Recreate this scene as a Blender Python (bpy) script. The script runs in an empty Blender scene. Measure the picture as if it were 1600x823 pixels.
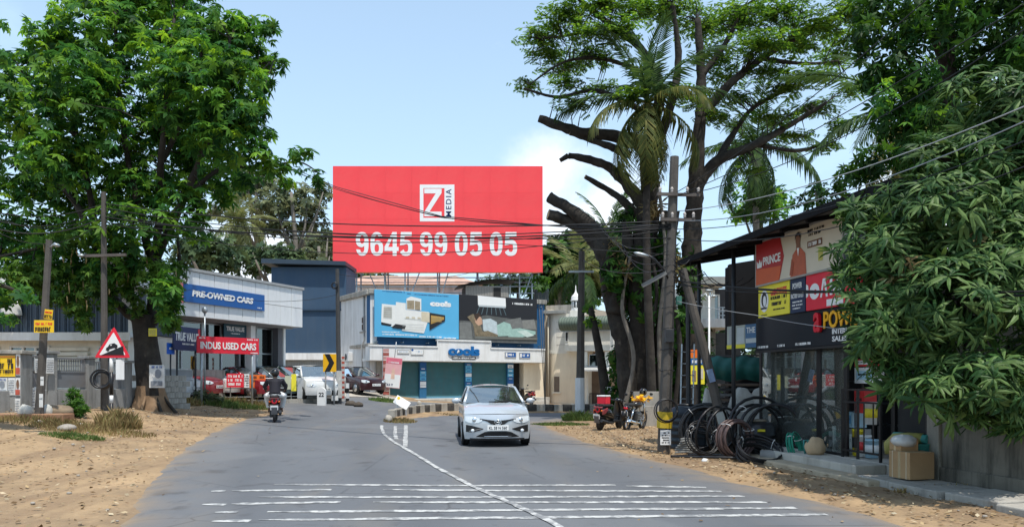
import bpy, math, random
import numpy as np
from mathutils import Vector, Matrix
random.seed(7)
RNG = np.random.default_rng(11)
SC = bpy.context.scene
COL = SC.collection
R = math.radians
PI = math.pi
FPX, CX, HY, CAMZ = 1200.0, 800.0, 592.0, 1.7
cam_d = bpy.data.cameras.new('camera')
cam = bpy.data.objects.new('camera', cam_d)
COL.objects.link(cam)
cam.location = (0, 0, CAMZ)
cam.rotation_euler = (R(90), 0, 0)
cam_d.sensor_width = 36.0
cam_d.lens = FPX / 1600.0 * 36.0
cam_d.shift_y = (HY - 411.5) / 1600.0
cam_d.clip_start = 0.1
cam_d.clip_end = 6000
SC.camera = cam
SUN_EL, SUN_AZ = R(69), math.atan2(0.34, -0.80)
sun_dir = Vector((math.sin(SUN_AZ) * math.cos(SUN_EL), math.cos(SUN_AZ) * math.cos(SUN_EL), math.sin(SUN_EL)))
sd = bpy.data.lights.new('sun', 'SUN')
sun = bpy.data.objects.new('sun', sd)
COL.objects.link(sun)
sd.energy = 3.2
sd.angle = R(0.5)
sd.color = (1.0, 0.95, 0.87)
sun.rotation_euler = sun_dir.to_track_quat('Z', 'Y').to_euler()
sun.location = (0, 0, 60)
W = bpy.data.worlds.new('World')
SC.world = W
W.use_nodes = True
nt = W.node_tree
nt.nodes.clear()
n_out = nt.nodes.new('ShaderNodeOutputWorld')
n_bg = nt.nodes.new('ShaderNodeBackground')
n_sky = nt.nodes.new('ShaderNodeTexSky')
n_sky.sky_type = 'NISHITA'
n_sky.sun_disc = False
n_sky.sun_elevation = SUN_EL
n_sky.sun_rotation = SUN_AZ
n_sky.air_density = 1.0
n_sky.dust_density = 1.0
n_sky.ozone_density = 2.0
n_bg.inputs['Strength'].default_value = 0.15
tc = nt.nodes.new('ShaderNodeTexCoord')
mp = nt.nodes.new('ShaderNodeMapping')
mp.inputs['Scale'].default_value = (1.0, 1.0, 2.2)
mp.inputs['Location'].default_value = (0.16, 0.0, 0.0)
nz = nt.nodes.new('ShaderNodeTexNoise')
nz.inputs['Scale'].default_value = 3.1
nz.inputs['Detail'].default_value = 7
nz.inputs['Roughness'].default_value = 0.52
rp = nt.nodes.new('ShaderNodeValToRGB')
rp.color_ramp.elements[0].position = 0.57
rp.color_ramp.elements[0].color = (0.42, 0.42, 0.42, 1)
rp.color_ramp.elements[1].position = 0.78
rp.color_ramp.elements[1].color = (0.8, 0.8, 0.8, 1)
mx = nt.nodes.new('ShaderNodeMixRGB')
mx.inputs['Color2'].default_value = (3.7, 5.1, 6.2, 1)
nt.links.new(tc.outputs['Generated'], mp.inputs['Vector'])
nt.links.new(mp.outputs['Vector'], nz.inputs['Vector'])
nt.links.new(nz.outputs['Fac'], rp.inputs['Fac'])
sx = nt.nodes.new('ShaderNodeSeparateXYZ')
nt.links.new(tc.outputs['Generated'], sx.inputs['Vector'])
hz = nt.nodes.new('ShaderNodeMapRange')
hz.interpolation_type = 'SMOOTHSTEP'
for k_, v_ in (('From Min', 0.0), ('From Max', 0.55), ('To Min', 0.30), ('To Max', -0.05)):
 hz.inputs[k_].default_value = v_
nt.links.new(sx.outputs['Z'], hz.inputs['Value'])
fac = nt.nodes.new('ShaderNodeMath')
fac.operation = 'ADD'
nt.links.new(rp.outputs['Color'], fac.inputs[0])
nt.links.new(hz.outputs['Result'], fac.inputs[1])
cn = nt.nodes.new('ShaderNodeTexNoise')
cn.inputs['Scale'].default_value = 7.0
cn.inputs['Detail'].default_value = 8
cn.inputs['Roughness'].default_value = 0.55
nt.links.new(tc.outputs['Generated'], cn.inputs['Vector'])
last = mx.outputs['Color']
for (cx_, cz_, r_) in ((0.038, 0.27, 0.115), (0.12, 0.19, 0.13), (-0.34, 0.16, 0.12), (0.6, 0.22, 0.2), (-0.9, 0.25, 0.25)):
 dv = Vector((cx_, 1.0, cz_)).normalized()
 ds = nt.nodes.new('ShaderNodeVectorMath')
 ds.operation = 'DISTANCE'
 ds.inputs[1].default_value = dv
 nt.links.new(tc.outputs['Generated'], ds.inputs[0])
 m1 = nt.nodes.new('ShaderNodeMapRange')
 for k_, v_ in (('From Min', 0.0), ('From Max', r_), ('To Min', 0.62), ('To Max', -0.12)):
  m1.inputs[k_].default_value = v_
 nt.links.new(ds.outputs['Value'], m1.inputs['Value'])
 a1 = nt.nodes.new('ShaderNodeMath')
 a1.operation = 'ADD'
 nt.links.new(m1.outputs['Result'], a1.inputs[0])
 nt.links.new(cn.outputs['Fac'], a1.inputs[1])
 m2 = nt.nodes.new('ShaderNodeMapRange')
 m2.interpolation_type = 'SMOOTHSTEP'
 for k_, v_ in (('From Min', 0.60), ('From Max', 0.95), ('To Min', 0.0), ('To Max', 0.7)):
  m2.inputs[k_].default_value = v_
 nt.links.new(a1.outputs['Value'], m2.inputs['Value'])
 mc = nt.nodes.new('ShaderNodeMixRGB')
 mc.inputs['Color2'].default_value = (6.6, 6.6, 6.8, 1)
 nt.links.new(m2.outputs['Result'], mc.inputs['Fac'])
 nt.links.new(last, mc.inputs['Color1'])
 last = mc.outputs['Color']
nt.links.new(fac.outputs['Value'], mx.inputs['Fac'])
nt.links.new(n_sky.outputs['Color'], mx.inputs['Color1'])
nt.links.new(last, n_bg.inputs['Color'])
nt.links.new(n_bg.outputs['Background'], n_out.inputs['Surface'])
SC.view_settings.view_transform = 'Standard'
SC.view_settings.look = 'None'
SC.view_settings.exposure = 0.50
SC.view_settings.gamma = 1.0
SC.render.engine = 'CYCLES'
SC.cycles.max_bounces = 6
SC.cycles.transparent_max_bounces = 12
SC.cycles.use_denoising = True
def sm(a, b, x):
 t = min(1.0, max(0.0, (x - a) / (b - a)))
 return t * t * (3 - 2 * t)
def interp(x, xs, ys):
 return float(np.interp(x, xs, ys))
def roadleft(y):
 return interp(y, [-10, 5, 8.8, 13.8, 18.5, 22, 26, 29, 33, 40], [-3.3, -3.9, -4.6, -6.3, -7.9, -9.0, -10.1, -10.6, -11.0, -11.0])
def T(x, y):
 """height of the ground: banked outwards (left) through the bend, verge above the road on the left"""
 w = sm(7, 24, y)
 z = 0.047 * min(max(0.0, -x - 1.0), 11.0) * w
 z += 0.20 * sm(28, 46, y) * sm(5, -3, x)
 z += 0.35 * sm(35, 44, y) * sm(-4.5, -9, x)
 d = roadleft(min(y, 34)) - x
 if d > 0:
  z += min(0.36, 0.085 * d) * sm(9, 22, y) * sm(44, 34, y)
 return z
def ray(px, py):
 return ((px - CX) / FPX, (HY - py) / FPX)       # X/Y, (Z-camz)/Y
def WP(px, py, Y):
 a, b = ray(px, py)
 return Vector((a * Y, Y, CAMZ + b * Y))
def G(px, py):
 """ground point seen at a pixel of the photograph"""
 a, b = ray(px, py)
 lo = 3.0
 y = lo
 while y < 400:
  if CAMZ + b * y <= T(a * y, y):
   break
  lo = y
  y += 0.4
 hi = y
 for _ in range(25):
  m = (lo + hi) / 2
  if CAMZ + b * m <= T(a * m, m):
   hi = m
  else:
   lo = m
 return Vector((a * hi, hi, T(a * hi, hi)))
def GX(px, Y):
 x = (px - CX) / FPX * Y
 return Vector((x, Y, T(x, Y)))
MATS = {}
def mat(name, col, rough=0.7, var=0.12, scale=2.5, bump=0.0, bscale=60.0, metal=0.0, spec=0.4, coat=0.0, stain=None, stain_amt=0.5, stain_scale=1.2, streak=False, emit=None):
 if name in MATS:
  return MATS[name]
 m = bpy.data.materials.new(name)
 m.use_nodes = True
 t = m.node_tree
 b = t.nodes['Principled BSDF']
 b.inputs['Roughness'].default_value = rough
 b.inputs['Metallic'].default_value = metal
 b.inputs['Specular IOR Level'].default_value = spec
 b.inputs['Coat Weight'].default_value = coat
 b.inputs['Coat Roughness'].default_value = 0.06
 tcn = t.nodes.new('ShaderNodeTexCoord')
 src = tcn.outputs['Object']
 n = t.nodes.new('ShaderNodeTexNoise')
 n.inputs['Scale'].default_value = scale
 n.inputs['Detail'].default_value = 6
 n.inputs['Roughness'].default_value = 0.65
 t.links.new(src, n.inputs['Vector'])
 r = t.nodes.new('ShaderNodeValToRGB')
 e = r.color_ramp.elements
 e[0].position, e[1].position = 0.3, 0.72
 e[0].color = (*[max(0, c * (1 - var)) for c in col], 1)
 e[1].color = (*[min(1, c * (1 + var)) for c in col], 1)
 t.links.new(n.outputs['Fac'], r.inputs['Fac'])
 out = r.outputs['Color']
 if stain:
  n2 = t.nodes.new('ShaderNodeTexNoise')
  n2.inputs['Scale'].default_value = stain_scale
  n2.inputs['Detail'].default_value = 8
  n2.inputs['Roughness'].default_value = 0.7
  mp2 = t.nodes.new('ShaderNodeMapping')
  mp2.inputs['Location'].default_value = (3.1, 1.7, 0.4)
  if streak:
   mp2.inputs['Scale'].default_value = (2.2, 2.2, 0.28)
  t.links.new(src, mp2.inputs['Vector'])
  t.links.new(mp2.outputs['Vector'], n2.inputs['Vector'])
  r2 = t.nodes.new('ShaderNodeValToRGB')
  r2.color_ramp.elements[0].position = 0.46
  r2.color_ramp.elements[1].position = 0.68
  r2.color_ramp.elements[0].color = (0, 0, 0, 1)
  r2.color_ramp.elements[1].color = (stain_amt, stain_amt, stain_amt, 1)
  t.links.new(n2.outputs['Fac'], r2.inputs['Fac'])
  mm = t.nodes.new('ShaderNodeMixRGB')
  mm.inputs['Color2'].default_value = (*stain, 1)
  t.links.new(r2.outputs['Color'], mm.inputs['Fac'])
  t.links.new(out, mm.inputs['Color1'])
  out = mm.outputs['Color']
 t.links.new(out, b.inputs['Base Color'])
 if rough > 0.12:
  rr = t.nodes.new('ShaderNodeMapRange')
  rr.inputs['To Min'].default_value = max(0.04, rough - 0.1)
  rr.inputs['To Max'].default_value = min(1, rough + 0.1)
  t.links.new(n.outputs['Fac'], rr.inputs['Value'])
  t.links.new(rr.outputs['Result'], b.inputs['Roughness'])
 if bump > 0:
  n3 = t.nodes.new('ShaderNodeTexNoise')
  n3.inputs['Scale'].default_value = bscale
  n3.inputs['Detail'].default_value = 5
  t.links.new(src, n3.inputs['Vector'])
  bp = t.nodes.new('ShaderNodeBump')
  bp.inputs['Strength'].default_value = bump
  bp.inputs['Distance'].default_value = 0.02
  t.links.new(n3.outputs['Fac'], bp.inputs['Height'])
  t.links.new(bp.outputs['Normal'], b.inputs['Normal'])
 MATS[name] = m
 return m
def leafmat(name, cols, trans=0.35, rough=0.5, spec=0.14):
 """leaves: colour differs from leaf to leaf (per mesh island), thin and slightly translucent"""
 m = bpy.data.materials.new(name)
 m.use_nodes = True
 t = m.node_tree
 t.nodes.clear()
 o = t.nodes.new('ShaderNodeOutputMaterial')
 g = t.nodes.new('ShaderNodeNewGeometry')
 r = t.nodes.new('ShaderNodeValToRGB')
 r.color_ramp.interpolation = 'LINEAR'
 els = r.color_ramp.elements
 while len(els) < len(cols):
  els.new(0.5)
 for i, c in enumerate(cols):
  els[i].position = i / (len(cols) - 1)
  els[i].color = (*c, 1)
 t.links.new(g.outputs['Random Per Island'], r.inputs['Fac'])
 tcn = t.nodes.new('ShaderNodeTexCoord')
 n = t.nodes.new('ShaderNodeTexNoise')
 n.inputs['Scale'].default_value = 0.85
 n.inputs['Detail'].default_value = 4
 t.links.new(tcn.outputs['Object'], n.inputs['Vector'])
 mr = t.nodes.new('ShaderNodeMapRange')
 mr.inputs['From Min'].default_value, mr.inputs['From Max'].default_value = 0.3, 0.7
 mr.inputs['To Min'].default_value, mr.inputs['To Max'].default_value = 0.55, 1.45
 t.links.new(n.outputs['Fac'], mr.inputs['Value'])
 hs = t.nodes.new('ShaderNodeHueSaturation')
 t.links.new(mr.outputs['Result'], hs.inputs['Value'])
 t.links.new(r.outputs['Color'], hs.inputs['Color'])
 b = t.nodes.new('ShaderNodeBsdfPrincipled')
 b.inputs['Roughness'].default_value = rough
 b.inputs['Specular IOR Level'].default_value = spec
 t.links.new(hs.outputs['Color'], b.inputs['Base Color'])
 tr = t.nodes.new('ShaderNodeBsdfTranslucent')
 hs2 = t.nodes.new('ShaderNodeHueSaturation')
 hs2.inputs['Value'].default_value = 1.5
 hs2.inputs['Saturation'].default_value = 1.1
 hs2.inputs['Hue'].default_value = 0.485
 t.links.new(hs.outputs['Color'], hs2.inputs['Color'])
 t.links.new(hs2.outputs['Color'], tr.inputs['Color'])
 mix = t.nodes.new('ShaderNodeMixShader')
 mix.inputs['Fac'].default_value = trans
 t.links.new(b.outputs['BSDF'], mix.inputs[1])
 t.links.new(tr.outputs['BSDF'], mix.inputs[2])
 t.links.new(mix.outputs['Shader'], o.inputs['Surface'])
 MATS[name] = m
 return m
def glassmat(name, col, alpha=0.35, rough=0.03, glare_film=0.0):
 """window glass: a thin pane, part clear and part mirror by angle"""
 m = bpy.data.materials.new(name)
 m.use_nodes = True
 t = m.node_tree
 t.nodes.clear()
 o = t.nodes.new('ShaderNodeOutputMaterial')
 tr = t.nodes.new('ShaderNodeBsdfTransparent')
 tr.inputs['Color'].default_value = (*col, 1)
 gl = t.nodes.new('ShaderNodeBsdfGlossy')
 gl.inputs['Roughness'].default_value = rough
 gl.inputs['Color'].default_value = (0.9, 0.95, 0.95, 1)
 fr = t.nodes.new('ShaderNodeFresnel')
 fr.inputs['IOR'].default_value = 1.5
 ad = t.nodes.new('ShaderNodeMath')
 ad.operation = 'ADD'
 ad.use_clamp = True
 ad.inputs[1].default_value = alpha
 t.links.new(fr.outputs['Fac'], ad.inputs[0])
 mix = t.nodes.new('ShaderNodeMixShader')
 t.links.new(ad.outputs['Value'], mix.inputs['Fac'])
 t.links.new(tr.outputs['BSDF'], mix.inputs[1])
 t.links.new(gl.outputs['BSDF'], mix.inputs[2])
 if glare_film:  # pale diffuse film mixed in to imitate a bright reflection on the pane
  df = t.nodes.new('ShaderNodeBsdfDiffuse')
  df.inputs['Color'].default_value = (.62, .63, .58, 1)
  nz_ = t.nodes.new('ShaderNodeTexNoise')
  nz_.inputs['Scale'].default_value = 2.2
  nz_.inputs['Detail'].default_value = 7
  mr_ = t.nodes.new('ShaderNodeMapRange')
  mr_.inputs['From Min'].default_value, mr_.inputs['From Max'].default_value = .3, .75
  mr_.inputs['To Min'].default_value, mr_.inputs['To Max'].default_value = glare_film * .4, glare_film * 1.6
  t.links.new(nz_.outputs['Fac'], mr_.inputs['Value'])
  mx2 = t.nodes.new('ShaderNodeMixShader')
  t.links.new(mr_.outputs['Result'], mx2.inputs['Fac'])
  t.links.new(mix.outputs['Shader'], mx2.inputs[1])
  t.links.new(df.outputs['BSDF'], mx2.inputs[2])
  mix = mx2
 t.links.new(mix.outputs['Shader'], o.inputs['Surface'])
 MATS[name] = m
 return m
class MB:
 def __init__(s):
  s.v, s.f, s.m, s.s = [], [], [], []
 def add(s, vs, fs, mi=0, smooth=False):
  o = len(s.v)
  s.v.extend([tuple(p) for p in vs])
  for f in fs:
   s.f.append([i + o for i in f])
   s.m.append(mi)
   s.s.append(smooth)
  return s
 def box(s, c, d, rz=0.0, mi=0, rot=None):
  hx, hy, hz = d[0] / 2, d[1] / 2, d[2] / 2
  M = rot if rot is not None else Matrix.Rotation(rz, 3, 'Z')
  c = Vector(c)
  vs = [c + M @ Vector((x * hx, y * hy, z * hz)) for z in (-1, 1) for (x, y) in ((-1, -1), (1, -1), (1, 1), (-1, 1))]
  return s.add(vs, [[3, 2, 1, 0], [4, 5, 6, 7], [0, 1, 5, 4], [1, 2, 6, 5], [2, 3, 7, 6], [3, 0, 4, 7]], mi)
 def bx(s, x0, x1, y0, y1, z0, z1, mi=0):
  return s.box(((x0 + x1) / 2, (y0 + y1) / 2, (z0 + z1) / 2), (abs(x1 - x0), abs(y1 - y0), abs(z1 - z0)), 0, mi)
 def bar(s, a, b, w, h=None, mi=0):
  """square bar between two points"""
  a, b = Vector(a), Vector(b)
  d = b - a
  L = d.length
  q = d.to_track_quat('Z', 'Y').to_matrix()
  return s.box((a + b) / 2, (w, h or w, L), 0, mi, rot=q)
 def tube(s, path, r, n=8, mi=0, cap=True, closed=False, smooth=True):
  P = [Vector(p) for p in path]
  k = len(P)
  rs = r if isinstance(r, (list, tuple)) else [r] * k
  tang = []
  for i in range(k):
   if closed:
    d = P[(i + 1) % k] - P[i - 1]
   else:
    d = P[min(i + 1, k - 1)] - P[max(i - 1, 0)]
   tang.append(d.normalized() if d.length > 1e-9 else Vector((0, 0, 1)))
  ref = Vector((0, 0, 1)) if abs(tang[0].z) < 0.9 else Vector((1, 0, 0))
  nrm = tang[0].cross(ref).normalized()
  vs = []
  for i in range(k):
   t = tang[i]
   nrm = (nrm - t * nrm.dot(t))
   nrm = nrm.normalized() if nrm.length > 1e-6 else t.orthogonal().normalized()
   bn = t.cross(nrm)
   for j in range(n):
    a = 2 * PI * j / n
    vs.append(P[i] + (nrm * math.cos(a) + bn * math.sin(a)) * rs[i])
  fs = []
  for i in range(k if closed else k - 1):
   i2 = (i + 1) % k
   for j in range(n):
    fs.append([i * n + j, i * n + (j + 1) % n, i2 * n + (j + 1) % n, i2 * n + j])
  s.add(vs, fs, mi, smooth)
  if cap and not closed:
   o = len(s.v) - k * n
   s.f += [[o + j for j in range(n)][::-1], [o + (k - 1) * n + j for j in range(n)]]
   s.m += [mi, mi]
   s.s += [False, False]
  return s
 def cyl(s, a, b, r0, r1=None, n=12, mi=0, smooth=True):
  return s.tube([a, b], [r0, r0 if r1 is None else r1], n, mi, True, False, smooth)
 def lathe(s, prof, c=(0, 0, 0), n=16, mi=0, axis='Z', smooth=True):
  c = Vector(c)
  vs = []
  for (r, h) in prof:
   for j in range(n):
    a = 2 * PI * j / n
    x, y = r * math.cos(a), r * math.sin(a)
    p = Vector((x, y, h)) if axis == 'Z' else (Vector((h, x, y)) if axis == 'X' else Vector((y, h, x)))
    vs.append(c + p)
  k = len(prof)
  fs = [[i * n + j, i * n + (j + 1) % n, (i + 1) * n + (j + 1) % n, (i + 1) * n + j] for i in range(k - 1) for j in range(n)]
  fs += [[j for j in range(n)][::-1], [(k - 1) * n + j for j in range(n)]]
  return s.add(vs, fs, mi, smooth)
 def ell(s, c, r, nu=12, nv=8, mi=0, rot=None):
  c = Vector(c)
  vs, fs = [], []
  for i in range(nv + 1):
   ph = PI * i / nv
   for j in range(nu):
    a = 2 * PI * j / nu
    p = Vector((r[0] * math.sin(ph) * math.cos(a), r[1] * math.sin(ph) * math.sin(a), r[2] * math.cos(ph)))
    vs.append(c + (rot @ p if rot is not None else p))
  for i in range(nv):
   for j in range(nu):
    fs.append([i * nu + j, (i + 1) * nu + j, (i + 1) * nu + (j + 1) % nu, i * nu + (j + 1) % nu])
  return s.add(vs, fs, mi, True)
 def prism(s, poly, o, ux, uy, th, mi=0):
  """polygon in the plane (o, ux, uy), thickened by th along ux x uy"""
  o, ux, uy = Vector(o), Vector(ux), Vector(uy)
  nn = ux.cross(uy).normalized() * th
  A = [o + ux * p[0] + uy * p[1] for p in poly]
  k = len(A)
  vs = A + [p + nn for p in A]
  fs = [list(range(k))[::-1], list(range(k, 2 * k))] + [[i, (i + 1) % k, k + (i + 1) % k, k + i] for i in range(k)]
  return s.add(vs, fs, mi)
 def print_(s, poly, y=-0.01, mi=0, th=0.004):
  """flat print in a local x-z plane, facing -y"""
  return s.prism([(p[0], p[1]) for p in poly], (0, y, 0), (1, 0, 0), (0, 0, 1), th, mi)
 def rect(s, x0, x1, z0, z1, y=-0.01, mi=0, th=0.004):
  return s.print_([(x0, z0), (x1, z0), (x1, z1), (x0, z1)], y, mi, th)
 def disc(s, x, z, rx, rz, y=-0.01, mi=0, th=0.004, n=20):
  return s.print_([(x + rx * math.cos(2 * PI * i / n), z + rz * math.sin(2 * PI * i / n)) for i in range(n)], y, mi, th)
 def grid(s, P, mi=0, smooth=True, close_u=False):
  """P: rows of points"""
  h, w = len(P), len(P[0])
  vs = [p for row in P for p in row]
  fs = [[i * w + j, i * w + (j + 1) % w, (i + 1) * w + (j + 1) % w, (i + 1) * w + j] for i in range(h - 1) for j in range(w if close_u else w - 1)]
  return s.add(vs, fs, mi, smooth)
 def build(s, name, mats, parent=None, bevel=0.0, sub=0, loc=None, seg=2):
  me = bpy.data.meshes.new(name)
  me.from_pydata(s.v, [], s.f)
  for m in (mats if isinstance(mats, (list, tuple)) else [mats]):
   me.materials.append(m)
  me.polygons.foreach_set('material_index', s.m)
  me.polygons.foreach_set('use_smooth', s.s)
  me.update()
  o = bpy.data.objects.new(name, me)
  COL.objects.link(o)
  if parent is not None:
   o.parent = parent
   if getattr(s, 'small', False): o['kind'] = 'stuff'
  if loc is not None:
   o.location = loc
  if bevel > 0:
   b = o.modifiers.new('bevel', 'BEVEL')
   b.width = bevel
   b.segments = seg
   b.limit_method = 'ANGLE'
   b.harden_normals = False
  if sub:
   b = o.modifiers.new('sub', 'SUBSURF')
   b.levels = b.render_levels = sub
  return o
def tag(o, label=None, cat=None, group=None, kind=None):
 if label: o['label'] = label
 if cat: o['category'] = cat
 if group: o['group'] = group
 if kind: o['kind'] = kind
 return o
def thing(name, label, cat, loc=(0, 0, 0), rz=0.0, group=None, kind=None):
 o = bpy.data.objects.new(name, None)
 COL.objects.link(o)
 o.empty_display_size = 0.2
 o.location = loc
 o.rotation_euler = (0, 0, rz)
 return tag(o, label, cat, group, kind)
def dup(root, loc=None, rz=None, label=None):
 r = root.copy()
 COL.objects.link(r)
 if loc is not None: r.location = loc
 if rz is not None: r.rotation_euler = (0, 0, rz)
 if label: r['label'] = label
 for ch in root.children:
  c = ch.copy()
  COL.objects.link(c)
  c.parent = r
  for g in ch.children:
   d = g.copy()
   COL.objects.link(d)
   d.parent = c
 return r
def share(o, n_loc, parent=None, name=None):
 """copies of a piece sharing its mesh"""
 for loc in n_loc:
  c = o.copy()
  COL.objects.link(c)
  c.parent = o.parent
  c.location = loc
class Facade:
 """vertical plane through A along the ground direction d; the viewer is on its outer side"""
 def __init__(s, A, B):
  s.A = Vector((A[0], A[1], 0))
  d = Vector((B[0] - A[0], B[1] - A[1], 0))
  s.L = d.length
  s.u = d.normalized()
  s.n = Vector((s.u.y, -s.u.x, 0))          # outward, towards -y when u is +x
  s.rz = math.atan2(s.u.y, s.u.x)
 def loc(s, px, py, off=0.0):
  a, b = ray(px, py)
  A = s.A + s.n * off
  Y = (A.x * s.u.y - A.y * s.u.x) / (a * s.u.y - s.u.x)
  p = Vector((a * Y, Y, 0))
  return (p - A).dot(s.u), CAMZ + b * Y
 def at(s, t, z=0.0, off=0.0):
  p = s.A + s.u * t + s.n * off
  return Vector((p.x, p.y, z))
 def rect(s, x0, y0, x1, y1, off=0.0):
  """pixel rectangle -> t0, t1, z0, z1 (heights averaged over both ends)"""
  t0, za = s.loc(x0, y0, off)
  t1, zb = s.loc(x1, y1, off)
  return t0, t1, min(za, zb), max(za, zb)
def fthing(F, name, label, cat, t, z, off=0.0, group=None):
 return thing(name, label, cat, F.at(t, z, off), F.rz, group)
_txt = {}
def text_mesh(s, bold=0.0, shear=0.0, spacing=1.0, depth=0.01):
 k = (s, bold, shear, spacing, depth)
 if k in _txt:
  return _txt[k]
 cu = bpy.data.curves.new('lettering', 'FONT')
 cu.body = s
 cu.align_x = 'CENTER'
 cu.offset = bold
 cu.shear = shear
 cu.space_character = spacing
 cu.extrude = depth
 cu.resolution_u = 3
 o = bpy.data.objects.new('lettering', cu)
 COL.objects.link(o)
 dg = bpy.context.evaluated_depsgraph_get()
 me = bpy.data.meshes.new_from_object(o.evaluated_get(dg))
 bpy.data.objects.remove(o)
 n = len(me.vertices)
 co = np.empty(n * 3)
 me.vertices.foreach_get('co', co)
 co = co.reshape(-1, 3)
 lo, hi = co.min(0), co.max(0)
 _txt[k] = (co, lo, hi, [list(p.vertices) for p in me.polygons])
 bpy.data.meshes.remove(me)
 return _txt[k]
def lettering(s, m, parent, cx, cz, w, h, y=-0.02, th=0.02, bold=0.0, shear=0.0, spacing=1.0, rot=0.0, name='lettering', stretch=True):
 """words fitted to w x h about (cx, cz) in the parent's local x-z plane, facing -y, standing th proud"""
 co, lo, hi, fs = text_mesh(s, bold, shear, spacing, 0.01)
 c = (lo + hi) / 2
 sx = w / (hi[0] - lo[0])
 sy = h / (hi[1] - lo[1])
 if not stretch:
  sx = sy = min(sx, sy)
 X = (co[:, 0] - c[0]) * sx
 Z = (co[:, 1] - c[1]) * sy
 ca, sa = math.cos(rot), math.sin(rot)
 X, Z = X * ca - Z * sa, X * sa + Z * ca
 Yd = y - (co[:, 2] + 0.01) / 0.02 * th
 b = MB()
 b.add(np.stack([X + cx, Yd, Z + cz], 1).tolist(), fs)
 return b.build(name, m, parent)
def smalltype(b, x0, x1, z0, z1, y, mi, rnd, words=4):
 """a line of print too small to read: ragged strokes"""
 x = x0
 h = z1 - z0
 b.small = True
 while x < x1:
  w = h * rnd.uniform(0.35, 0.6)
  if rnd.random() < 0.16:
   x += w
   continue
  k = rnd.random()
  t = h * 0.2
  xe = min(x + w * 0.8, x1)
  if xe - x < 0.25 * h:
   break
  b.rect(x, x + t, z0, z1, y, mi, 0.002)
  if k < 0.7: b.rect(x + t, xe, z1 - t, z1, y, mi, 0.002)
  if k > 0.3: b.rect(x + t, xe, z0, z0 + t, y, mi, 0.002)
  if 0.2 < k < 0.9: b.rect(xe - t * 0.9, xe, z0 + t, z1 - t, y, mi, 0.002)
  x += w
from mathutils import noise as MN
concrete = mat('concrete', (0.36, 0.34, 0.30), 0.9, 0.18, 2.0, 0.35, 30, stain=(0.10, 0.095, 0.085), stain_amt=0.75, stain_scale=1.4, streak=True)
pale_concrete = mat('pale_concrete', (0.48, 0.45, 0.39), 0.9, 0.14, 2.2, 0.3, 35, stain=(0.2, 0.18, 0.15), stain_amt=0.55, streak=True)
old_wall = mat('old_wall', (0.165, 0.15, 0.12), 0.95, 0.22, 1.6, 0.45, 22, stain=(0.025, 0.026, 0.02), stain_amt=0.9, stain_scale=1.6, streak=True)
white_paint = mat('white_paint', (0.78, 0.78, 0.76), 0.6, 0.05, 1.5, stain=(0.45, 0.43, 0.38), stain_amt=0.35, streak=True)
white_wall = mat('white_wall', (0.74, 0.74, 0.73), 0.8, 0.06, 1.2, 0.1, 20, stain=(0.36, 0.34, 0.30), stain_amt=0.5, stain_scale=0.9, streak=True)
cream_wall = mat('cream_wall', (0.80, 0.69, 0.52), 0.85, 0.05, 1.2, 0.1, 20, stain=(0.48, 0.39, 0.28), stain_amt=0.35, stain_scale=0.8, streak=True)
cream_light = mat('cream_light', (0.80, 0.76, 0.66), 0.85, 0.06, 1.2, 0.1, 20, stain=(0.4, 0.36, 0.3), stain_amt=0.35, stain_scale=0.8, streak=True)
grey_panel = mat('grey_panel', (0.74, 0.75, 0.75), 0.42, 0.04, 1.0, stain=(0.4, 0.4, 0.39), stain_amt=0.3, streak=True)
blue_clad = mat('blue_cladding', (0.055, 0.085, 0.125), 0.5, 0.12, 1.5, stain=(0.11, 0.12, 0.13), stain_amt=0.4, streak=True)
blue_wall = mat('dark_blue_wall', (0.036, 0.075, 0.130), 0.75, 0.1, 1.0, 0.08, 18, stain=(0.06, 0.09, 0.13), stain_amt=0.5, streak=True)
steel = mat('galvanised_steel', (0.42, 0.46, 0.48), 0.45, 0.15, 6, metal=0.7)
steel_blue = mat('blue_grey_paint', (0.25, 0.34, 0.40), 0.55, 0.2, 5, stain=(0.2, 0.12, 0.07), stain_amt=0.5)
dark_metal = mat('dark_metal', (0.03, 0.032, 0.035), 0.45, 0.2, 5)
black_paint = mat('black_paint', (0.013, 0.013, 0.014), 0.4, 0.2, 4)
black_dull = mat('dull_black', (0.02, 0.02, 0.02), 0.85, 0.3, 4)
rubber = mat('rubber', (0.018, 0.018, 0.019), 0.7, 0.3, 10, 0.1, 80)
red_print = mat('red_print', (0.74, 0.022, 0.045), 0.45, 0.03, 0.8)
bill_red = mat('billboard_red', (0.88, 0.060, 0.068), 0.5, 0.07, 0.35, 0.25, 0.9, stain=(0.84, 0.095, 0.09), stain_amt=0.5, stain_scale=0.35)
white_print = mat('white_print', (0.82, 0.82, 0.80), 0.5, 0.03)
blue_print = mat('blue_print', (0.012, 0.10, 0.34), 0.4, 0.06)
navy_print = mat('navy_print', (0.010, 0.022, 0.10), 0.4, 0.08)
yellow_print = mat('yellow_print', (0.86, 0.55, 0.02), 0.5, 0.06)
lemon_print = mat('lemon_print', (0.85, 0.74, 0.05), 0.5, 0.05)
black_print = mat('black_print', (0.015, 0.015, 0.018), 0.5, 0.05)
orange_print = mat('orange_print', (0.80, 0.17, 0.02), 0.5, 0.08)
pink_print = mat('pink_print', (0.78, 0.22, 0.24), 0.5, 0.06)
chrome = mat('chrome', (0.75, 0.77, 0.78), 0.12, 0.02, metal=1.0)
bark = mat('dark_bark', (0.026, 0.021, 0.017), 0.95, 0.45, 3, 1.0, 9, stain=(0.085, 0.075, 0.06), stain_amt=0.5, stain_scale=2)
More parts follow.
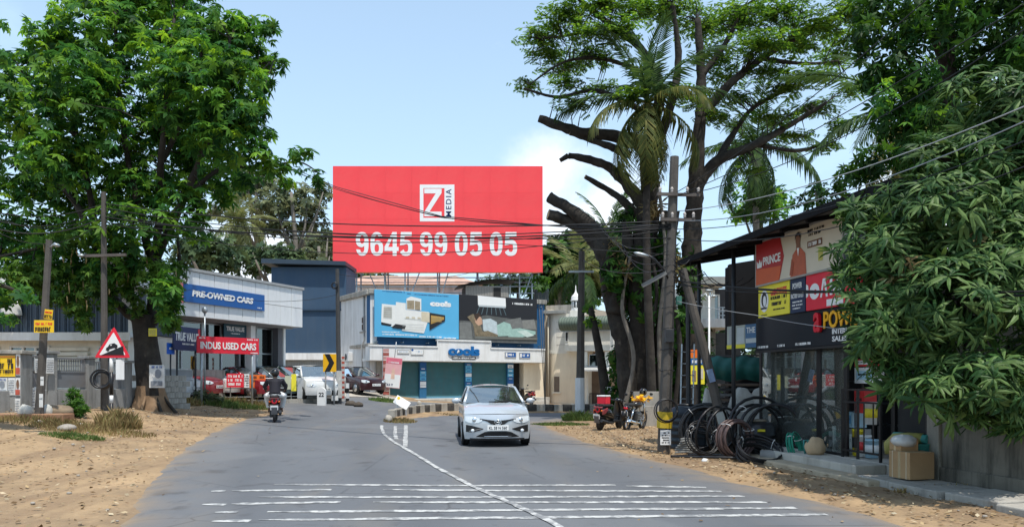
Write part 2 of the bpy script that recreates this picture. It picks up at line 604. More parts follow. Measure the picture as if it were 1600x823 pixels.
bark_tan = mat('tan_bark', (0.24, 0.155, 0.09), 0.95, 0.3, 3, 0.8, 10, stain=(0.10, 0.07, 0.045), stain_amt=0.6, stain_scale=2.5)
bark_grey = mat('grey_bark', (0.17, 0.15, 0.125), 0.95, 0.3, 4, 0.6, 14)
wood_cut = mat('cut_wood', (0.45, 0.32, 0.18), 0.9, 0.15, 5)
pole_conc = mat('pole_concrete', (0.095, 0.085, 0.075), 0.95, 0.25, 3, 0.4, 25, stain=(0.04, 0.036, 0.032), stain_amt=0.7, streak=True)
glass_dark = glassmat('dark_glass', (0.30, 0.36, 0.36), 0.13)
glass_shop = glassmat('shop_glass', (0.88, 0.92, 0.91), 0.20, 0.02, .05)
glass_car = glassmat('car_glass', (0.32, 0.38, 0.40), 0.34, 0.03, .05)
lamp_glass = mat('lamp_lens', (0.72, 0.76, 0.78), 0.12, 0.1, 8, coat=1.0, spec=0.6)
LPIX = [(178, 823), (212, 780), (245, 742), (270, 716), (300, 694), (345, 669), (395, 652), (440, 645.5)]
RPIX = [(1420, 823), (1310, 793), (1200, 765), (1100, 738), (1000, 713), (940, 697), (888, 680), (858, 668)]
Lw = [Vector((-3.1, -14, 0)), Vector((-3.4, -4, 0)), Vector((-3.9, 4, 0))] + [G(*p) for p in LPIX]
Rw = [Vector((5.2, -14, 0)), Vector((5.1, -4, 0)), Vector((4.9, 4, 0))] + [G(*p) for p in RPIX]
Lw += [Vector(p + (0,)) for p in ((-11.4, 35.0), (-10.4, 38.6), (-8.0, 41.6), (-4.6, 43.4), (0, 44.6), (6, 45.6), (14, 47.6), (26, 53), (48, 66))]
Rw += [Vector(p + (0,)) for p in ((1.25, 29.2), (2.0, 30.8), (3.2, 32.2), (5.0, 33.4), (8, 34.6), (14, 36.6), (22, 39.5), (34, 45), (58, 58))]
def resample(P, n):
 """smooth the polyline (Catmull-Rom by index), n points by index"""
 out = []
 k = len(P)
 for i in range(n):
  t = i / (n - 1) * (k - 1)
  j = min(int(t), k - 2)
  f = t - j
  p0, p1, p2, p3 = P[max(j - 1, 0)], P[j], P[j + 1], P[min(j + 2, k - 1)]
  out.append(0.5 * ((2 * p1) + (p2 - p0) * f + (2 * p0 - 5 * p1 + 4 * p2 - p3) * f * f + (3 * p1 - p0 - 3 * p2 + p3) * f ** 3))
 return out
NS = 150
Ls, Rs = resample(Lw, NS), resample(Rw, NS)
def rough_edge(P, sgn, amp):
 o = []
 for i, p in enumerate(P):
  q = P[min(i + 1, len(P) - 1)] - P[max(i - 1, 0)]
  nrm = Vector((-q.y, q.x, 0)).normalized()
  o.append(p + nrm * sgn * (MN.noise(Vector((p.x * 1.3, p.y * 1.3, sgn))) * amp + MN.noise(Vector((p.x * 4, p.y * 4, 3))) * amp * 0.5))
 return o
Ls, Rs = rough_edge(Ls, 1, 0.10), rough_edge(Rs, -1, 0.16)
ROADPOLY = np.array([(p.x, p.y) for p in Ls] + [(p.x, p.y) for p in reversed(Rs)])
def inside(poly, X, Y):
 r = np.zeros(X.shape, bool)
 n = len(poly)
 j = n - 1
 for i in range(n):
  xi, yi = poly[i]
  xj, yj = poly[j]
  c = (yi > Y) != (yj > Y)
  with np.errstate(divide='ignore', invalid='ignore'):
   xx = (xj - xi) * (Y - yi) / (yj - yi + 1e-12) + xi
  r ^= c & (X < xx)
  j = i
 return r
def Tn(x, y):
 return T(x, y)
xs = sorted(set([round(-18 + 0.22 * i, 3) for i in range(int(32 / 0.22) + 1)] + [-18 - 1.0 * 1.28 ** i for i in range(24)] + [14 + 1.0 * 1.28 ** i for i in range(24)]))
ys = sorted(set([round(4 + 0.22 * i, 3) for i in range(int(42 / 0.22) + 1)] + [4 - 1.0 * 1.3 ** i for i in range(20)] + [46.3 + 1.0 * 1.25 ** i for i in range(30)]))
XX, YY = np.meshgrid(np.array(xs), np.array(ys))
ins = inside(ROADPOLY, XX, YY)
ins2 = ins.copy()
ins2[1:-1, 1:-1] = ins[1:-1, 1:-1] & ins[:-2, 1:-1] & ins[2:, 1:-1] & ins[1:-1, :-2] & ins[1:-1, 2:]
rows = []
for j, y in enumerate(ys):
 row = []
 for i, x in enumerate(xs):
  z = T(x, y)
  if ins2[j, i]:
   z -= 0.12
  elif not ins[j, i]:
   v = Vector((x, y, 0))
   z += 0.035 * MN.noise(v * 0.9) + 0.018 * MN.noise(v * 2.7) + 0.012 * abs(MN.noise(v * 5.1)) + 0.008
  row.append((x, y, z))
 rows.append(row)
b = MB().grid(rows)
def sandmat():
 m = mat('sandy_soil', (0.335, 0.228, 0.125), 0.95, 0.26, 0.7, 0.5, 14, stain=(0.165, 0.115, 0.07), stain_amt=0.9, stain_scale=0.6)
 t = m.node_tree
 bs = t.nodes['Principled BSDF']
 src = bs.inputs['Base Color'].links[0].from_socket
 tcn = t.nodes.new('ShaderNodeTexCoord')
 for sc, lo, hi, col, amt in ((38, 0.56, 0.66, (0.20, 0.14, 0.09), 0.55), (11, 0.60, 0.70, (0.42, 0.31, 0.195), 0.6), (3.0, 0.60, 0.72, (0.40, 0.20, 0.075), 0.6)):
  n = t.nodes.new('ShaderNodeTexNoise')
  n.inputs['Scale'].default_value = sc
  n.inputs['Detail'].default_value = 6
  n.inputs['Roughness'].default_value = 0.7
  t.links.new(tcn.outputs['Object'], n.inputs['Vector'])
  r = t.nodes.new('ShaderNodeValToRGB')
  r.color_ramp.elements[0].position = lo
  r.color_ramp.elements[1].position = hi
  r.color_ramp.elements[0].color = (0, 0, 0, 1)
  r.color_ramp.elements[1].color = (amt, amt, amt, 1)
  t.links.new(n.outputs['Fac'], r.inputs['Fac'])
  mm = t.nodes.new('ShaderNodeMixRGB')
  mm.inputs['Color2'].default_value = (*col, 1)
  t.links.new(r.outputs['Color'], mm.inputs['Fac'])
  t.links.new(src, mm.inputs['Color1'])
  src = mm.outputs['Color']
 mp_ = t.nodes.new('ShaderNodeMapping')
 mp_.inputs['Scale'].default_value = (1.5, .16, 1)
 mp_.inputs['Rotation'].default_value = (0, 0, -.28)
 n = t.nodes.new('ShaderNodeTexNoise')
 n.inputs['Scale'].default_value = 1.6
 n.inputs['Detail'].default_value = 6
 t.links.new(tcn.outputs['Object'], mp_.inputs['Vector'])
 t.links.new(mp_.outputs['Vector'], n.inputs['Vector'])
 r = t.nodes.new('ShaderNodeValToRGB')
 r.color_ramp.elements[0].position, r.color_ramp.elements[1].position = .48, .62
 r.color_ramp.elements[0].color, r.color_ramp.elements[1].color = (0, 0, 0, 1), (.55, .55, .55, 1)
 t.links.new(n.outputs['Fac'], r.inputs['Fac'])
 mm = t.nodes.new('ShaderNodeMixRGB')
 mm.inputs['Color2'].default_value = (.20, .13, .075, 1)
 t.links.new(r.outputs['Color'], mm.inputs['Fac'])
 t.links.new(src, mm.inputs['Color1'])
 t.links.new(mm.outputs['Color'], bs.inputs['Base Color'])
 return m
sand = sandmat()
tag(b.build('ground', sand), 'sandy dirt ground on both sides of the road', kind='structure')
NA = 30
rows = []
for l, r in zip(Ls, Rs):
 row = []
 for k in range(NA + 1):
  f = k / NA
  x, y = l.x + (r.x - l.x) * f, l.y + (r.y - l.y) * f
  e = min(f, 1 - f) * (l - r).length
  row.append((x, y, T(x, y) + (0.035 if e > 0.05 else 0.0)))
 rows.append(row)
b = MB().grid(rows)
across = [k / NA for _ in rows for k in range(NA + 1)]
def asphalt():
 m = mat('asphalt', (0.122, 0.130, 0.141), 0.85, 0.10, 0.35, 0.25, 120, stain=(0.115, 0.12, 0.127), stain_amt=0.7, stain_scale=0.25)
 t = m.node_tree
 bs = t.nodes['Principled BSDF']
 src = bs.inputs['Base Color'].links[0].from_socket
 tcn = t.nodes.new('ShaderNodeTexCoord')
 for sc, lo, hi, col, amt, mpv in ((170, 0.55, 0.7, (0.20, 0.195, 0.185), 0.55, (1, 1, 1)), (0.9, 0.52, 0.75, (0.19, 0.17, 0.14), 0.5, (1.6, 0.22, 1)), (6, 0.62, 0.72, (0.075, 0.077, 0.08), 0.5, (1, 0.35, 1))):
  mp_ = t.nodes.new('ShaderNodeMapping')
  mp_.inputs['Scale'].default_value = mpv
  n = t.nodes.new('ShaderNodeTexNoise')
  n.inputs['Scale'].default_value = sc
  n.inputs['Detail'].default_value = 4
  t.links.new(tcn.outputs['Object'], mp_.inputs['Vector'])
  t.links.new(mp_.outputs['Vector'], n.inputs['Vector'])
  r = t.nodes.new('ShaderNodeValToRGB')
  r.color_ramp.elements[0].position = lo
  r.color_ramp.elements[1].position = hi
  r.color_ramp.elements[0].color = (0, 0, 0, 1)
  r.color_ramp.elements[1].color = (amt, amt, amt, 1)
  t.links.new(n.outputs['Fac'], r.inputs['Fac'])
  mm = t.nodes.new('ShaderNodeMixRGB')
  mm.inputs['Color2'].default_value = (*col, 1)
  t.links.new(r.outputs['Color'], mm.inputs['Fac'])
  t.links.new(src, mm.inputs['Color1'])
  src = mm.outputs['Color']
 at = t.nodes.new('ShaderNodeAttribute')
 at.attribute_name = 'across'
 def mixin(fac, col):
  global _s
  mm = t.nodes.new('ShaderNodeMixRGB')
  mm.inputs['Color2'].default_value = (*col, 1)
  t.links.new(fac, mm.inputs['Fac'])
  t.links.new(mixin.src, mm.inputs['Color1'])
  mixin.src = mm.outputs['Color']
 mixin.src = src
 def ramp(inp, stops):
  r = t.nodes.new('ShaderNodeValToRGB')
  e = r.color_ramp.elements
  while len(e) < len(stops): e.new(.5)
  for i, (p, v) in enumerate(stops):
   e[i].position = p
   e[i].color = (v, v, v, 1)
  t.links.new(inp, r.inputs['Fac'])
  return r.outputs['Color']
 def noise(sc, det=5, dist=0.0):
  n = t.nodes.new('ShaderNodeTexNoise')
  n.inputs['Scale'].default_value = sc
  n.inputs['Detail'].default_value = det
  n.inputs['Distortion'].default_value = dist
  t.links.new(tcn.outputs['Object'], n.inputs['Vector'])
  return n.outputs['Fac']
 def mul(a, c):
  q = t.nodes.new('ShaderNodeMath')
  q.operation = 'MULTIPLY'
  t.links.new(a, q.inputs[0])
  t.links.new(c, q.inputs[1])
  return q.outputs['Value']
 tracks = ramp(at.outputs['Fac'], [(0, 0), (.10, 0), (.16, .8), (.22, .1), (.32, .1), (.39, .8), (.46, 0), (.56, 0), (.63, .8), (.70, .1), (.80, .8), (.88, 0)])
 mixin(mul(tracks, ramp(noise(.6), [(.3, .35), (.7, .9)])), (.088, .093, .101))
 vo = t.nodes.new('ShaderNodeTexVoronoi')
 vo.feature = 'DISTANCE_TO_EDGE'
 vo.inputs['Scale'].default_value = .55
 vm = t.nodes.new('ShaderNodeMixRGB')
 vm.inputs['Fac'].default_value = .25
 nn = t.nodes.new('ShaderNodeTexNoise')
 nn.inputs['Scale'].default_value = 2.5
 t.links.new(tcn.outputs['Object'], vm.inputs['Color1'])
 t.links.new(nn.outputs['Color'], vm.inputs['Color2'])
 t.links.new(vm.outputs['Color'], vo.inputs['Vector'])
 mixin(mul(ramp(vo.outputs['Distance'], [(0, .6), (.010, 0)]), ramp(noise(.35), [(.44, 0), (.54, 1)])), (.05, .05, .052))
 mixin(ramp(noise(.16, 2), [(.55, 0), (.57, .55)]), (.150, .156, .162))
 mixin(ramp(noise(1.3, 6), [(.62, 0), (.70, .7)]), (.07, .07, .073))
 edge = ramp(at.outputs['Fac'], [(0, 1), (.02, .45), (.06, .14), (.16, 0), (.84, 0), (.93, .15), (.97, .6), (1, 1)])
 mixin(mul(edge, ramp(noise(1.6, 7), [(.32, .15), (.62, 1)])), (.27, .195, .12))
 t.links.new(mixin.src, bs.inputs['Base Color'])
 return m
asph = asphalt()
ro = b.build('road', asph)
ro.data.attributes.new('across', 'FLOAT', 'POINT').data.foreach_set('value', across)
tag(ro, 'two lane asphalt road bending to the right', kind='structure')
side_c = [((-10.6, 39.0), (-5.9, 42.6)), ((-11.4, 42), (-7.0, 44.5)), ((-13.0, 46), (-8.8, 47)), ((-15.6, 51), (-11.6, 52)), ((-19.4, 58), (-15.4, 59)), ((-25, 68), (-21, 69))]
rows = []
for i in range(len(side_c) - 1):
 for s_ in range(6):
  f = s_ / 6
  l = [side_c[i][0][k] * (1 - f) + side_c[i + 1][0][k] * f for k in (0, 1)]
  r = [side_c[i][1][k] * (1 - f) + side_c[i + 1][1][k] * f for k in (0, 1)]
  rows.append([(l[0] + (r[0] - l[0]) * q / 10, l[1] + (r[1] - l[1]) * q / 10, T(l[0] + (r[0] - l[0]) * q / 10, l[1] + (r[1] - l[1]) * q / 10) + 0.05) for q in range(11)])
tag(MB().grid(rows).build('side_road', mat('worn_concrete_road', (0.42, 0.38, 0.32), 0.95, 0.15, 0.8, 0.3, 20, stain=(0.27, 0.23, 0.18), stain_amt=0.7)), 'pale concrete side road climbing beside the corner shop', kind='structure')
linemat = mat('road_paint', (0.50, 0.50, 0.48), 0.8, 0.12, 6, 0.2, 60, stain=(0.17, 0.175, 0.18), stain_amt=0.9, stain_scale=6)
_r = [n for n in linemat.node_tree.nodes if n.type == 'VALTORGB'][1].color_ramp.elements
_r[0].position, _r[1].position = .44, .56
ZL = 0.0
def zr(x, y):
 return T(x, y) + 0.041 + ZL
def strip(P, w, step=0.16, worn=0.025, taper=0.0):
 """a painted line following ground points"""
 Q = []
 for i in range(len(P) - 1):
  n = max(1, int((P[i + 1] - P[i]).length / step))
  Q += [P[i].lerp(P[i + 1], k / n) for k in range(n)]
 Q.append(P[-1])
 rows = []
 for i, p in enumerate(Q):
  d = Q[min(i + 1, len(Q) - 1)] - Q[max(i - 1, 0)]
  nrm = Vector((-d.y, d.x, 0)).normalized()
  f = i / max(1, len(Q) - 1)
  ww = w * (1 - taper * max(0, 1 - f * 12))
  a = p + nrm * (ww / 2 + random.uniform(-worn, worn))
  c = p - nrm * (ww / 2 + random.uniform(-worn, worn))
  rows.append([(q.x, q.y, zr(q.x, q.y)) for q in (a, p, c)])
 return MB().grid(rows, 0, False)
def rumble(p0, p1, w=0.15):
 a, c = G(*p0), G(*p1)
 n = max(2, int((c - a).length / 0.5))
 P = []
 for i in range(n + 1):
  q = a.lerp(c, i / n)
  q.y += 0.015 * MN.noise(Vector((q.x * 0.8, q.y * 7, 0)))
  P.append(q)
 o = strip(P, w, 0.14, 0.018, 0.7).build('road_marking', linemat)
 return tag(o, 'worn white rumble bar painted across the road', kind='structure', group='rumble bars across the road')
for p0, p1 in [((428, 760), (962, 761)), ((978, 762.5), (1103, 764.5)),
    ((362, 770), (518, 768.5)), ((598, 768), (1127, 771)),
    ((404, 780), (1162, 778.5)),
    ((362, 791), (532, 788)), ((583, 788), (1196, 788)),
    ((418, 803.5), (1244, 797.5)), ((336, 804.5), (371, 804)),
    ((331, 818.5), (391, 818)), ((404, 816.5), (1292, 808)),
    ((316, 792), (352, 792.5)), ((330, 771), (352, 770.5))]:
 rumble(p0, p1)
ZL = 0.006
cl = [G(*p) for p in ((596, 666), (599, 678), (612, 690), (632, 702), (658, 718), (686, 735), (712, 749), (738, 763), (768, 777), (800, 791), (832, 806), (872, 826), (960, 880))]
tag(strip(resample(cl, 60), 0.095, 0.2, 0.014).build('road_marking', linemat), 'white centre line curving from the median nose towards the camera', kind='structure')
tag(strip([G(634, 666), G(634, 680), G(633, 700)], 0.12, 0.2, 0.012).build('road_marking', linemat), 'short white line closing the hatched nose on its right', kind='structure')
tag(strip([G(618, 667), G(617, 679), G(619, 688)], 0.10, 0.2, 0.012).build('road_marking', linemat), 'short white bar inside the hatched nose', kind='structure')
ZL = 0.002
for y0 in (671, 677, 683, 689):
 x0 = {671: 600, 677: 602, 683: 608, 689: 616}[y0]
 tag(strip([G(x0, y0), G(632, y0)], 0.05, 0.15, 0.012).build('road_marking', linemat), 'thin faded cross line in the hatched nose', kind='structure', group='cross lines in the hatched nose')
e = [Ls[i] + (Rs[i] - Ls[i]).normalized() * 0.25 for i in range(NS) if 35.5 < Ls[i].y < 44 and Ls[i].x < -3]
tag(strip(e, 0.14, 0.3, 0.015).build('road_marking', linemat), 'white edge line round the outside of the bend', kind='structure')
kb_black = mat('kerb_black', (0.055, 0.05, 0.045), 0.9, 0.3, 5, 0.3, 30, stain=(0.22, 0.19, 0.15), stain_amt=0.6, stain_scale=3)
kb_white = mat('kerb_white', (0.38, 0.35, 0.30), 0.9, 0.15, 5, 0.3, 30, stain=(0.20, 0.17, 0.13), stain_amt=0.7, stain_scale=3)
med_pts = [Vector(p + (0,)) for p in ((-4.55, 28.9), (-4.3, 31.2), (-3.7, 33.3), (-2.5, 35.2), (-0.6, 36.6), (1.6, 37.5), (4.2, 38.2), (7.5, 39.2), (12, 40.8))]
med = resample(med_pts, 200)
acc, cum = 0, [0]
for i in range(199):
 acc += (med[i + 1] - med[i]).length
 cum.append(acc)
def along(P, cum, d):
 i = int(np.searchsorted(cum, d))
 i = min(max(i, 1), len(P) - 1)
 f = (d - cum[i - 1]) / max(1e-9, cum[i] - cum[i - 1])
 return P[i - 1].lerp(P[i], f), (P[i] - P[i - 1]).normalized()
mk = thing('median_kerb', 'raised median kerb of black and white blocks in the bend', 'kerb', med[0], 0, None, 'structure')
mk.location = (0, 0, 0)
L_ = 0.46
n_st = int(acc / L_)
proto = {}
for i in range(n_st):
 p, d = along(med, cum, (i + 0.5) * L_)
 m_ = kb_black if i % 2 else kb_white
 v = random.randrange(3)
 k = (i % 2, v)
 if k not in proto:
  bb = MB()
  bb.box((0, 0, 0.18), (L_ - 0.02, 0.26, 0.44))
  o = bb.build('kerb_stone', m_, mk, 0.025)
  proto[k] = o
 else:
  o = proto[k].copy()
  COL.objects.link(o)
  o.parent = mk
 hgt = 0.9 + 0.2 * sm(0, 6, i * L_)
 o.location = (p.x, p.y, T(p.x, p.y) + 0.02 + random.uniform(-0.025, 0.012))
 o.rotation_euler = (random.uniform(-.02, .02), random.uniform(-.015, .015), math.atan2(d.y, d.x) + random.uniform(-.02, .02))
 o.scale = (1, 1, hgt)
def patch(P_in, w_fn, name, m, lab, h=0.05):
 rows = []
 for i, p in enumerate(P_in):
  d = P_in[min(i + 1, len(P_in) - 1)] - P_in[max(i - 1, 0)]
  nr = Vector((d.y, -d.x, 0)).normalized()
  w = w_fn(i / (len(P_in) - 1))
  row = []
  for k in range(9):
   f = k / 8
   q = p + nr * w * f
   z = T(q.x, q.y) + 0.045 + h * (1 - f) + 0.02 * MN.noise(q * 3) * (1 - f)
   if k == 8: z = T(q.x, q.y) + 0.02
   row.append((q.x, q.y, z))
  rows.append(row)
 return tag(MB().grid(rows).build(name, m), lab, kind='structure')
patch([p - (med[i + 1] - med[i]).cross(Vector((0, 0, 1))).normalized() * -0.1 for i, p in enumerate(med[:150])], lambda f: 0.25 + 1.0 * math.sin(PI * min(1, f * 1.2)) * (0.6 + 0.4 * random.random()), 'median_dirt', sand, 'strip of sandy dirt along the near side of the median kerb', 0.07)
# ================================================================== LEFT: showroom, compound wall, used car lot
def building(name, label, F, cat='building', group=None):
 return thing(name, label, cat, F.at(0, 0), F.rz, group)
F1 = Facade(WP(-90, 592, 29.5)[:2], WP(214, 592, 29.5)[:2])
def f1(px, py): return F1.loc(px, py)
sh = building('showroom', 'low car showroom with dark blue ribbed cladding over cream walls', F1)
tL, _ = f1(-90, 500)
tR, zg = f1(214, 640)
_, z_t = f1(100, 452); _, z_m = f1(100, 521); _, z_g2 = f1(100, 532)
b = MB().bx(tL, tR, 0.25, 9, 0.2, z_m)
b.build('wall', cream_light, sh)
MB().bx(tL, tR + 0.1, 0.2, 9.1, z_m + 0.02, z_t).build('upper_wall', blue_clad, sh)
pw = 0.36
n = int((tR - tL) / pw)
pb = MB().box((0, 0, 0), (pw - 0.025, 0.05, z_t - z_m - 0.05)).box((-0.1, -0.035, 0), (0.05, 0.04, z_t - z_m - 0.05)).box((0.1, -0.035, 0), (0.05, 0.04, z_t - z_m - 0.05))
p0 = pb.build('cladding_panel', blue_clad, sh, loc=(tL + pw / 2, 0.17, (z_t + z_m) / 2))
share(p0, [(tL + pw * (i + 0.5), 0.17, (z_t + z_m) / 2) for i in range(1, n)])
MB().bx(tL, tR, -0.5, 0.24, z_g2 + 0.1, z_m - 0.01).bx(tL, tR, -0.55, -0.5, z_g2 - 0.02, z_m + 0.02).build('gutter', white_paint, sh)
MB().bx(tL, tR + 0.2, -0.25, 9.2, z_t, z_t + 0.15).bx(tL, tR - 2.2, 1.2, 9.2, z_t + .15, z_t + 0.9).build('roof', mat('roof_sheet', (0.55, 0.54, 0.52), 0.7, 0.1, 2), sh)
for (a, c) in ((-70, -8), (12, 72), (150, 190)):
 t0, t1, z0, z1 = F1.rect(a, 616, c, 540)
 w = MB()
 for tt in (t0, t0 + (t1 - t0) * .33, t0 + (t1 - t0) * .66, t1):
  w.bx(tt - 0.04, tt + 0.04, 0.14, 0.24, z0, z1)
 w.bx(t0, t1, 0.15, 0.23, z1 - 0.07, z1).bx(t0, t1, 0.15, 0.23, z0, z0 + 0.07)
 wo = w.build('window', white_paint, sh)
 MB().bx(t0 + 0.02, t1 - .02, 0.2, 0.215, z0 + .05, z1 - .05).build('pane', glass_dark, wo)
 MB().bx(t0, t1, 0.235, 0.248, z0, z1).build('dark_backing', black_dull, wo)
t0, t1, z0, z1 = F1.rect(205, 640, 222, 493)
MB().bx(t0, t1, -0.25, 0.3, 0.2, z1).build('pillar', white_paint, sh, 0.02)
t0, t1, z0, z1 = F1.rect(75, 608, 118, 540)
b = MB()
for i in range(9):
 b.bx(t0, t1 + 0.4, 0.1, 0.22, z0 + (z1 - z0) * i / 9, z0 + (z1 - z0) * (i + .7) / 9)
b.build('louvre_screen', cream_light, sh)
t0, t1, z0, z1 = F1.rect(-20, 493, 37, 470)
MB().add([(t0, -1.3, z0), (t1 - .4, -1.3, z0), (t1, -0.05, z0), (t0, -0.05, z0), (t0, -1.0, z1), (t1 - 1.0, -1.0, z1), (t1 - .1, -0.05, z1), (t0, -0.05, z1)],
   [[3, 2, 1, 0], [4, 5, 6, 7], [0, 1, 5, 4], [1, 2, 6, 5], [2, 3, 7, 6], [3, 0, 4, 7]]).build('canopy_hood', white_paint, sh, 0.03)
wall_grey = mat('wall_grey', (0.27, 0.27, 0.26), 0.92, 0.15, 2.0, 0.35, 30, stain=(0.10, 0.10, 0.095), stain_amt=0.7, stain_scale=1.6, streak=True)
Aw, Bw = GX(66, 21.6), GX(224, 25.5)
F2 = Facade(Aw[:2], Bw[:2])
cw = thing('compound_wall', 'low grey compound wall with sheet and bar panels between piers', 'wall', F2.at(0, 0), F2.rz)
def f2r(*a): return F2.rect(*a)
zb = min(T(Aw.x, Aw.y), T(Bw.x, Bw.y)) - 0.3
_, _, z0w, z1w = f2r(66, 608, 200, 608)
zw = F2.loc(80, 609)[1]
MB().bx(-3.8, F2.L, 0.0, 0.2, zb, zw).build('plinth', wall_grey, cw, 0.01)
for (pc, pt, pw_) in ((80, 548, 0.32), (141, 556, 0.26), (200, 563, 0.24)):
 t, zt = F2.loc(pc, pt)
 b = MB().bx(t - pw_ / 2, t + pw_ / 2, -0.06, 0.26, zb, zt - 0.08).bx(t - pw_ / 2 - .05, t + pw_ / 2 + .05, -0.11, 0.31, zt - 0.08, zt)
 b.build('pier', wall_grey, cw, 0.01)
grille_m = mat('grey_gate_paint', (0.17, 0.18, 0.19), 0.5, 0.1, 4, stain=(0.2, 0.12, 0.07), stain_amt=0.3)
for (a, c, ty, by) in ((30, 72, 554, 604), (89, 136, 558, 605), (147, 192, 564, 606)):
 t0, z1 = F2.loc(a, ty)
 t1, z0 = F2.loc(c, by)
 zm = z0 + (z1 - z0) * 0.52
 b = MB().bx(t0, t1, 0.06, 0.1, z0, zm)
 b.bx(t0, t1, 0.05, 0.11, z1 - 0.05, z1).bx(t0, t0 + .05, 0.05, 0.11, z0, z1).bx(t1 - .05, t1, 0.05, 0.11, z0, z1).bx(t0, t1, .045, .115, zm - .02, zm + .03)
 g = b.build('grille_panel', grille_m, cw)
 b = MB()
 k = int((t1 - t0) / 0.085)
 for i in range(1, k):
  tt = t0 + (t1 - t0) * i / k
  b.bx(tt - 0.011, tt + 0.011, 0.07, 0.092, zm + .03, z1 - .05)
 tag(b.build('grille_bars', grille_m, g), kind='stuff')
t0, t1, z0, z1 = F2.rect(196, 622, 224, 578)
blk = MB().bx(-0.2, 0.2, -.1, .1, 0, 0.19)
first = None
for j in range(5):
 for i in range(6):
  loc = (F2.L - 0.1 + 0.42 * i + (0.21 if j % 2 else 0), 0.1, zw - 0.55 + 0.2 * j)
  if first is None:
   first = blk.build('block', concrete, cw, 0.012, loc=loc)
  else:
   share(first, [loc])
MB().bx(F2.L - .3, F2.L + 2.4, 0.0, 0.2, zb, zw - 0.56).build('footing', concrete, cw)
PF = Facade(GX(-40, 20.6)[:2], GX(34, 20.6)[:2])
pp = thing('gate_pier', 'weathered plastered gate pier covered in bills at the left edge', 'wall', PF.at(0, 0), PF.rz)
t1, zt = PF.loc(33, 548)
z0 = T(PF.at(t1).x, 20.6) - 0.2
MB().bx(-0.3, t1, 0, 0.5, z0, zt - 0.08).build('shaft', wall_grey, pp, 0.015)
MB().bx(-0.36, t1 + 0.06, -0.06, 0.56, zt - 0.08, zt + 0.02).build('cap', concrete, pp, 0.015)
def poster(F, x0, y0, x1, y1, label, m, off=0.012, cat='poster', marks=None, name='poster', group=None, th=0.006, tilt=0.0):
 t0, t1, z0, z1 = F.rect(x0, y1, x1, y0, off)
 o = fthing(F, name, label, cat, (t0 + t1) / 2, (z0 + z1) / 2, off, group)
 w, h = t1 - t0, z1 - z0
 P = []
 for j in range(5):
  P.append([(-w / 2 + w * i / 5, -0.006 - 0.012 * MN.noise(Vector((i * 1.7 + x0, j * 2.1, y0))) ** 2, -h / 2 + h * j / 4) for i in range(6)])
 b = MB().grid(P, 0, True)
 k = len(b.v)
 sheet = b.build('paper', m, o)
 if tilt:
  o.rotation_euler = (0, tilt, F.rz)
 if marks:
  b2 = MB()
  marks(b2, w, h)
  return o, b2
 return o, w, h
rnd = random.Random(5)
def inked(o, b2, mats): b2.build('print', mats, o)
paper = mat('paper', (0.72, 0.72, 0.70), 0.85, 0.06, 5, stain=(0.4, 0.39, 0.37), stain_amt=0.5, stain_scale=4)
ink = [black_print, red_print, mat('grey_ink', (0.22, 0.24, 0.27), 0.8, 0.3, 6), mat('red_ink', (0.5, 0.1, 0.06), 0.8, 0.3, 6), mat('blue_ink', (0.1, 0.16, 0.35), 0.8, 0.2, 6), mat('brown_ink', (0.2, 0.11, 0.07), 0.8, 0.4, 9), yellow_print]
def m_yellow(b, w, h):
 for i, (z, hh) in enumerate(((0.24, .2), (0.0, .26), (-.26, .16))):
  smalltype(b, -w * .46, w * .44, h * z - h * hh / 2, h * z + h * hh / 2, -0.022, 0, rnd)
 b.rect(-w * .5, w * .5, h * .42, h * .46, -0.02, 3, 0.002)
o, b2 = poster(PF, -22, 555, 24, 588, 'yellow bill with three lines of black lettering on the gate pier', yellow_print, marks=m_yellow)
inked(o, b2, ink)
def m_face(b, w, h):
 b.disc(rnd.uniform(-.1, .1) * w, h * .12, w * .22, h * .2, -0.02, 2, 0.002)
 b.rect(-w * .38, w * .38, -h * .42, -h * .2, -0.02, 2, 0.002)
 smalltype(b, -w * .4, w * .4, h * .36, h * .46, -0.022, 4, rnd)
def m_red(b, w, h):
 b.disc(0, h * .15, w * .3, h * .25, -0.02, 5, 0.002)
 b.rect(-w * .45, w * .45, -h * .45, -h * .15, -0.02, 3, 0.002)
def m_lines(b, w, h):
 for i in range(6):
  smalltype(b, -w * .4, w * .4, h * (.34 - i * .14) - h * .03, h * (.34 - i * .14) + h * .03, -0.022, 2, rnd)
for (x0, y0, x1, y1, lab, mk_, ) in [(-6, 590, 12, 617, 'creased white bill with a grey portrait low on the gate pier', m_face), (13, 590, 24, 617, 'narrow white bill with text lines beside the portrait bill on the pier', m_lines),
  (25, 552, 32, 586, 'tall thin bill with a brown figure at the pier edge below its cap', m_red), (24.5, 590, 32, 618, 'red and brown bill at the pier edge under the tall thin bill', m_red), (23.5, 622, 32, 650, 'white strip bill at the foot of the gate pier', m_lines)]:
 o, b2 = poster(PF, x0, y0, x1, y1, lab, paper, marks=mk_)
 inked(o, b2, ink)
for (x0, y0, x1, y1, lab, mk_) in [(36, 606, 45, 634, 'narrow white bill with a dark figure pasted on the plinth beside the pier', m_red), (45.5, 605, 54, 637, 'plain faded white bill pasted on the plinth next to the round portrait', m_lines), (54.5, 606, 61, 638, 'bill with an oval portrait pasted on the plinth left of the pole', m_face)]:
 o, b2 = poster(F2, x0, y0, x1, y1, lab, paper, marks=mk_)
 inked(o, b2, ink)
for (x0, y0, x1, y1, lab) in [(54, 560, 60, 582, 'white paper sheet tied to the bars left of the pole'), (71, 559, 84, 583, 'large white paper sheet curling on the pier behind the pole')]:
 o, b2 = poster(F2, x0, y0, x1, y1, lab, paper, off=0.16 if x0 > 60 else -0.03, marks=m_lines)
 inked(o, b2, ink)
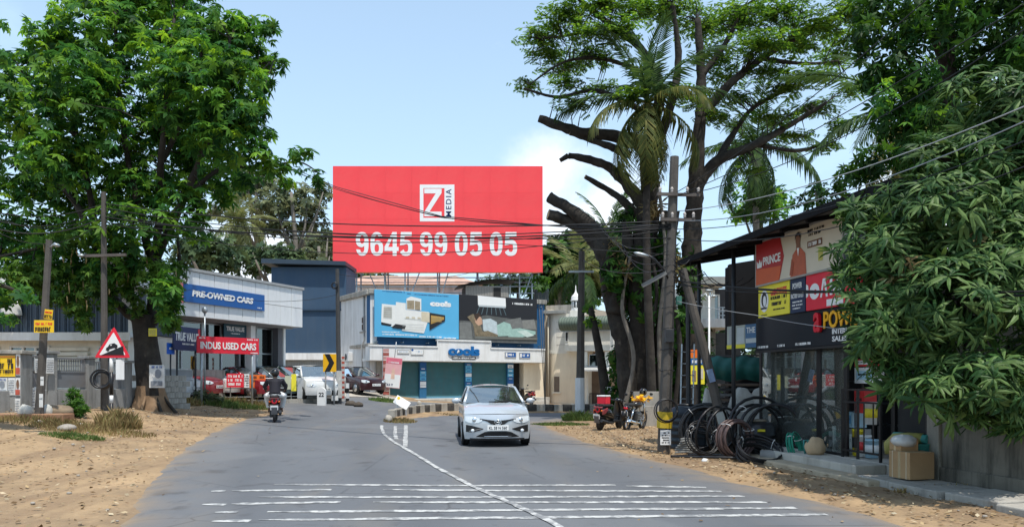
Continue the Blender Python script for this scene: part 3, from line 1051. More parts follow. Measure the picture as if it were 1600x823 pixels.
def sack(name, label, cat, loc, r, m, rz=0, seed=1, squash=0.75):
 t = MB()
 rows = []
 for i in range(9):
  ph = PI * i / 8
  row = []
  for j in range(14):
   a = 2 * PI * j / 14
   d = Vector((math.sin(ph) * math.cos(a), math.sin(ph) * math.sin(a), math.cos(ph)))
   k = 1 + 0.22 * MN.noise(d * 1.8 + Vector((seed, seed * 2.3, 0))) + 0.08 * MN.noise(d * 5 + Vector((seed, 0, 0)))
   p = d * k
   row.append((p.x * r[0], p.y * r[1], max(-0.75, p.z * (1.0 if p.z > 0 else .9)) * r[2]))
  rows.append(row)
 t.grid(rows, 0, True, close_u=True)
 o = t.build(name, m, None)
 o.location = (loc[0], loc[1], loc[2] + r[2] * 0.72)
 o.rotation_euler = (0, 0, rz)
 return tag(o, label, cat)
sack_m = mat('sack_white', (0.48, 0.47, 0.43), 0.85, 0.1, 6, 0.4, 14, stain=(0.35, 0.31, 0.25), stain_amt=0.6, stain_scale=3)
rock_m = mat('rubble_stone', (0.30, 0.27, 0.23), 0.95, 0.25, 5, 0.5, 15)
sack('sack', 'pale sack slumped at the foot of the plinth left of the pole', 'sack', G(41, 653), (0.2, 0.14, 0.2), sack_m, 0.2, 2)
sack('sack', 'small dirty white bag lying right of the leftmost pole foot', 'sack', G(72, 653), (0.16, 0.14, 0.2), sack_m, 0.4, 5)
sack('rubble_heap', 'low brown heap of soil and rubble against the plinth', 'rubble', G(88, 652), (0.42, 0.3, 0.2), mat('soil_heap', (0.2, 0.15, 0.1), 0.95, .3, 5, .6, 12), 0.1, 8)
for i, (px, py, r_, lab) in enumerate([(105, 673, .16, 'flat grey stone lying in the dry grass'), (124, 666, .09, 'small pale stone beside the green conifer'), (60, 662, .1, 'small stone on the dirt by the leftmost pole')]):
 sack('stone', lab, 'stone', G(px, py), (r_ * 1.3, r_, r_ * .6), rock_m, i, 11 + i)
ledge = MB().box((0, 0, 0), (2.6, .5, .2)).build('ledge', mat('red_concrete', (0.30, 0.16, 0.09), .9, .2, 3, .3, 20, stain=(.25, .2, .15), stain_amt=.7), None, 0.02)
g_ = G(14, 655); ledge.location = (g_.x, g_.y + .3, g_.z + .03)
tag(ledge, 'reddish concrete ledge in front of the gate pier', 'ledge')
cY = 39.0
cX = (473 - 800) / 1200 * cY
F3 = Facade((cX - 0.4105 * 9.6, cY - 9.6), (cX, cY))
pc = building('used_car_showroom', 'used car showroom with deep white panel fascia over dark glass', F3)
L3 = F3.L
_, zt3 = F3.loc(473, 453); _, zb3 = F3.loc(473, 511.5)
z3 = T(cX, cY) - 0.3
zf3 = z3 + 0.3
fas = MB().bx(0, L3, 0.06, 0.5, zb3, zt3).bx(L3 - 0.5, L3 - .06, 0.5, 7.5, zb3, zt3)
fas.build('fascia', mat('fascia_backing', (0.3, 0.3, 0.3), 0.7), pc)
cols = 12
pw = L3 / cols
hh = (zt3 - zb3) / 2
pb = MB().box((0, 0, 0), (pw - 0.025, 0.05, hh - 0.025)).build('panel', grey_panel, pc, 0.006, loc=(pw / 2, 0.035, zb3 + hh / 2))
share(pb, [(pw * (i + .5), 0.035 + random.uniform(-.004, .004), zb3 + hh * (j + .5)) for i in range(cols) for j in range(2) if (i, j) != (0, 0)])
sp = MB().box((0, 0, 0), (0.05, 0.95, hh - 0.025)).build('panel', grey_panel, pc, 0.006, loc=(L3 - .035, 0.98, zb3 + hh / 2))
share(sp, [(L3 - .035, 0.98 + .975 * i, zb3 + hh * (j + .5)) for i in range(7) for j in range(2) if (i, j) != (0, 0)])
MB().bx(-.05, L3 + .05, -0.06, 8, zt3 + .002, zt3 + 0.12).build('roof_edge', mat('roof_edge_grey', (0.35, 0.36, 0.36), .5), pc)
MB().bx(0, L3 - .1, 0.52, 7.4, zb3 - 0.06, zb3 + .05).build('soffit', mat('soffit', (0.25, 0.25, 0.25), .8), pc)
gb = MB()
NB = 8
for i in range(NB + 1):
 tt = 0.1 + (L3 - 0.9) * i / NB
 gb.bx(tt - 0.04, tt + 0.04, 1.2, 1.32, zf3, zb3 - .06)
for zz in (zf3 + 0.05, zf3 + (zb3 - zf3) * .62, zb3 - 0.12):
 gb.bx(0.06, L3 - .8, 1.215, 1.305, zz - .03, zz + .03)
gb.build('mullion_frame', steel, pc)
for i in range(NB):
 a = 0.1 + (L3 - 0.9) * i / NB + .04
 c = 0.1 + (L3 - 0.9) * (i + 1) / NB - .04
 MB().bx(a, c, 1.25, 1.262, zf3, zb3 - .06).build('pane', glass_dark, pc)
MB().bx(0.0, L3 - 0.75, 4.5, 7, zf3, zb3 - .06).build('inner_wall', mat('dim_inner_wall', (0.12, 0.12, 0.12), .8, .3, .6), pc)
MB().bx(L3 - .8, L3 - .7, 1.3, 7, zf3, zb3 - .06).build('side_wall', mat('side_grey', (0.3, 0.31, 0.32), .7), pc)
for px in (392, 434, 441):
 t, _ = F3.loc(px, 540, -0.9)
 w_ = 0.16 if px != 441 else .08
 MB().bx(t - w_, t + w_, 0.75, 1.1, z3, zb3 - .061).build('column', white_paint if px != 434 else mat('dark_grey_column', (.10, .10, .11), .5), pc, 0.01)
def panel_sign(F, name, label, x0, y0, x1, y1, m, off=0.08, depth=0.06, edge=None, group=None, cat='sign', wp=None):
 """flat sign box; corner pixels (x0,y0) lower left, (x1,y1) upper right of the mid line heights"""
 t0, t1, z0, z1 = F.rect(x0, y0, x1, y1, off)
 o = fthing(F, name, label, cat, (t0 + t1) / 2, (z0 + z1) / 2, off, group)
 w, h = t1 - t0, z1 - z0
 MB().bx(-w / 2, w / 2, 0, depth, -h / 2, h / 2).build('board', m, o, 0.004)
 if edge:
  f = MB()
  e = 0.03
  f.bx(-w / 2 - e, w / 2 + e, -.01, depth + .01, h / 2, h / 2 + e).bx(-w / 2 - e, w / 2 + e, -.01, depth + .01, -h / 2 - e, -h / 2)
  f.bx(-w / 2 - e, -w / 2, -.01, depth + .01, -h / 2, h / 2).bx(w / 2, w / 2 + e, -.01, depth + .01, -h / 2, h / 2)
  f.build('frame', edge, o)
 return o, w, h
def quad_rect(F, xl, ytl, ybl, xr, ytr, ybr, off):
 t0, z0a = F.loc(xl, ybl, off); _, z1a = F.loc(xl, ytl, off)
 t1, z0b = F.loc(xr, ybr, off); _, z1b = F.loc(xr, ytr, off)
 return t0, t1, (z0a + z0b) / 2, (z1a + z1b) / 2
def sign4(F, name, label, q, m, off=0.08, depth=0.05, edge=None, cat='sign', group=None):
 t0, t1, z0, z1 = quad_rect(F, *q, off)
 o = fthing(F, name, label, cat, (t0 + t1) / 2, (z0 + z1) / 2, off, group)
 w, h = t1 - t0, z1 - z0
 MB().bx(-w / 2, w / 2, 0, depth, -h / 2, h / 2).build('board', m, o, 0.004)
 if edge:
  e = 0.04
  f = MB()
  f.bx(-w / 2 - e, w / 2 + e, -.01, depth + .01, h / 2, h / 2 + e).bx(-w / 2 - e, w / 2 + e, -.01, depth + .01, -h / 2 - e, -h / 2)
  f.bx(-w / 2 - e, -w / 2, -.01, depth + .01, -h / 2, h / 2).bx(w / 2, w / 2 + e, -.01, depth + .01, -h / 2, h / 2)
  f.build('frame', edge, o)
 return o, w, h
o, w, h = sign4(F3, 'shop_sign', 'long blue sign reading PRE-OWNED CARS on the white panel fascia', (287, 442, 474, 413.5, 461, 483), blue_print)
lettering('PRE-OWNED CARS', white_print, o, -w * .035, h * .02, w * .75, h * .36, -0.004, 0.012, 0.045, 0.15)
b = MB(); smalltype(b, w * .39, w * .46, -h * .38, -h * .31, -0.004, 0, rnd); b.build('small_print', white_print, o)
o, w, h = sign4(F3, 'shop_sign', 'pink end sign left of the blue PRE-OWNED CARS board', (272, 439, 471, 286.4, 441.8, 473.8), pink_print)
b = MB().rect(-w * .4, w * .4, -h * .2, h * .3, -0.004, 0); b.build('print', white_print, o)
S1 = Facade(GX(264, 29.3)[:2], GX(316, 31.5)[:2])
o, w, h = sign4(S1, 'true_value_sign', 'large navy TRUE VALUE board on posts, left of the red board', (272, 510, 547, 313, 512, 548), navy_print, 0, 0.08)
lettering('TRUE VALUE', white_print, o, -w * .02, h * .08, w * .88, h * .36, -0.004, 0.01, 0.03, 0.12)
b = MB(); smalltype(b, -w * .2, w * .25, -h * .26, -h * .19, -0.004, 0, rnd); b.build('small_print', white_print, o)
b = MB().rect(w * .40, w * .49, h * .15, h * .46, -0.004, 0, 0.006); b.build('red_corner', red_print, o)
gz = T(*S1.at(1.2)[:2])
zc = o.location.z
MB().cyl((-w * .35, .05, -h / 2), (-w * .35, .05, gz - zc - .2), 0.04, n=8).build('post', dark_metal, o)
MB().cyl((w * .35, .05, -h / 2), (w * .35, .05, gz - zc - .2), 0.04, n=8).build('post', dark_metal, o)
o, w, h = sign4(S1, 'blue_board', 'bright blue board end showing behind the tree trunk', (262, 535, 553, 273, 536, 553), mat('bright_blue', (0.01, 0.12, 0.6), .4), -0.15, 0.05)
MB().rect(-w * .3, w * .4, -h * .1, h * .1, -.006).build('print', white_print, o)
MB().cyl((0, .03, -h / 2), (0, .03, -2.2), 0.03, n=8).build('post', dark_metal, o)
S2 = Facade(GX(308, 30.2)[:2], GX(404, 32.2)[:2])
o, w, h = sign4(S2, 'used_cars_sign', 'red INDUS USED CARS board on two posts above the parked cars', (308, 525, 550.5, 404.5, 528.5, 554), red_print, 0, 0.06)
lettering('INDUS USED CARS', white_print, o, 0, -h * .03, w * .9, h * .44, -0.004, 0.012, 0.03, 0)
b = MB(); smalltype(b, -w * .47, -w * .36, h * .36, h * .45, -0.004, 0, rnd); smalltype(b, w * .3, w * .48, h * .36, h * .45, -0.004, 0, rnd); smalltype(b, w * .36, w * .48, -h * .46, -h * .38, -0.004, 0, rnd); b.build('small_print', white_print, o)
gz = T(*S2.at(1)[:2]) - o.location.z
for k in (-.42, .40):
 MB().cyl((w * k, .07, h / 2), (w * k, .07, gz - .2), 0.045, n=8).build('post', steel, o)
g_ = GX(320, 31.2)
o = thing('garden_lamp', 'slim grey lamp post rising behind the red used cars board', 'lamp post', g_)
zt_ = WP(320, 488, 31.2).z - g_.z
MB().cyl((0, 0, -.2), (0, 0, zt_), .045, .035, 8).build('pole', steel, o)
MB().ell((0, 0, zt_ + .1), (.12, .12, .14), 10, 8).build('lamp_head', steel, o)
o, w, h = sign4(F3, 'window_sign', 'small teal TRUE VALUE sign hung behind the showroom glass', (350, 502, 526, 385, 506, 529), mat('teal_print', (0.02, 0.07, 0.10), .5), -0.95, 0.03)
lettering('TRUE VALUE', white_print, o, 0, h * .08, w * .8, h * .3, -0.004, 0.006, 0.03, 0)
b = MB(); smalltype(b, -w * .2, w * .2, -h * .26, -h * .19, -0.004, 0, rnd); b.build('small_print', white_print, o)
F4 = Facade(WP(424, 592, 50)[:2], WP(541, 592, 50)[:2])
bl = building('blue_building', 'plain dark blue two storey block behind the used car lot', F4)
t0, t1 = -0.2, F4.L
zt = F4.loc(480, 417)[1]; zm = F4.loc(480, 484)[1]; zb_ = F4.loc(480, 551)[1]
z0 = 0.3
MB().bx(0, t1, 0, 3, zm + .05, zt).build('upper_wall', blue_wall, bl)
MB().bx(0, t1, 0.08, 3, zb_, zm - .05).build('lower_wall', blue_wall, bl)
MB().bx(-.05, t1 + .05, -.05, 3, zm - .05, zm + .05).build('floor_band', mat('darker_blue', (0.02, 0.045, 0.08), .7), bl)
MB().add([(-.5, -.5, zt + .18), (t1 + .05, -.5, zt + .05), (t1 + .05, 3.1, zt + .05), (-.5, 3.1, zt + .18), (-.5, -.5, zt + .48), (t1 + .05, -.5, zt + .3), (t1 + .05, 3.1, zt + .3), (-.5, 3.1, zt + .48)],
   [[3, 2, 1, 0], [4, 5, 6, 7], [0, 1, 5, 4], [1, 2, 6, 5], [2, 3, 7, 6], [3, 0, 4, 7]]).build('roof', mat('roof_blue', (0.03, 0.05, 0.075), .5), bl)
MB().bx(0, t1, -.1, .3, zb_ - .45, zb_ - .01).build('beam', white_wall, bl)
b = MB().bx(0.2, t1 - .6, .3, .35, z0, zb_ - .45)
for i in range(26):
 b.bx(.2 + i * (t1 - .8) / 26, .2 + (i + .55) * (t1 - .8) / 26, .27, .3, z0, zb_ - .45)
b.build('shutter', mat('shutter_grey', (0.27, 0.29, 0.30), .5), bl)
MB().bx(t1 - .6, t1, 0.05, 3, z0 - .4, zb_ - .45).build('corner_wall', mat('dark_corner', (.05, .06, .07), .8), bl)
# ================================================================== CENTRE: corner shop, hoarding, cream building
F5 = Facade((-8.4, 45.5), (2.2, 52.0))
L5 = F5.L
shop = building('corner_shop', 'corner shop with three teal shutters under a stepped white fascia', F5)
def z5(py, px=700, off=0): return F5.loc(px, py, off)[1]
gz5 = min(T(-8.4, 45.5), T(2.2, 52)) - 0.4
z_pl = (F5.loc(600, 621)[1] + F5.loc(800, 621)[1]) / 2
z_f0 = (F5.loc(590, 565.5, .7)[1] + F5.loc(845, 564, .7)[1]) / 2
z_f1 = (F5.loc(590, 541, .7)[1] + F5.loc(845, 547, .7)[1]) / 2
z_roof = (F5.loc(587, 462)[1] + F5.loc(835, 470)[1]) / 2 + .25
MB().bx(0.02, L5, 0.6, 8, gz5, z_roof - .3).build('wall', white_wall, shop)
MB().bx(-.0, L5, 0, 0.58, z_f1 + .01, z_roof - 0.3).build('front_wall', mat('band_blue', (0.012, 0.09, 0.22), .6, .1, 2), shop)
MB().bx(-.15, L5 + .1, -.15, 8.1, z_roof - .298, z_roof).build('roof', concrete, shop, .03)
sw = Facade(F5.at(0)[:2], (-8.4 - .54 * 7.2, 45.5 + 7.2))
d_ = sw.u
sd_ = thing('shop_side_wing', 'white side wing of the corner shop with two narrow brown windows', 'building', F5.at(0), math.atan2(d_.y, d_.x))
Ls_ = sw.L
zs0 = 4.0
def sloc(px, py):
 a, c = ray(px, py)
 A = F5.at(0)
 Y = (A.x * d_.y - A.y * d_.x) / (a * d_.y - d_.x)
 return (Vector((a * Y, Y, 0)) - A).dot(d_), CAMZ + c * Y
_, zlow = sloc(560, 541); _, zup = sloc(560, 466)
MB().bx(0, Ls_, -.4, 0, zlow + .1, zup).build('upper_wall', white_wall, sd_)
MB().bx(-.1, Ls_ + .2, -.5, .18, zlow - .12, zlow + .098).build('floor_slab', concrete, sd_, .02)
MB().bx(0.1, Ls_, -.4, -.02, gz5, zlow - .12).build('lower_wall', white_wall, sd_)
MB().bx(-.1, Ls_ + .2, -.5, .25, zup + .002, zup + .28).build('parapet', concrete, sd_, .03)
wood_br = mat('brown_wood', (0.10, 0.06, 0.045), .7, .2, 6)
for (a, c, yt, yb) in ((538.5, 542.5, 499, 523), (565, 571.5, 493, 518)):
 ta, za = sloc(a, yb); tb, zb_ = sloc(c, yt)
 wdw = MB().bx(ta, tb, .0, .05, za, zb_).build('window', wood_br, sd_)
 MB().bx(min(ta, tb) + .06, max(ta, tb) - .06, .052, .06, za + .08, (za + zb_) / 2 - .04).bx(min(ta, tb) + .06, max(ta, tb) - .06, .052, .06, (za + zb_) / 2 + .04, zb_ - .08).build('shutter', mat('brown_panel', (.07, .04, .03), .7), wdw)
 MB().bx(min(ta, tb) - .06, max(ta, tb) + .06, .0, .12, za - .08, za - .002).build('sill', concrete, wdw)
ta, za = sloc(545, 600); tb, zb_ = sloc(560, 553)
MB().bx(ta, tb, -.018, .02, gz5 + .6, zb_).build('door', mat('dull_door', (.16, .14, .12), .7, .3, 4), sd_)
ta, za = sloc(566, 600); tb, zb_ = sloc(577, 560)
MB().bx(ta, tb, -.018, .02, gz5 + .6, zb_).build('door', mat('pale_door', (.45, .48, .50), .6, .1, 4), sd_)
pipe_m = mat('drain_pipe', (.30, .30, .29), .6, .2, 4)
for q in (.9, 5.2):
 MB().tube([(q, .1, zup), (q, .08, zlow + .3), (q + .05, .22, zlow), (q + .05, .07, gz5)], .05, 8).build('downpipe', pipe_m, sd_)
ac_ = thing('air_conditioner', 'pale air conditioner unit on the side wall of the corner shop', 'air conditioner', sd_.matrix_basis @ Vector((3.4, .3, zlow - .9)), math.atan2(d_.y, d_.x))
MB().box((0, 0, .28), (.8, .3, .56)).build('case', white_wall, ac_, .015)
MB().lathe([(.21, -.005), (.21, .005)], (.12, .155, .28), 16, axis='Y').build('fan_grille', dark_metal, ac_)
for q in (-.3, .3): MB().bar((q, -.3, -.02), (q, .2, -.02), .04).build('bracket', steel, ac_)
fo = .7
tA, _ = F5.loc(578, 550, fo); tB, _ = F5.loc(851, 556, fo)
MB().bx(tA + .02, tB - .02, -fo + .15, .6, z_f0 - .02, z_f0 + .14).build('canopy_slab', white_paint, shop)
tu0, zu = F5.loc(684, 532, fo); tu1, zu2 = F5.loc(766, 535, fo)
zu = (zu + zu2) / 2
tm0, _ = F5.loc(690, 540, fo)
poly = [(tA, z_f0), (tB, z_f0), (tB, z_f1), (tu1, z_f1), (tu1, zu), (tu0, zu), (tu0, z_f1), (tA, z_f1)]
MB().prism(poly, (0, -fo, 0), (1, 0, 0), (0, 0, 1), -.15).build('fascia', white_paint, shop, .015)
MB().bx(tA, tA + .15, -fo + .152, .0, z_f0, z_f1).bx(tB - .15, tB, -fo + .152, .6, z_f0, z_f1).build('fascia_return', white_paint, shop)
cp = MB().bx(tA - .05, tu0 - .06, -fo - .05, -fo + .2, z_f1 + .002, z_f1 + .1).bx(tu1 + .06, tB + .05, -fo - .05, -fo + .2, z_f1 + .002, z_f1 + .1).bx(tu0 - .05, tu1 + .05, -fo - .05, -fo + .2, zu + .002, zu + .1)
cp.bx(tu0 - .06, tu0 + .0, -fo - .045, -fo - .002, z_f1, zu).bx(tu1, tu1 + .06, -fo - .045, -fo - .002, z_f1, zu)
cp.build('coping', white_paint, shop, .01)
teal = mat('teal_shutter', (0.055, 0.17, 0.19), .5, .12, 1.5, stain=(0.09, 0.14, 0.15), stain_amt=.5, streak=True)
pil = [(588, 609, None), (655, 666, 'ad'), (726, 737, 'ad'), (792, 802, 'ad')]
edges = []
for (a, c, k) in pil:
 t0, _ = F5.loc(a, 590); t1, _ = F5.loc(c, 590)
 edges.append((t0, t1))
 MB().bx(t0, t1, -.05, .3, z_pl - .1, z_f0 - .021).build('pillar', mat('pillar_blue', (0.02, 0.12, 0.24), .6, .1, 2) if k else concrete, shop, .01)
for i in range(3):
 t0, t1 = edges[i][1], edges[i + 1][0]
 rows = []
 nsl = 30
 b = MB()
 zA, zB = z_pl, z_f0 - .03
 for k in range(nsl):
  za = zA + (zB - zA) * k / nsl
  zc_ = zA + (zB - zA) * (k + 1) / nsl
  b.add([(t0, .12, za), (t1, .12, za), (t1, .09, (za + zc_) / 2), (t0, .09, (za + zc_) / 2), (t1, .12, zc_), (t0, .12, zc_)], [[0, 1, 2, 3], [3, 2, 4, 5]])
 b.build('shutter', teal, shop)
 MB().bx(t0, t1, .07, .15, z_pl - .02, z_pl + .09).build('shutter_bar', mat('bar_blue', (.12, .3, .42), .5), shop)
t0 = edges[3][1]; t1 = F5.loc(818, 590)[0]
MB().bx(t0, t1, .55, .6, z_pl - .1, z_f0).build('doorway_shade_sheet', black_dull, shop)  # black sheet painted as the shade inside the doorway
MB().bx(t1, L5, .0, .5, gz5, z_f0 - .021).build('end_wall', cream_wall, shop)
MB().bx(tA + .3, tB, -1.3, .6, gz5, z_pl - .02).bx(tA + .6, tB - .4, -1.8, -1.3, gz5, z_pl - .22).build('plinth', pale_concrete, shop, .02)
for i, (a, c, k) in enumerate(pil):
 if not k: continue
 t0, t1 = edges[i]
 o = fthing(F5, 'pillar_advert', ['strip of blue stickers up the shutter pillar left of the middle shutter', 'strip of blue stickers up the pillar right of the middle shutter', 'strip of blue stickers up the last pillar beside the dark doorway'][i - 1], 'advert', (t0 + t1) / 2, z_pl + .5, .055)
 b = MB()
 w = t1 - t0
 zz = 0.15
 while zz < z_f0 - z_pl - .7:
  hh = rnd.uniform(.12, .28)
  b.rect(-w * .42, w * .42, zz, zz + hh, -.003, rnd.choice([0, 1, 2, 2]), .004)
  b.rect(-w * .25, w * .25, zz + hh * .3, zz + hh * .55, -.008, rnd.choice([0, 1]), .004)
  zz += hh + rnd.uniform(.01, .08)
 b.build('stickers', [white_print, blue_print, mat('sky_print', (.12, .45, .7), .5)], o)
cool_b = mat('logo_blue', (0.0, 0.12, 0.36), .35, .05)
tl0, zl0 = F5.loc(700, 555, fo + .02); tl1, zl1 = F5.loc(749, 541, fo + .02)
o = fthing(F5, 'shop_logo', 'blue raised cools lettering on the stepped fascia', 'sign', (tl0 + tl1) / 2, (zl0 + zl1) / 2, fo + .02)
w, h = tl1 - tl0, zl1 - zl0
lettering('cools', cool_b, o, 0, 0, w, h, 0, .06, .045, 0, .95)
MB().prism([(-.05, -.1), (.12, .02), (.05, .14), (-.02, .05)], (-w * .21, -.07, -.06), (1, 0, 0), (0, 0, 1), .02).build('penguin_mark', white_print, o)
b = MB().rect(-w * .38, w * .38, -h * .86, -h * .6, 0.0, 0, .01)
smalltype(b, -w * .36, w * .36, -h * .8, -h * .66, -.012, 1, rnd)
b.build('strapline', [black_print, white_print], o)
for (a, c, yt, yb, m_, lab, tx) in ((621.5, 639, 547, 551, white_print, 'small white strip sign on the fascia, leftmost', 0), (642.5, 661, 545, 553, white_print, 'white sign with a blue mark on the fascia, right of the strip sign', 1), (789.5, 806, 550.5, 557.5, blue_print, 'small blue sign with white print on the fascia near its right end', 2), (812, 828, 551.5, 558.5, blue_print, 'rightmost small blue sign on the fascia', 3)):
 o, w, h = panel_sign(F5, 'fascia_sign', lab, a, yb, c, yt, m_, fo + .03, .025, mat('sign_edge', (.4, .4, .38), .6))
 b = MB()
 if tx == 1:
  b.disc(-w * .4, h * .3, .07, .07, -.004, 1)
  smalltype(b, -w * .1, w * .42, -h * .15, h * .2, -.004, 2, rnd)
 elif tx >= 2:
  b.rect(-w * .46, -w * .3, -h * .4, h * .4, -.004, 0)
  smalltype(b, -w * .22, w * .42, -h * .2, h * .25, -.004, 0, rnd)
 else:
  smalltype(b, -w * .4, w * .4, -h * .2, h * .2, -.004, 2, rnd)
 b.build('print', [white_print, blue_print, mat('pale_ink', (.45, .55, .65), .6)], o)
sky_b = mat('ad_sky_blue', (0.10, 0.42, 0.68), .45, .04, .6)
o, w, h = sign4(F5, 'kitchen_billboard', 'sky blue billboard of white kitchen appliances above the shutters', (585.5, 452, 524, 717, 460, 531), sky_b, .5, .12)
PX = lambda px: (px - 585.5) / (717 - 585.5) * w - w / 2
PZ = lambda py: h / 2 - (py - 455.5) / 72 * h
b = MB()
ap = [  # (polygon in photo pixels, material)
 ([(596, 477), (617, 478), (617, 509), (595, 505)], 0), ([(599, 480), (611, 481), (611, 500), (598, 499)], 1), ([(595, 505), (610, 508), (610, 511), (595, 509)], 2),
 ([(617, 473), (632, 474), (632, 513), (609, 511), (617, 500)], 0), ([(633, 467), (640, 463), (656, 466), (656, 484), (633, 484)], 0), ([(634, 470), (645, 469), (645, 483), (634, 483)], 3), ([(646, 469.5), (654, 470.5), (654, 484), (646, 483.5)], 3),
 ([(626, 484), (668, 486), (668, 496), (660, 520), (626, 517)], 0), ([(630, 497), (657, 499), (657, 501), (630, 499)], 1), ([(656, 486), (671, 487), (671, 503), (656, 501)], 4), ([(669, 487), (694, 490), (694, 499), (669, 515)], 2), ([(671, 491), (692, 493), (692, 497), (671, 505)], 5), ([(616, 507), (632, 509), (630, 515), (610, 513)], 2)]
for k, (pl, mi) in enumerate(ap):
 b.print_([(PX(x), PZ(y)) for (x, y) in pl][::-1], -.004 - .003 * k, mi, .003)
for i in range(5):
 b.rect(PX(598.5), PX(610.5), PZ(483.5 + i * 3.2), PZ(482.9 + i * 3.2), -.03, 3, .003)
 b.rect(PX(672), PX(688), PZ(494 + i * 1.7), PZ(493.3 + i * 1.7), -.05, 6, .003)
for i in range(3):
 b.rect(PX(632 + i * 9), PX(637 + i * 9), PZ(497.5), PZ(495), -.04, 4, .003)
 b.rect(PX(626.5), PX(660), PZ(506.5 + i * 4), PZ(506 + i * 4), -.05, 1, .003)
smalltype(b, PX(596), PX(622), PZ(520.5), PZ(519), -.004, 7, rnd)
for (a, c) in ((596, 650), (653, 690), (692, 712)):
 smalltype(b, PX(a), PX(c), PZ(524.5 + (a - 596) * .03), PZ(522.5 + (a - 596) * .03), -.004, 7, rnd)
for (a, c) in ((596, 631), (634, 640), (645, 700)):
 smalltype(b, PX(a), PX(c), PZ(458.2 + (a - 596) * .04), PZ(456.6 + (a - 596) * .04), -.004, 8, rnd)
b.build('print', [mat('ad_white', (.78, .78, .74), .5, .05), mat('ad_grey', (.55, .56, .52), .5), mat('ad_dark', (.02, .02, .022), .5), mat('ad_bronze', (.32, .26, .17), .5, .3, 5), mat('ad_sand', (.62, .55, .40), .5), mat('ad_oven', (.42, .25, .06), .5, .3, 6), mat('ad_amber', (.7, .5, .2), .5), white_print, mat('ad_ink', (.03, .1, .25), .5)], o)
lettering('cools', white_print, o, PX(687), PZ(472), w * .26, h * .125, -.004, .004, .08, 0, .92)
b = MB(); smalltype(b, PX(690), PX(702), PZ(480.6), PZ(479.2), -.004, 0, rnd); b.build('small_print', mat('sky_ink', (.3, .6, .8), .5), o)
o, w, h = sign4(F5, 'sleep_billboard', 'black billboard of a woman asleep on a sofa under an air conditioner', (717.6, 460, 531, 839, 467, 538), black_print, .52, .12)
PX2 = lambda px: (px - 717.6) / (839 - 717.6) * w - w / 2
PZ2 = lambda py: h / 2 - (py - 463.5) / 71 * h
b = MB()
def pz_(x, y): return (PX2(x), PZ2(y + .0))
ad2 = [([(717.6, 503), (735, 503), (737, 527), (839, 529), (839, 535), (717.6, 535)], 0), ([(717.8, 506), (735, 505), (737, 530), (717.8, 530)], 1),
  ([(745, 463.5), (788, 465), (788.5, 478), (745.5, 478)], 2), ([(746, 478.2), (788.5, 478.2), (788, 480.5), (747, 480.5)], 3),
  ([(735, 500), (757, 493), (800, 497), (839, 497), (839, 526), (737, 527)], 0), ([(787, 500), (812, 494), (816, 510), (796, 514)], 1), ([(814, 499), (834, 496), (838, 512), (816, 512)], 4),
  ([(729, 497), (738, 492), (746, 500), (753, 522), (741, 527), (738, 508)], 5), ([(740, 498), (746, 492), (751, 499), (752, 507), (746, 510), (741, 505)], 6), ([(739, 493), (746, 490), (751, 496), (747, 496), (742, 503)], 7),
  ([(752, 500), (764, 498), (774, 503), (777, 524), (762, 526), (753, 516)], 8), ([(774, 508), (785, 502), (795, 505), (798, 513), (792, 524), (776, 525)], 9), ([(792, 514), (810, 511), (836, 515), (836, 520), (812, 526), (792, 526)], 9), ([(806, 516), (820, 514), (834, 522), (822, 525)], 10),
  ([(741, 521), (760, 517), (776, 523), (772, 528), (745, 528)], 5), ([(739, 526), (839, 525), (839, 529), (740, 530)], 11)]
for k, (pl, mi) in enumerate(ad2):
 b.print_([pz_(x, y) for (x, y) in pl][::-1], -.004 - .003 * k, mi, .003)
for i in range(7):
 x = 747 + i * 6.2
 b.print_([pz_(x, 481), pz_(x + 1.2, 481), pz_(x + (i - 3) * 1.4 + 1, 492), pz_(x + (i - 3) * 1.4, 492)][::-1], -.004, 12, .003)
smalltype(b, PX2(799), PX2(833), PZ2(474), PZ2(471), -.004, 2, rnd)
b.build('print', [mat('sofa_dark', (.10, .105, .10), .6, .25, 3), mat('sofa_grey', (.17, .175, .165), .6, .2, 4), white_print, mat('ac_grey', (.5, .55, .57), .5), mat('cushion', (.22, .22, .2), .6, .2, 4), mat('ad_hair_scarf', (.20, .16, .10), .6, .4, 6), mat('ad_skin', (.55, .33, .22), .6), mat('ad_hair', (.05, .03, .02), .7), mat('ad_shirt', (.50, .58, .60), .6, .15, 5), mat('ad_mint', (.33, .50, .44), .6, .15, 5), mat('ad_mint_light', (.55, .66, .60), .6, .1, 5), mat('sofa_edge', (.14, .14, .12), .6), mat('ad_breeze', (.10, .15, .17), .6)], o)
bk = MB().bar((0, -.38, 0), (0, .0, 0), .06).build('billboard_bracket', steel_blue, shop, loc=(.3, 0, z_f1 + .3))
share(bk, [(tt, 0, zz) for tt in np.linspace(0.3, L5 - .5, 8) for zz in (z_f1 + .3, z_roof - .5)][1:])
PP = Facade(GX(600, 43.6)[:2], GX(628, 43.6)[:2])
o = fthing(PP, 'hanging_banner', 'tilted pink and white paper banner hung at the shop corner', 'banner', PP.loc(614, 580)[0], PP.loc(614, 582)[1])
w, h = .92, 1.72
MB().bx(-w / 2, w / 2, 0, .02, -h / 2, h / 2).build('sheet', mat('banner_pink', (.78, .42, .42), .6, .1, 2), o)
b = MB().rect(-w * .48, w * .48, h * .3, h * .48, -.003, 0).rect(-w * .48, w * .48, -h * .48, -h * .05, -.003, 1)
b.print_([(-.1, -.35), (.12, -.35), (.1, .1), (.02, .3), (-.08, .1)], -.008, 2)
smalltype(b, -.3, .3, .55, .63, -.008, 1, rnd); smalltype(b, -.35, .1, -.75, -.62, -.008, 3, rnd)
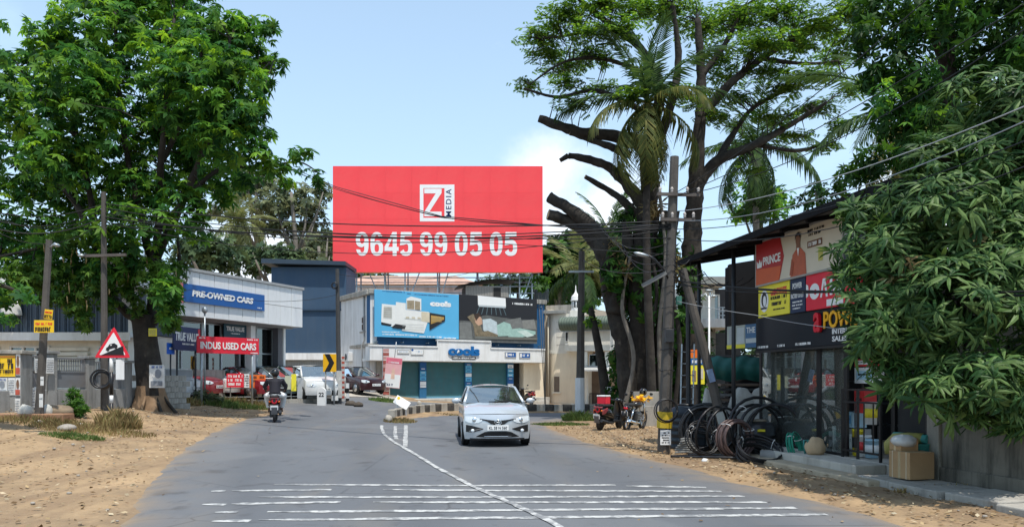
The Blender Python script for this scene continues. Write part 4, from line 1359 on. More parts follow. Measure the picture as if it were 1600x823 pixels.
b.build('print', [mat('deep_pink', (.72, .16, .22), .6), white_print, mat('flesh_print', (.75, .5, .38), .6, .2, 3), navy_print], o)
o.rotation_euler = (0, R(6), PP.rz)
MB().cyl((-.0, .03, h / 2), (-.0, .03, h / 2 + .9), .02, n=6).build('hanger', steel, o)
o = fthing(PP, 'striped_board', 'narrow brick red striped board behind the pink banner', 'board', PP.loc(602.5, 580)[0], T(*PP.at(0)[:2]), -.1)
b = MB()
for i in range(12):
 b.bx(-.17, .17, 0, .06, .1 + i * .22, .29 + i * .22, i % 2)
b.build('slats', [mat('brick_red', (.36, .09, .07), .8, .2, 4), mat('dusty_pink', (.55, .30, .27), .8, .2, 4)], o)
MB().bx(-.2, -.16, -.02, .08, -.2, 2.8).build('post', steel, o)
RF = F5
t_, z_ = F5.loc(760, 440, -3)
sh2 = thing('roof_shed', 'grey weathered plank shed with a dark curved roof on the shop roof', 'shed', F5.at(F5.loc(762, 450, -3)[0], z_roof, -3), F5.rz - .35)
sh2.scale = (.8, .8, .62)
pm = mat('weathered_plank', (.24, .23, .21), .9, .25, 5, .3, 30)
b0 = None
for i in range(16):
 bb = MB().bx(-.11, .11, 0, .04, 0, 1.75)
 if b0 is None:
  b0 = bb.build('plank', pm, sh2, loc=(-1.8, 0, 0))
 else:
  share(b0, [(-1.8 + i * .235, random.uniform(-.01, .01), 0)])
MB().bx(-1.9, 1.9, .06, 2.5, 0, 1.7).build('wall', mat('shed_dark', (.05, .05, .05), .9), sh2)
rows = []
for i in range(11):
 f = i / 10
 x = -2.6 + 5.1 * f
 z = 1.75 + .95 * math.sin(f * PI * .62 + .1) - .25
 rows.append([(x, -.4, z), (x, 2.8, z)])
b = MB().grid(rows)
b.grid([[(p[0], p[1], p[2] + .07) for p in reversed(r)] for r in rows])
b.build('roof', mat('dark_sheet', (.03, .032, .035), .6, .2, 3), sh2)
MB().bx(.5, 1.15, -.03, .05, 0, 1.6).build('door', black_dull, sh2)
tt_, _ = F5.loc(846, 465, -1.2)
o = thing('water_tank', 'dark tank on the roof edge above the cream building', 'tank', F5.at(tt_, z_roof, -1.2), F5.rz)
MB().lathe([(.5, 0), (.52, .1), (.5, .3), (.52, .35), (.5, .6), (.52, .65), (.5, .9), (.35, 1.05), (.2, 1.1)], n=18).build('drum', mat('tank_dark', (.02, .03, .033), .5), o)
MB().lathe([(.2, 1.1), (.2, 1.17), (.05, 1.19)], n=12).build('lid', black_paint, o)
BY = 55.5
FB = Facade(WP(520, 592, BY)[:2], WP(848, 592, BY)[:2])
hb = thing('red_hoarding', 'huge red roadside hoarding with a white phone number on a steel scaffold', 'hoarding', FB.at(FB.L / 2, 0), FB.rz)
WB = FB.L
zB0 = FB.loc(684, 425)[1]; zB1 = FB.loc(684, 259.5)[1]
HB = zB1 - zB0
zc = (zB0 + zB1) / 2
ncol, nrow = 8, 4
pb = MB().box((0, 0, 0), (WB / ncol - .004, .06, HB / nrow - .004))
p0 = None
for i in range(ncol):
 for j in range(nrow):
  loc = (-WB / 2 + WB / ncol * (i + .5),   .03, zB0 + HB / nrow * (j + .5))
  if p0 is None:
   p0 = pb.build('flex_panel', bill_red, hb, loc=loc)
  else:
   share(p0, [loc])
MB().bx(-WB / 2 + .01, WB / 2 - .01, .07, .16, zB0 + .01, zB1 - .01).build('backing', bill_red, hb)
def bx_(px): return (px - 684) / 328 * WB
def bz_(py): return zc - (py - 342.3) / 165.5 * HB
def sell(cx, cy, rx, ry, a0, a1, n=16, e=2.5):
 o = []
 for i in range(n + 1):
  a = R(a0 + (a1 - a0) * i / n)
  c, s_ = math.cos(a), math.sin(a)
  o.append((cx + rx * math.copysign(abs(c) ** (2 / e), c), cy + ry * math.copysign(abs(s_) ** (2 / e), s_)))
 return o
six = [sell(.3, .5, .3, .5, 22, 270, 24) + sell(.3, .32, .3, .32, -85, 90, 16) + [(.23, .61), (.2, .57)] + [(.2, .66)] + sell(.3, .66, .1, .2, 165, 20, 10), sell(.3, .32, .105, .17, 0, 345, 18)]
DIG = {'0': [sell(.3, .5, .3, .5, 0, 350, 30), sell(.3, .5, .105, .335, 0, 350, 24)], '6': six, '9': [[(.6 - x, 1 - y) for (x, y) in q] for q in six],
  '4': [[(.35, 1), (.55, 1), (.55, .37), (.64, .37), (.64, .2), (.55, .2), (.55, 0), (.36, 0), (.36, .2), (-.02, .2), (-.02, .38)], [(.36, .37), (.15, .37), (.36, .78)]],
  '5': [[(.06, 1), (.57, 1), (.57, .82), (.24, .82), (.225, .63)] + sell(.3, .33, .3, .335, 100, -155, 24) + [(.2, .27)] + sell(.3, .33, .11, .17, 205, 440, 16) + [(.2, .46), (.02, .44)]]}
xs_ = 0.0
adv = []
for ch in '9645 99 05 05':
 if ch == ' ':
  xs_ += .27
  continue
 adv.append((ch, xs_)); xs_ += .685
tot = xs_ - .085
pw0, pw1, ph0, ph1 = bx_(556), bx_(808), bz_(399.5), bz_(362.5)
for ch, x_ in adv:
 cu = bpy.data.curves.new('digit', 'CURVE'); cu.dimensions = '2D'; cu.fill_mode = 'BOTH'; cu.extrude = .004
 for loop in DIG[ch]:
  sp_ = cu.splines.new('POLY'); sp_.points.add(len(loop) - 1); sp_.use_cyclic_u = True
  for pt, (x, y) in zip(sp_.points, loop):
   pt.co = (pw0 + (x_ + x) / tot * (pw1 - pw0), ph0 + y * (ph1 - ph0), 0, 1)
 oo = bpy.data.objects.new('digit', cu); COL.objects.link(oo)
 me = bpy.data.meshes.new_from_object(oo.evaluated_get(bpy.context.evaluated_depsgraph_get()))
 bpy.data.objects.remove(oo)
 me.materials.clear(); me.materials.append(white_print)
 dg_ = bpy.data.objects.new('digit', me); COL.objects.link(dg_); dg_.parent = hb
 dg_.rotation_euler = (PI / 2, 0, 0); dg_.location = (0, -.008, 0)
b = MB()
x0, x1, z0, z1 = bx_(656), bx_(710), bz_(346), bz_(288.5)
e = .26
b.rect(x0, x1, z1 - e, z1, -.006, 0).rect(x0, x1, z0, z0 + e, -.006, 0).rect(x0, x0 + e, z0 + e, z1 - e, -.006, 0)
b.rect(bx_(694.5), x1, z0 + e, z1 - e, -.006, 0)
b.build('logo_frame', white_print, hb)
Z = [(0, 0), (1, 0), (1, .17), (.30, .17), (1, .85), (1, 1), (0, 1), (0, .83), (.66, .83), (0, .16)]
zx0, zx1, zz0, zz1 = bx_(663), bx_(690), bz_(338), bz_(295)
MB().print_([(zx0 + p[0] * (zx1 - zx0), zz0 + p[1] * (zz1 - zz0)) for p in Z], -.006).build('logo_letter', white_print, hb)
lettering('MEDIA', navy_print, hb, bx_(701), bz_(317), HB * .26, (bx_(705.5) - bx_(697)), -.012, .004, .01, 0, 1.25, rot=PI / 2, name='logo_word')
zr_ = z_roof
posts = [bx_(p) for p in (526, 541, 556, 600, 632, 683, 745, 797, 812, 832, 843)]
for x in posts:
 MB().bar((x, .3, zr_ - .8), (x, .3, zB1 - .4), .09).build('post', steel_blue, hb)
 MB().bar((x, 1.9, zr_ - .8), (x, 1.9, zB0 + 1.5), .09).build('post', steel_blue, hb)
for zz in (zB0 - .35, zB0 - 1.0, zB0 + 2.2, zB0 + 4.6):
 MB().bar((-WB / 2, .36, zz), (WB / 2, .36, zz), .07).build('rail', steel_blue, hb)
for zz in (zB0 - .5, zB0 - 1.3):
 MB().bar((-WB / 2 + .2, 1.9, zz), (WB / 2, 1.9, zz), .07).build('rail', steel_blue, hb)
for (a, c) in ((526, 541), (541, 556), (556, 541), (797, 775), (760, 797), (812, 832), (632, 655), (600, 575), (683, 700)):
 MB().bar((bx_(a), .32, zr_ - .3), (bx_(c), .32, zB0 + .05), .07).build('brace', steel_blue, hb)
for a in (541, 600, 683, 745, 812):
 MB().bar((bx_(a), .3, zB0 + .4), (bx_(a), 1.9, zr_ - .3), .07).build('brace', steel_blue, hb)
MB().bar((bx_(520), -.05, zB0 - .05), (bx_(848), -.05, zB0 - .05), .07).build('lower_edge', mat('rust_edge', (.36, .12, .05), .8, .3, 6), hb)
o = thing('rear_house', 'house with a faded pink roof showing under the hoarding', 'house', WP(630, 592, 68).xy.to_3d(), 0)
zr2 = WP(630, 445, 68).z
MB().bx(-6, 6.5, 0, 6, 0, zr2).build('wall', white_wall, o)
MB().add([(-6.6, -.6, zr2), (7, -.6, zr2), (7, 6.6, zr2), (-6.6, 6.6, zr2), (-4, 3, zr2 + 1.2), (4.5, 3, zr2 + 1.2)], [[3, 2, 1, 0], [0, 1, 5, 4], [2, 3, 4, 5], [1, 2, 5], [3, 0, 4]]).build('roof', mat('pink_roof', (.50, .33, .25), .9, .2, 2), o)
F6 = Facade(WP(838, 592, 52.5)[:2], WP(965, 592, 50.5)[:2])
ch = building('cream_hall', 'cream two storey hall with a rounded corner and small minaret', F6)
def t6(px): return F6.loc(px, 560)[0]
z6 = lambda py, px=880: F6.loc(px, py)[1]
gz6 = -.4
zr6, zf6 = z6(490), z6(549.5)
ta, tb, tc_, td = t6(838), t6(853), t6(915), t6(956)
def rounded(t0, t1, z0, z1, r, m, name, d=7):
 P = [(t0, d), (t0, r)] + [(t0 + r - r * math.cos(a), r - r * math.sin(a)) for a in np.linspace(0.2, PI / 2, 7)] + [(t1, 0), (t1, d)]
 return MB().prism([(p[0], p[1]) for p in P], (0, 0, z0), (1, 0, 0), (0, 1, 0), z1 - z0).build(name, m, ch)
rounded(tb, tc_, gz6, zf6 - .1, .8, cream_wall, 'lower_wall')
rounded(tb - .08, tc_ + .1, zf6 - .1, zf6 + .08, .85, cream_light, 'floor_band')
rounded(tb, tc_, zf6 + .08, zr6, .8, cream_light, 'upper_wall')
MB().bx(ta - .4, tb, 1.2, 7, gz6, z6(480)).build('rear_wall', cream_wall, ch)
MB().bx(tb - .2, t6(885), -.35, 7.2, zr6 + .002, zr6 + .22).build('roof', mat('grey_slab', (.28, .28, .26), .9, .2, 3), ch, .02)
MB().bx(t6(838), t6(880), 2, 7, zr6 + .24, zr6 + .8).build('rear_parapet', concrete, ch)
b = MB()
for py in (503, 514, 526, 538):
 b.bx(tb + .75, t6(885), -.015, .02, z6(py) - .015, z6(py) + .015)
b.build('render_joint', mat('joint_shade', (.5, .46, .39), .9), ch)
for px in (857, 912):
 MB().cyl((t6(px), -.06, gz6), (t6(px), -.06, zr6), .05, n=8).build('downpipe', mat('cream_pipe', (.5, .45, .36), .6, .1, 4), ch)
for a, c in ((866, 874),):
 w_ = MB().bx(t6(a), t6(c), -.03, .02, z6(612), z6(588)).build('window', mat('hall_window', (.16, .12, .09), .6, .2, 5), ch)
 MB().bx(t6(a) - .1, t6(c) + .1, -.12, .01, z6(612) - .09, z6(612) - .005).build('sill', cream_light, w_)
MB().bx(t6(886), td, -.5, 5, z6(549), z6(517)).build('bay_upper_wall', cream_light, ch)
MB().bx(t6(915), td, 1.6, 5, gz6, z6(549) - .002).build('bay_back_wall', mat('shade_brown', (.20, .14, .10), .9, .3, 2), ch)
MB().bx(t6(886), t6(892), -.52, -.2, z6(548), z6(504)).build('bay_pier', cream_light, ch)
wn = MB().bx(t6(887), t6(891.5), -.56, -.525, z6(534), z6(519)).build('window', white_paint, ch)
MB().bx(t6(887.7), t6(890.8), -.575, -.562, z6(533), z6(520)).build('pane', black_dull, wn)
for px in (917, 950):
 MB().bx(t6(px) - .12, t6(px) + .12, -.4, -.1, gz6, z6(550)).build('pillar', cream_light, ch, .01)
wn = MB().bx(t6(922), t6(940), -.2, -.12, z6(574), z6(554)).build('window', white_paint, ch)
MB().bx(t6(923), t6(939), -.23, -.202, z6(573), z6(555)).build('pane', glass_dark, wn)
MB().bx(t6(923), t6(939), -.115, -.1, z6(573), z6(555)).build('backing', black_dull, wn)
b = MB()
for i in range(14):
 tt = t6(919) + (t6(949) - t6(919)) * i / 13
 b.bx(tt - .02, tt + .02, .3, .34, gz6, z6(615))
b.bx(t6(919), t6(949), .29, .35, z6(615), z6(615) + .06)
b.build('entrance_railing', mat('brown_metal', (.06, .035, .03), .6), ch)
cn = MB().add([(t6(913), -1.6, z6(580)), (t6(966), -1.6, z6(580)), (t6(962), -.1, z6(573)), (t6(915), -.1, z6(573)), (t6(913), -1.6, z6(580) + .09), (t6(966), -1.6, z6(580) + .09), (t6(962), -.1, z6(573) + .09), (t6(915), -.1, z6(573) + .09)],
    [[3, 2, 1, 0], [4, 5, 6, 7], [0, 1, 5, 4], [1, 2, 6, 5], [2, 3, 7, 6], [3, 0, 4, 7]]).build('entrance_canopy', mat('canopy_grey', (.42, .42, .40), .7, .1, 3), ch)
for px in (917, 955):
 MB().cyl((t6(px), -1.4, gz6), (t6(px), -1.4, z6(580)), .035, n=8).build('canopy_post', steel, ch)
rows = []
ra = .95
for i in range(9):
 a = PI * .95 * i / 8
 rows.append([(t, -.9 - ra * math.sin(a) * .75, z6(518) + ra * .95 * (1 - math.cos(a)) / 2 ) for t in np.linspace(t6(884), t6(970), 22)])
aw = MB().grid(rows)
aw.build('barrel_awning', mat('awning_green', (.115, .15, .115), .6, .1, 4, stain=(.2, .22, .18), stain_amt=.4), ch)
b = MB()
for t in np.linspace(t6(884), t6(970), 22):
 b.tube([(t, -.905 - ra * math.sin(PI * .95 * i / 8) * .755, z6(518) + ra * .955 * (1 - math.cos(PI * .95 * i / 8)) / 2) for i in range(9)], .025, 4)
b.build('awning_ribs', mat('awning_rib', (.08, .11, .085), .6), ch)
MB().bx(t6(884), t6(970), -.95, -.9, z6(518) - .06, z6(518)).bx(t6(884), t6(970), -.9, .0, z6(500) - .05, z6(500)).build('awning_frame', steel, ch)
MB().add([(t6(913), -.4, z6(497)), (t6(952), -.4, z6(497)), (t6(952), 3, z6(490)), (t6(913), 3, z6(484)), (t6(920), .9, z6(482)), (t6(945), 1.4, z6(486))], [[0, 1, 5, 4], [1, 2, 5], [2, 3, 4, 5], [3, 0, 4]]).build('hip_roof', mat('tile_brown', (.2, .17, .13), .9, .2, 4), ch)
tm = t6(898.5)
zm0 = z6(492)
s = 1 / F6.loc(898, 560)[0] if False else 1
hpx = lambda py: z6(py, 898)
MB().bx(tm - .32, tm + .32, -.15, .5, hpx(504), hpx(485)).build('minaret_base', cream_light, ch, .02)
MB().lathe([(.33, hpx(485)), (.33, hpx(482)), (.25, hpx(481.5)), (.25, hpx(480.8))], (tm, .17, 0), 8, smooth=False).build('minaret_ledge', white_paint, ch)
ml = MB()
for k in range(8):
 a = 2 * PI * (k + .5) / 8
 ml.cyl((tm + .24 * math.cos(a), .17 + .24 * math.sin(a), hpx(481)), (tm + .24 * math.cos(a), .17 + .24 * math.sin(a), hpx(470)), .05, n=6)
ml.build('minaret_column', white_paint, ch)
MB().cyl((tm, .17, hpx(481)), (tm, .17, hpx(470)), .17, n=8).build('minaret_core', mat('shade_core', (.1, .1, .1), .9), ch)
MB().lathe([(.34, hpx(470)), (.36, hpx(468.5)), (.30, hpx(467.5)), (.32, hpx(465)), (.27, hpx(462)), (.16, hpx(459.5)), (.07, hpx(456)), (.035, hpx(452)), (.012, hpx(445))], (tm, .17, 0), 14).build('minaret_dome', white_paint, ch)
# ================================================================== TREES AND PLANTS
def npmesh(name, V, F, m, parent=None, smooth=False):
 """quads from arrays"""
 me = bpy.data.meshes.new(name)
 nv, nf = len(V), len(F)
 me.vertices.add(nv)
 me.vertices.foreach_set('co', np.asarray(V, np.float32).ravel())
 me.loops.add(nf * 4)
 me.loops.foreach_set('vertex_index', np.asarray(F, np.int32).ravel())
 me.polygons.add(nf)
 me.polygons.foreach_set('loop_start', np.arange(0, nf * 4, 4, dtype=np.int32))
 me.polygons.foreach_set('loop_total', np.full(nf, 4, np.int32))
 if smooth:
  me.polygons.foreach_set('use_smooth', np.ones(nf, bool))
 me.materials.append(m)
 me.update(calc_edges=True)
 o = bpy.data.objects.new(name, me)
 COL.objects.link(o)
 if parent is not None:
  o.parent = parent
  o.location = -parent.location
 return o
def kite(a, L, w, droop, z0=0.0, base=0.12):
 d = np.array([math.cos(a), math.sin(a), 0]); p = np.array([-d[1], d[0], 0]); z = np.array([0, 0, 1.0])
 return [d * base * L + z * z0, d * .5 * L + p * w / 2 + z * (z0 + droop * .3), d * L + z * (z0 + droop), d * .5 * L - p * w / 2 + z * (z0 + droop * .3)]
def tmpl_spray(n=7, w=.38, droop=-.35):
 V, F = [np.zeros(3)], []
 for i in range(n):
  k = kite(2 * PI * i / n + .3 * math.sin(i * 5), 1.0 - .15 * (i % 2), w, droop * (.7 + .5 * ((i * 37) % 10) / 10))
  o = len(V)
  V += k[1:]
  F.append([0, o, o + 1, o + 2])
 return np.array(V), np.array(F)
def tmpl_pinnate(n=5, w=.34):
 V = []
 for i in range(n):
  x = .15 + .85 * i / n
  for s in (-1, 1):
   k = kite(s * (PI / 2 - .35), .5 * (1 - .35 * i / n), w * .55, -.08, 0)
   V += [q + np.array([x, 0, -.1 * x * x]) for q in k]
 return np.array(V), np.arange(len(V)).reshape(-1, 4)
def tmpl_whorl(n=10, L=1.0, w=.19):
 V, F = [], []
 for i in range(n):
  a = 2 * PI * i / n + .35 * math.sin(i * 7.3)
  l = L * (.78 + .3 * ((i * 53) % 10) / 10)
  up = .10 + .30 * ((i * 31) % 10) / 10
  dr = -.22 - .30 * ((i * 17) % 10) / 10
  d = np.array([math.cos(a), math.sin(a), 0]); p = np.array([-d[1], d[0], 0]); z = np.array([0, 0, 1.0])
  o = len(V)
  m1, m2 = d * .38 * l + z * up * .8 * l * .5, d * .72 * l + z * (up * .45 + dr * .25) * l * .6
  V += [d * .04, m1, m2, d * l + z * (up * .3 + dr) * l * .62,
    m1 + p * w * .46 * l - z * .035, m2 + p * w * .40 * l - z * .03, m1 - p * w * .46 * l - z * .035, m2 - p * w * .40 * l - z * .03]
  F += [[o, o + 1, o + 4, o + 4], [o + 1, o + 2, o + 5, o + 4], [o + 2, o + 3, o + 3, o + 5], [o, o + 6, o + 6, o + 1], [o + 1, o + 6, o + 7, o + 2], [o + 2, o + 7, o + 3, o + 3]]
 G_ = []
 for f in F:
  G_.append(f)
 return np.array(V), G_
def frames(Z, rng):
 n = len(Z)
 Z = Z / np.linalg.norm(Z, axis=1, keepdims=True)
 A = rng.normal(size=(n, 3))
 X = A - (A * Z).sum(1, keepdims=True) * Z
 X /= np.linalg.norm(X, axis=1, keepdims=True)
 Y = np.cross(Z, X)
 return np.stack([X, Y, Z], 2)
def scatter(C, Zs, S, tm, rng):
 V, F = tm
 M = frames(Zs, rng)
 P = np.einsum('nij,kj->nki', M, V) * S[:, None, None] + C[:, None, :]
 k = len(V)
 FF = (np.asarray(F)[None] + (np.arange(len(C)) * k)[:, None, None]).reshape(-1, 4)
 return P.reshape(-1, 3), FF
def clump_points(clumps, n_per_m2, rng, yj=1.2, depth=.8, shell=.5):
 """clumps: (px, py, rx, ry, Y); centres of leaf sprays and their outward directions"""
 C, D = [], []
 for (px, py, rx, ry, Y) in clumps:
  Y = Y + rng.uniform(-yj, yj)
  k = Y / FPX
  c = np.array(WP(px, py, Y))
  r = np.array([rx * k, depth * .5 * (rx + ry) * k + .15, ry * k])
  n = max(4, int(n_per_m2 * (r[0] * r[2] + r[0] * r[1] + r[1] * r[2]) * 4.2 * 1.0))
  d = rng.normal(size=(n, 3))
  d /= np.linalg.norm(d, axis=1, keepdims=True)
  rad = shell + (1 - shell) * rng.random(n) ** .7
  f = np.array([MN.noise(Vector(q * 2.2 + c)) for q in d])
  rad = rad * (1 + .45 * f)
  C.append(c + d * rad[:, None] * r)
  D.append(d)
 return np.concatenate(C), np.concatenate(D)
def limb_pts(P, Y, jit=0.0, seed=0):
 """pixel path -> smooth 3-D path"""
 rr = random.Random(seed)
 Q = []
 for i, p in enumerate(P):
  y = p[2] if len(p) > 2 else Y + (rr.uniform(-jit, jit) if i else 0)
  Q.append(WP(p[0], p[1], y))
 return resample(Q, max(8, 9 * (len(P) - 1) + 1)) if len(Q) > 2 else Q
def limb(P, Y, r0, r1, m, parent, name='limb', jit=.8, n=8, seed=0, cut=None, pw=1.0):
 Q = limb_pts(P, Y, jit, seed)
 k = Y / FPX
 L = len(Q)
 rs = [(r0 + (r1 - r0) * (i / (L - 1)) ** pw) * k * (1 + .12 * MN.noise(q * 1.5)) for i, q in enumerate(Q)]
 b = MB().tube(Q, rs, n)
 if r0 * k > .1:
  for q in range(len(b.v)):
   c = Q[q // n]
   v = Vector(b.v[q])
   b.v[q] = tuple(c + (v - c) * (1 + .30 * MN.noise(v * 2.6) + .16 * MN.noise(v * 7)))
 mats = [m]
 if cut:
  mats = [m, cut]
  b.m[-1] = 1
 o = b.build(name, mats, parent)
 o.location = -parent.location
 return o
def twigs(C, anchors, m, parent, rng, r=.012, every=12, name='twigs', maxn=220):
 """thin twigs from limb points out to some leaf sprays"""
 A = np.array([tuple(a) for a in anchors])
 b = MB()
 idx = rng.permutation(len(C))[:min(maxn, len(C) // every)]
 for i in idx:
  d = np.linalg.norm(A - C[i], axis=1)
  a = Vector(A[int(np.argmin(d))])
  c = Vector(C[i])
  if (c - a).length > 4.5: continue
  mid = a.lerp(c, .5) + Vector((rng.normal() * .12, rng.normal() * .12, .1 * (c - a).length))
  b.tube([a, mid, c], [r * 2.2, r * 1.4, r * .5], 4, 0, False)
 if b.v:
  o = b.build(name, m, parent)
  o.location = -parent.location
  tag(o, kind='stuff')
def crown(tree, C, D, size, tm, m, rng, up=.6, out=.6, rnd_=.5, name='crown', kind='stuff'):
 n = len(C)
 Z = D * out + np.array([0, 0, up]) + rng.normal(size=(n, 3)) * rnd_
 S = rng.uniform(size[0], size[1], n)
 V, F = scatter(C, Z, S, tm, rng)
 o = npmesh(name, V, F, m, tree)
 if kind: o['kind'] = kind
 return o
SPRAY, PINN, = tmpl_spray(8, .36, -.5), tmpl_pinnate()
SPRAY5 = tmpl_spray(5, .5, -.2)
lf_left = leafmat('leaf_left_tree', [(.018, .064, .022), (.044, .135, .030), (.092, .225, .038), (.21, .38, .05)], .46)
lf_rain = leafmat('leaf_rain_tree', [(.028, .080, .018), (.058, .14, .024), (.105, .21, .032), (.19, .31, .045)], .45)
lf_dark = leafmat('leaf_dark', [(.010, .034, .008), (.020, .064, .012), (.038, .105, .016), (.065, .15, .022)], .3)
lf_mango = leafmat('leaf_mango', [(.014, .042, .012), (.030, .078, .019), (.060, .125, .029), (.14, .22, .065)], .22, .5, .2)
lf_far = leafmat('leaf_far', [(.075, .10, .060), (.11, .14, .075), (.16, .18, .09), (.21, .22, .12)], .35, .7)  # greyed, lightened leaf colour with distance haze painted in
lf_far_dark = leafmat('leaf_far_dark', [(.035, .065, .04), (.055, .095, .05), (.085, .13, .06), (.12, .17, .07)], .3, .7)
lf_bush = leafmat('leaf_bush', [(.03, .085, .015), (.055, .14, .022), (.09, .20, .03)], .35)
lf_dry = leafmat('leaf_dry', [(.16, .11, .05), (.26, .19, .085), (.36, .28, .13), (.14, .16, .05)], .3, .9)
lf_palm = leafmat('leaf_palm', [(.022, .05, .018), (.04, .08, .024), (.07, .12, .03)], .3)
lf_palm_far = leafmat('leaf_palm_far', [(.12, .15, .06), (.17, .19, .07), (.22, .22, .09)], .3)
lf_palm_y = leafmat('leaf_palm_yellow', [(.12, .13, .035), (.20, .19, .05), (.28, .24, .08)], .35)
LT = Vector((-11.94, 25.36, 0.69))
t = thing('roadside_tree', 'large spreading green tree on the left verge with flared brown roots', 'tree', LT)
rl = np.random.default_rng(21)
b = MB()
rows = []
for i in range(12):
 f = i / 11
 c = WP(236 - 14 * f ** 1.5, 642 - 150 * f, 25.3)
 row = []
 for j in range(26):
  a = 2 * PI * j / 26
  flare = .8 * math.exp(-f * 7.5) * (.55 + .75 * abs(math.sin(a * 2.5 + .6)) ** 2)
  r = (.40 - .04 * f) * (1 + flare) * (1 + .14 * MN.noise(Vector((math.cos(a) * 1.8, math.sin(a) * 1.8, f * 5))))
  row.append(tuple(c + Vector((r * math.cos(a), r * math.sin(a), -.25 * math.exp(-f * 8)))))
 rows.append(row)
b.grid(rows, 0, True, close_u=True)
for k, f in enumerate(b.f):
 c = sum((Vector(b.v[i]) for i in f), Vector()) / 4
 if c.z < 1.5 + 1.1 * MN.noise(c * 2.3) + .5 * MN.noise(c * 7): b.m[k] = 1
for k in range(9):
 a = 2 * PI * k / 9 + rl.normal() * .15
 p = WP(236, 642, 25.3)
 Q = [p + Vector((math.cos(a) * q, math.sin(a) * q, z)) for q, z in ((1.0, -.3), (.66, .12), (.42, .45), (.33, .8))]
 b.tube(resample(Q, 8), [.07 - .006 * i for i in range(8)], 6, k % 2)
o = b.build('trunk', [bark, bark_tan], t); o.location = -LT
LL = [([(222, 505), (188, 478), (165, 440), (152, 380), (140, 300), (118, 200), (100, 90)], 11, 3), ([(155, 400), (125, 330), (80, 270), (40, 220)], 9, 2.5), ([(236, 505), (242, 430), (248, 350), (252, 250), (262, 150), (272, 30)], 12, 3),
  ([(242, 430), (222, 345), (200, 250), (185, 130), (180, 20)], 9, 3), ([(246, 400), (285, 315), (312, 250), (342, 160), (360, 60)], 10, 3), ([(250, 360), (300, 300), (350, 262), (410, 262), (465, 253), (498, 270)], 6, 1), ([(310, 250), (365, 205), (415, 185)], 4, 1.2),
  ([(148, 380), (95, 380), (50, 390), (0, 400)], 6, 2), ([(120, 215), (60, 150), (20, 90)], 5, 1.5), ([(335, 170), (385, 110), (430, 95)], 4, 1), ([(225, 520), (200, 440), (205, 370), (215, 300)], 7, 3), ([(235, 510), (265, 470), (280, 420), (275, 350)], 7, 2), ([(255, 250), (300, 150), (320, 50)], 6, 2)]
anch = []
for i, (P, a, c) in enumerate(LL):
 limb(P, 25.3, a * .75, c * .75, bark, t, 'limb', .9, 9, i)
 anch += limb_pts(P, 25.3, .9, i)
cl_ = [(60, 125, 80, 60), (150, 50, 85, 60), (250, 30, 95, 55), (335, 50, 75, 50), (395, 95, 42, 28), (365, 110, 50, 40), (120, 190, 85, 62), (215, 145, 95, 72), (315, 155, 85, 62), (375, 170, 50, 40), (40, 250, 70, 55), (150, 285, 75, 55), (245, 255, 85, 65), (325, 255, 60, 45), (350, 225, 58, 45), (65, 325, 75, 50), (20, 375, 60, 45),
  (105, 395, 68, 48), (195, 355, 62, 45), (288, 330, 45, 48), (75, 60, 40, 30), (0, 160, 50, 60), (100, 440, 62, 36), (180, 420, 40, 40), (40, 425, 45, 30), (418, 42, 22, 18), (430, 100, 20, 14), (405, 135, 22, 12), (412, 205, 20, 12), (398, 165, 22, 12), (425, 260, 40, 14), (400, 235, 32, 14), (385, 285, 26, 12), (468, 240, 24, 9), (492, 272, 16, 12), (450, 285, 16, 8), (258, 460, 22, 40), (215, 300, 50, 40), (345, 300, 22, 22), (365, 65, 50, 30), (200, -10, 120, 30), (300, 100, 70, 45), (90, 250, 60, 50), (300, 205, 70, 45), (120, 120, 70, 50)]
C, D = clump_points([(c[0], c[1], c[2], c[3], 25.3) for c in cl_], 10.5, rl, 2.0, .9, .45)
crown(t, C, D, (.18, .34), SPRAY, lf_left, rl, .9, .5, .45)
twigs(C, anch, bark, t, rl, .012, 30)
C, D = clump_points([(268, 425, 26, 22, 24.6), (270, 462, 16, 30, 24.5), (276, 502, 8, 18, 24.5), (250, 455, 22, 25, 24.4), (262, 500, 16, 22, 24.5), (118, 470, 20, 32, 24.4), (75, 425, 40, 25, 24.2), (110, 372, 40, 22, 24.0), (205, 455, 25, 18, 24.6), (130, 500, 12, 25, 24.4), (40, 430, 40, 28, 24), (150, 440, 36, 28, 24.3), (190, 400, 40, 30, 24.4), (230, 420, 30, 26, 24.5), (85, 465, 26, 16, 24), (215, 480, 14, 14, 24.7), (170, 475, 16, 16, 24.5)], 22, rl, .3, .8, .4)
crown(t, C, D, (.12, .22), SPRAY, leafmat('leaf_left_low', [(.03, .085, .022), (.06, .14, .028), (.10, .20, .035), (.16, .28, .05)], .4), rl, .7, .6, .5, 'low_foliage')
b = MB()
for i in range(60):
 c = WP(rl.uniform(40, 290), rl.uniform(370, 470), 24.3 + rl.uniform(-.6, .6))
 L = rl.uniform(.18, .4)
 b.tube([c, c + Vector((.02, 0, -L * .5)), c + Vector((rl.uniform(-.05, .05), 0, -L))], [.008, .022, .006], 5)
o = b.build('seed_pods', mat('pod_brown', (.30, .22, .10), .8, .4, 6), t); o.location = -LT; o['kind'] = 'stuff'
e0 = GX(-150, 18)
TF = Facade(WP(180, 592, 24.78)[:2], WP(290, 592, 24.78)[:2])
for (q, m_, lab, mk_) in (((232, 513, 525, 245, 512.5, 525), lemon_print, 'small yellow notice nailed high on the big tree trunk', m_lines), ((233, 571, 606, 257, 569, 605), paper, 'large crumpled white poster with a grey figure on the big tree trunk', m_face)):
 o, w, h = sign4(TF, 'tree_poster', lab, q, m_, .02, .012, None, 'poster')
 b = MB(); mk_(b, w, h); b.build('print', ink, o)
t = thing('edge_tree', 'dark leaved tree whose low branch hangs in at the left edge', 'tree', e0)
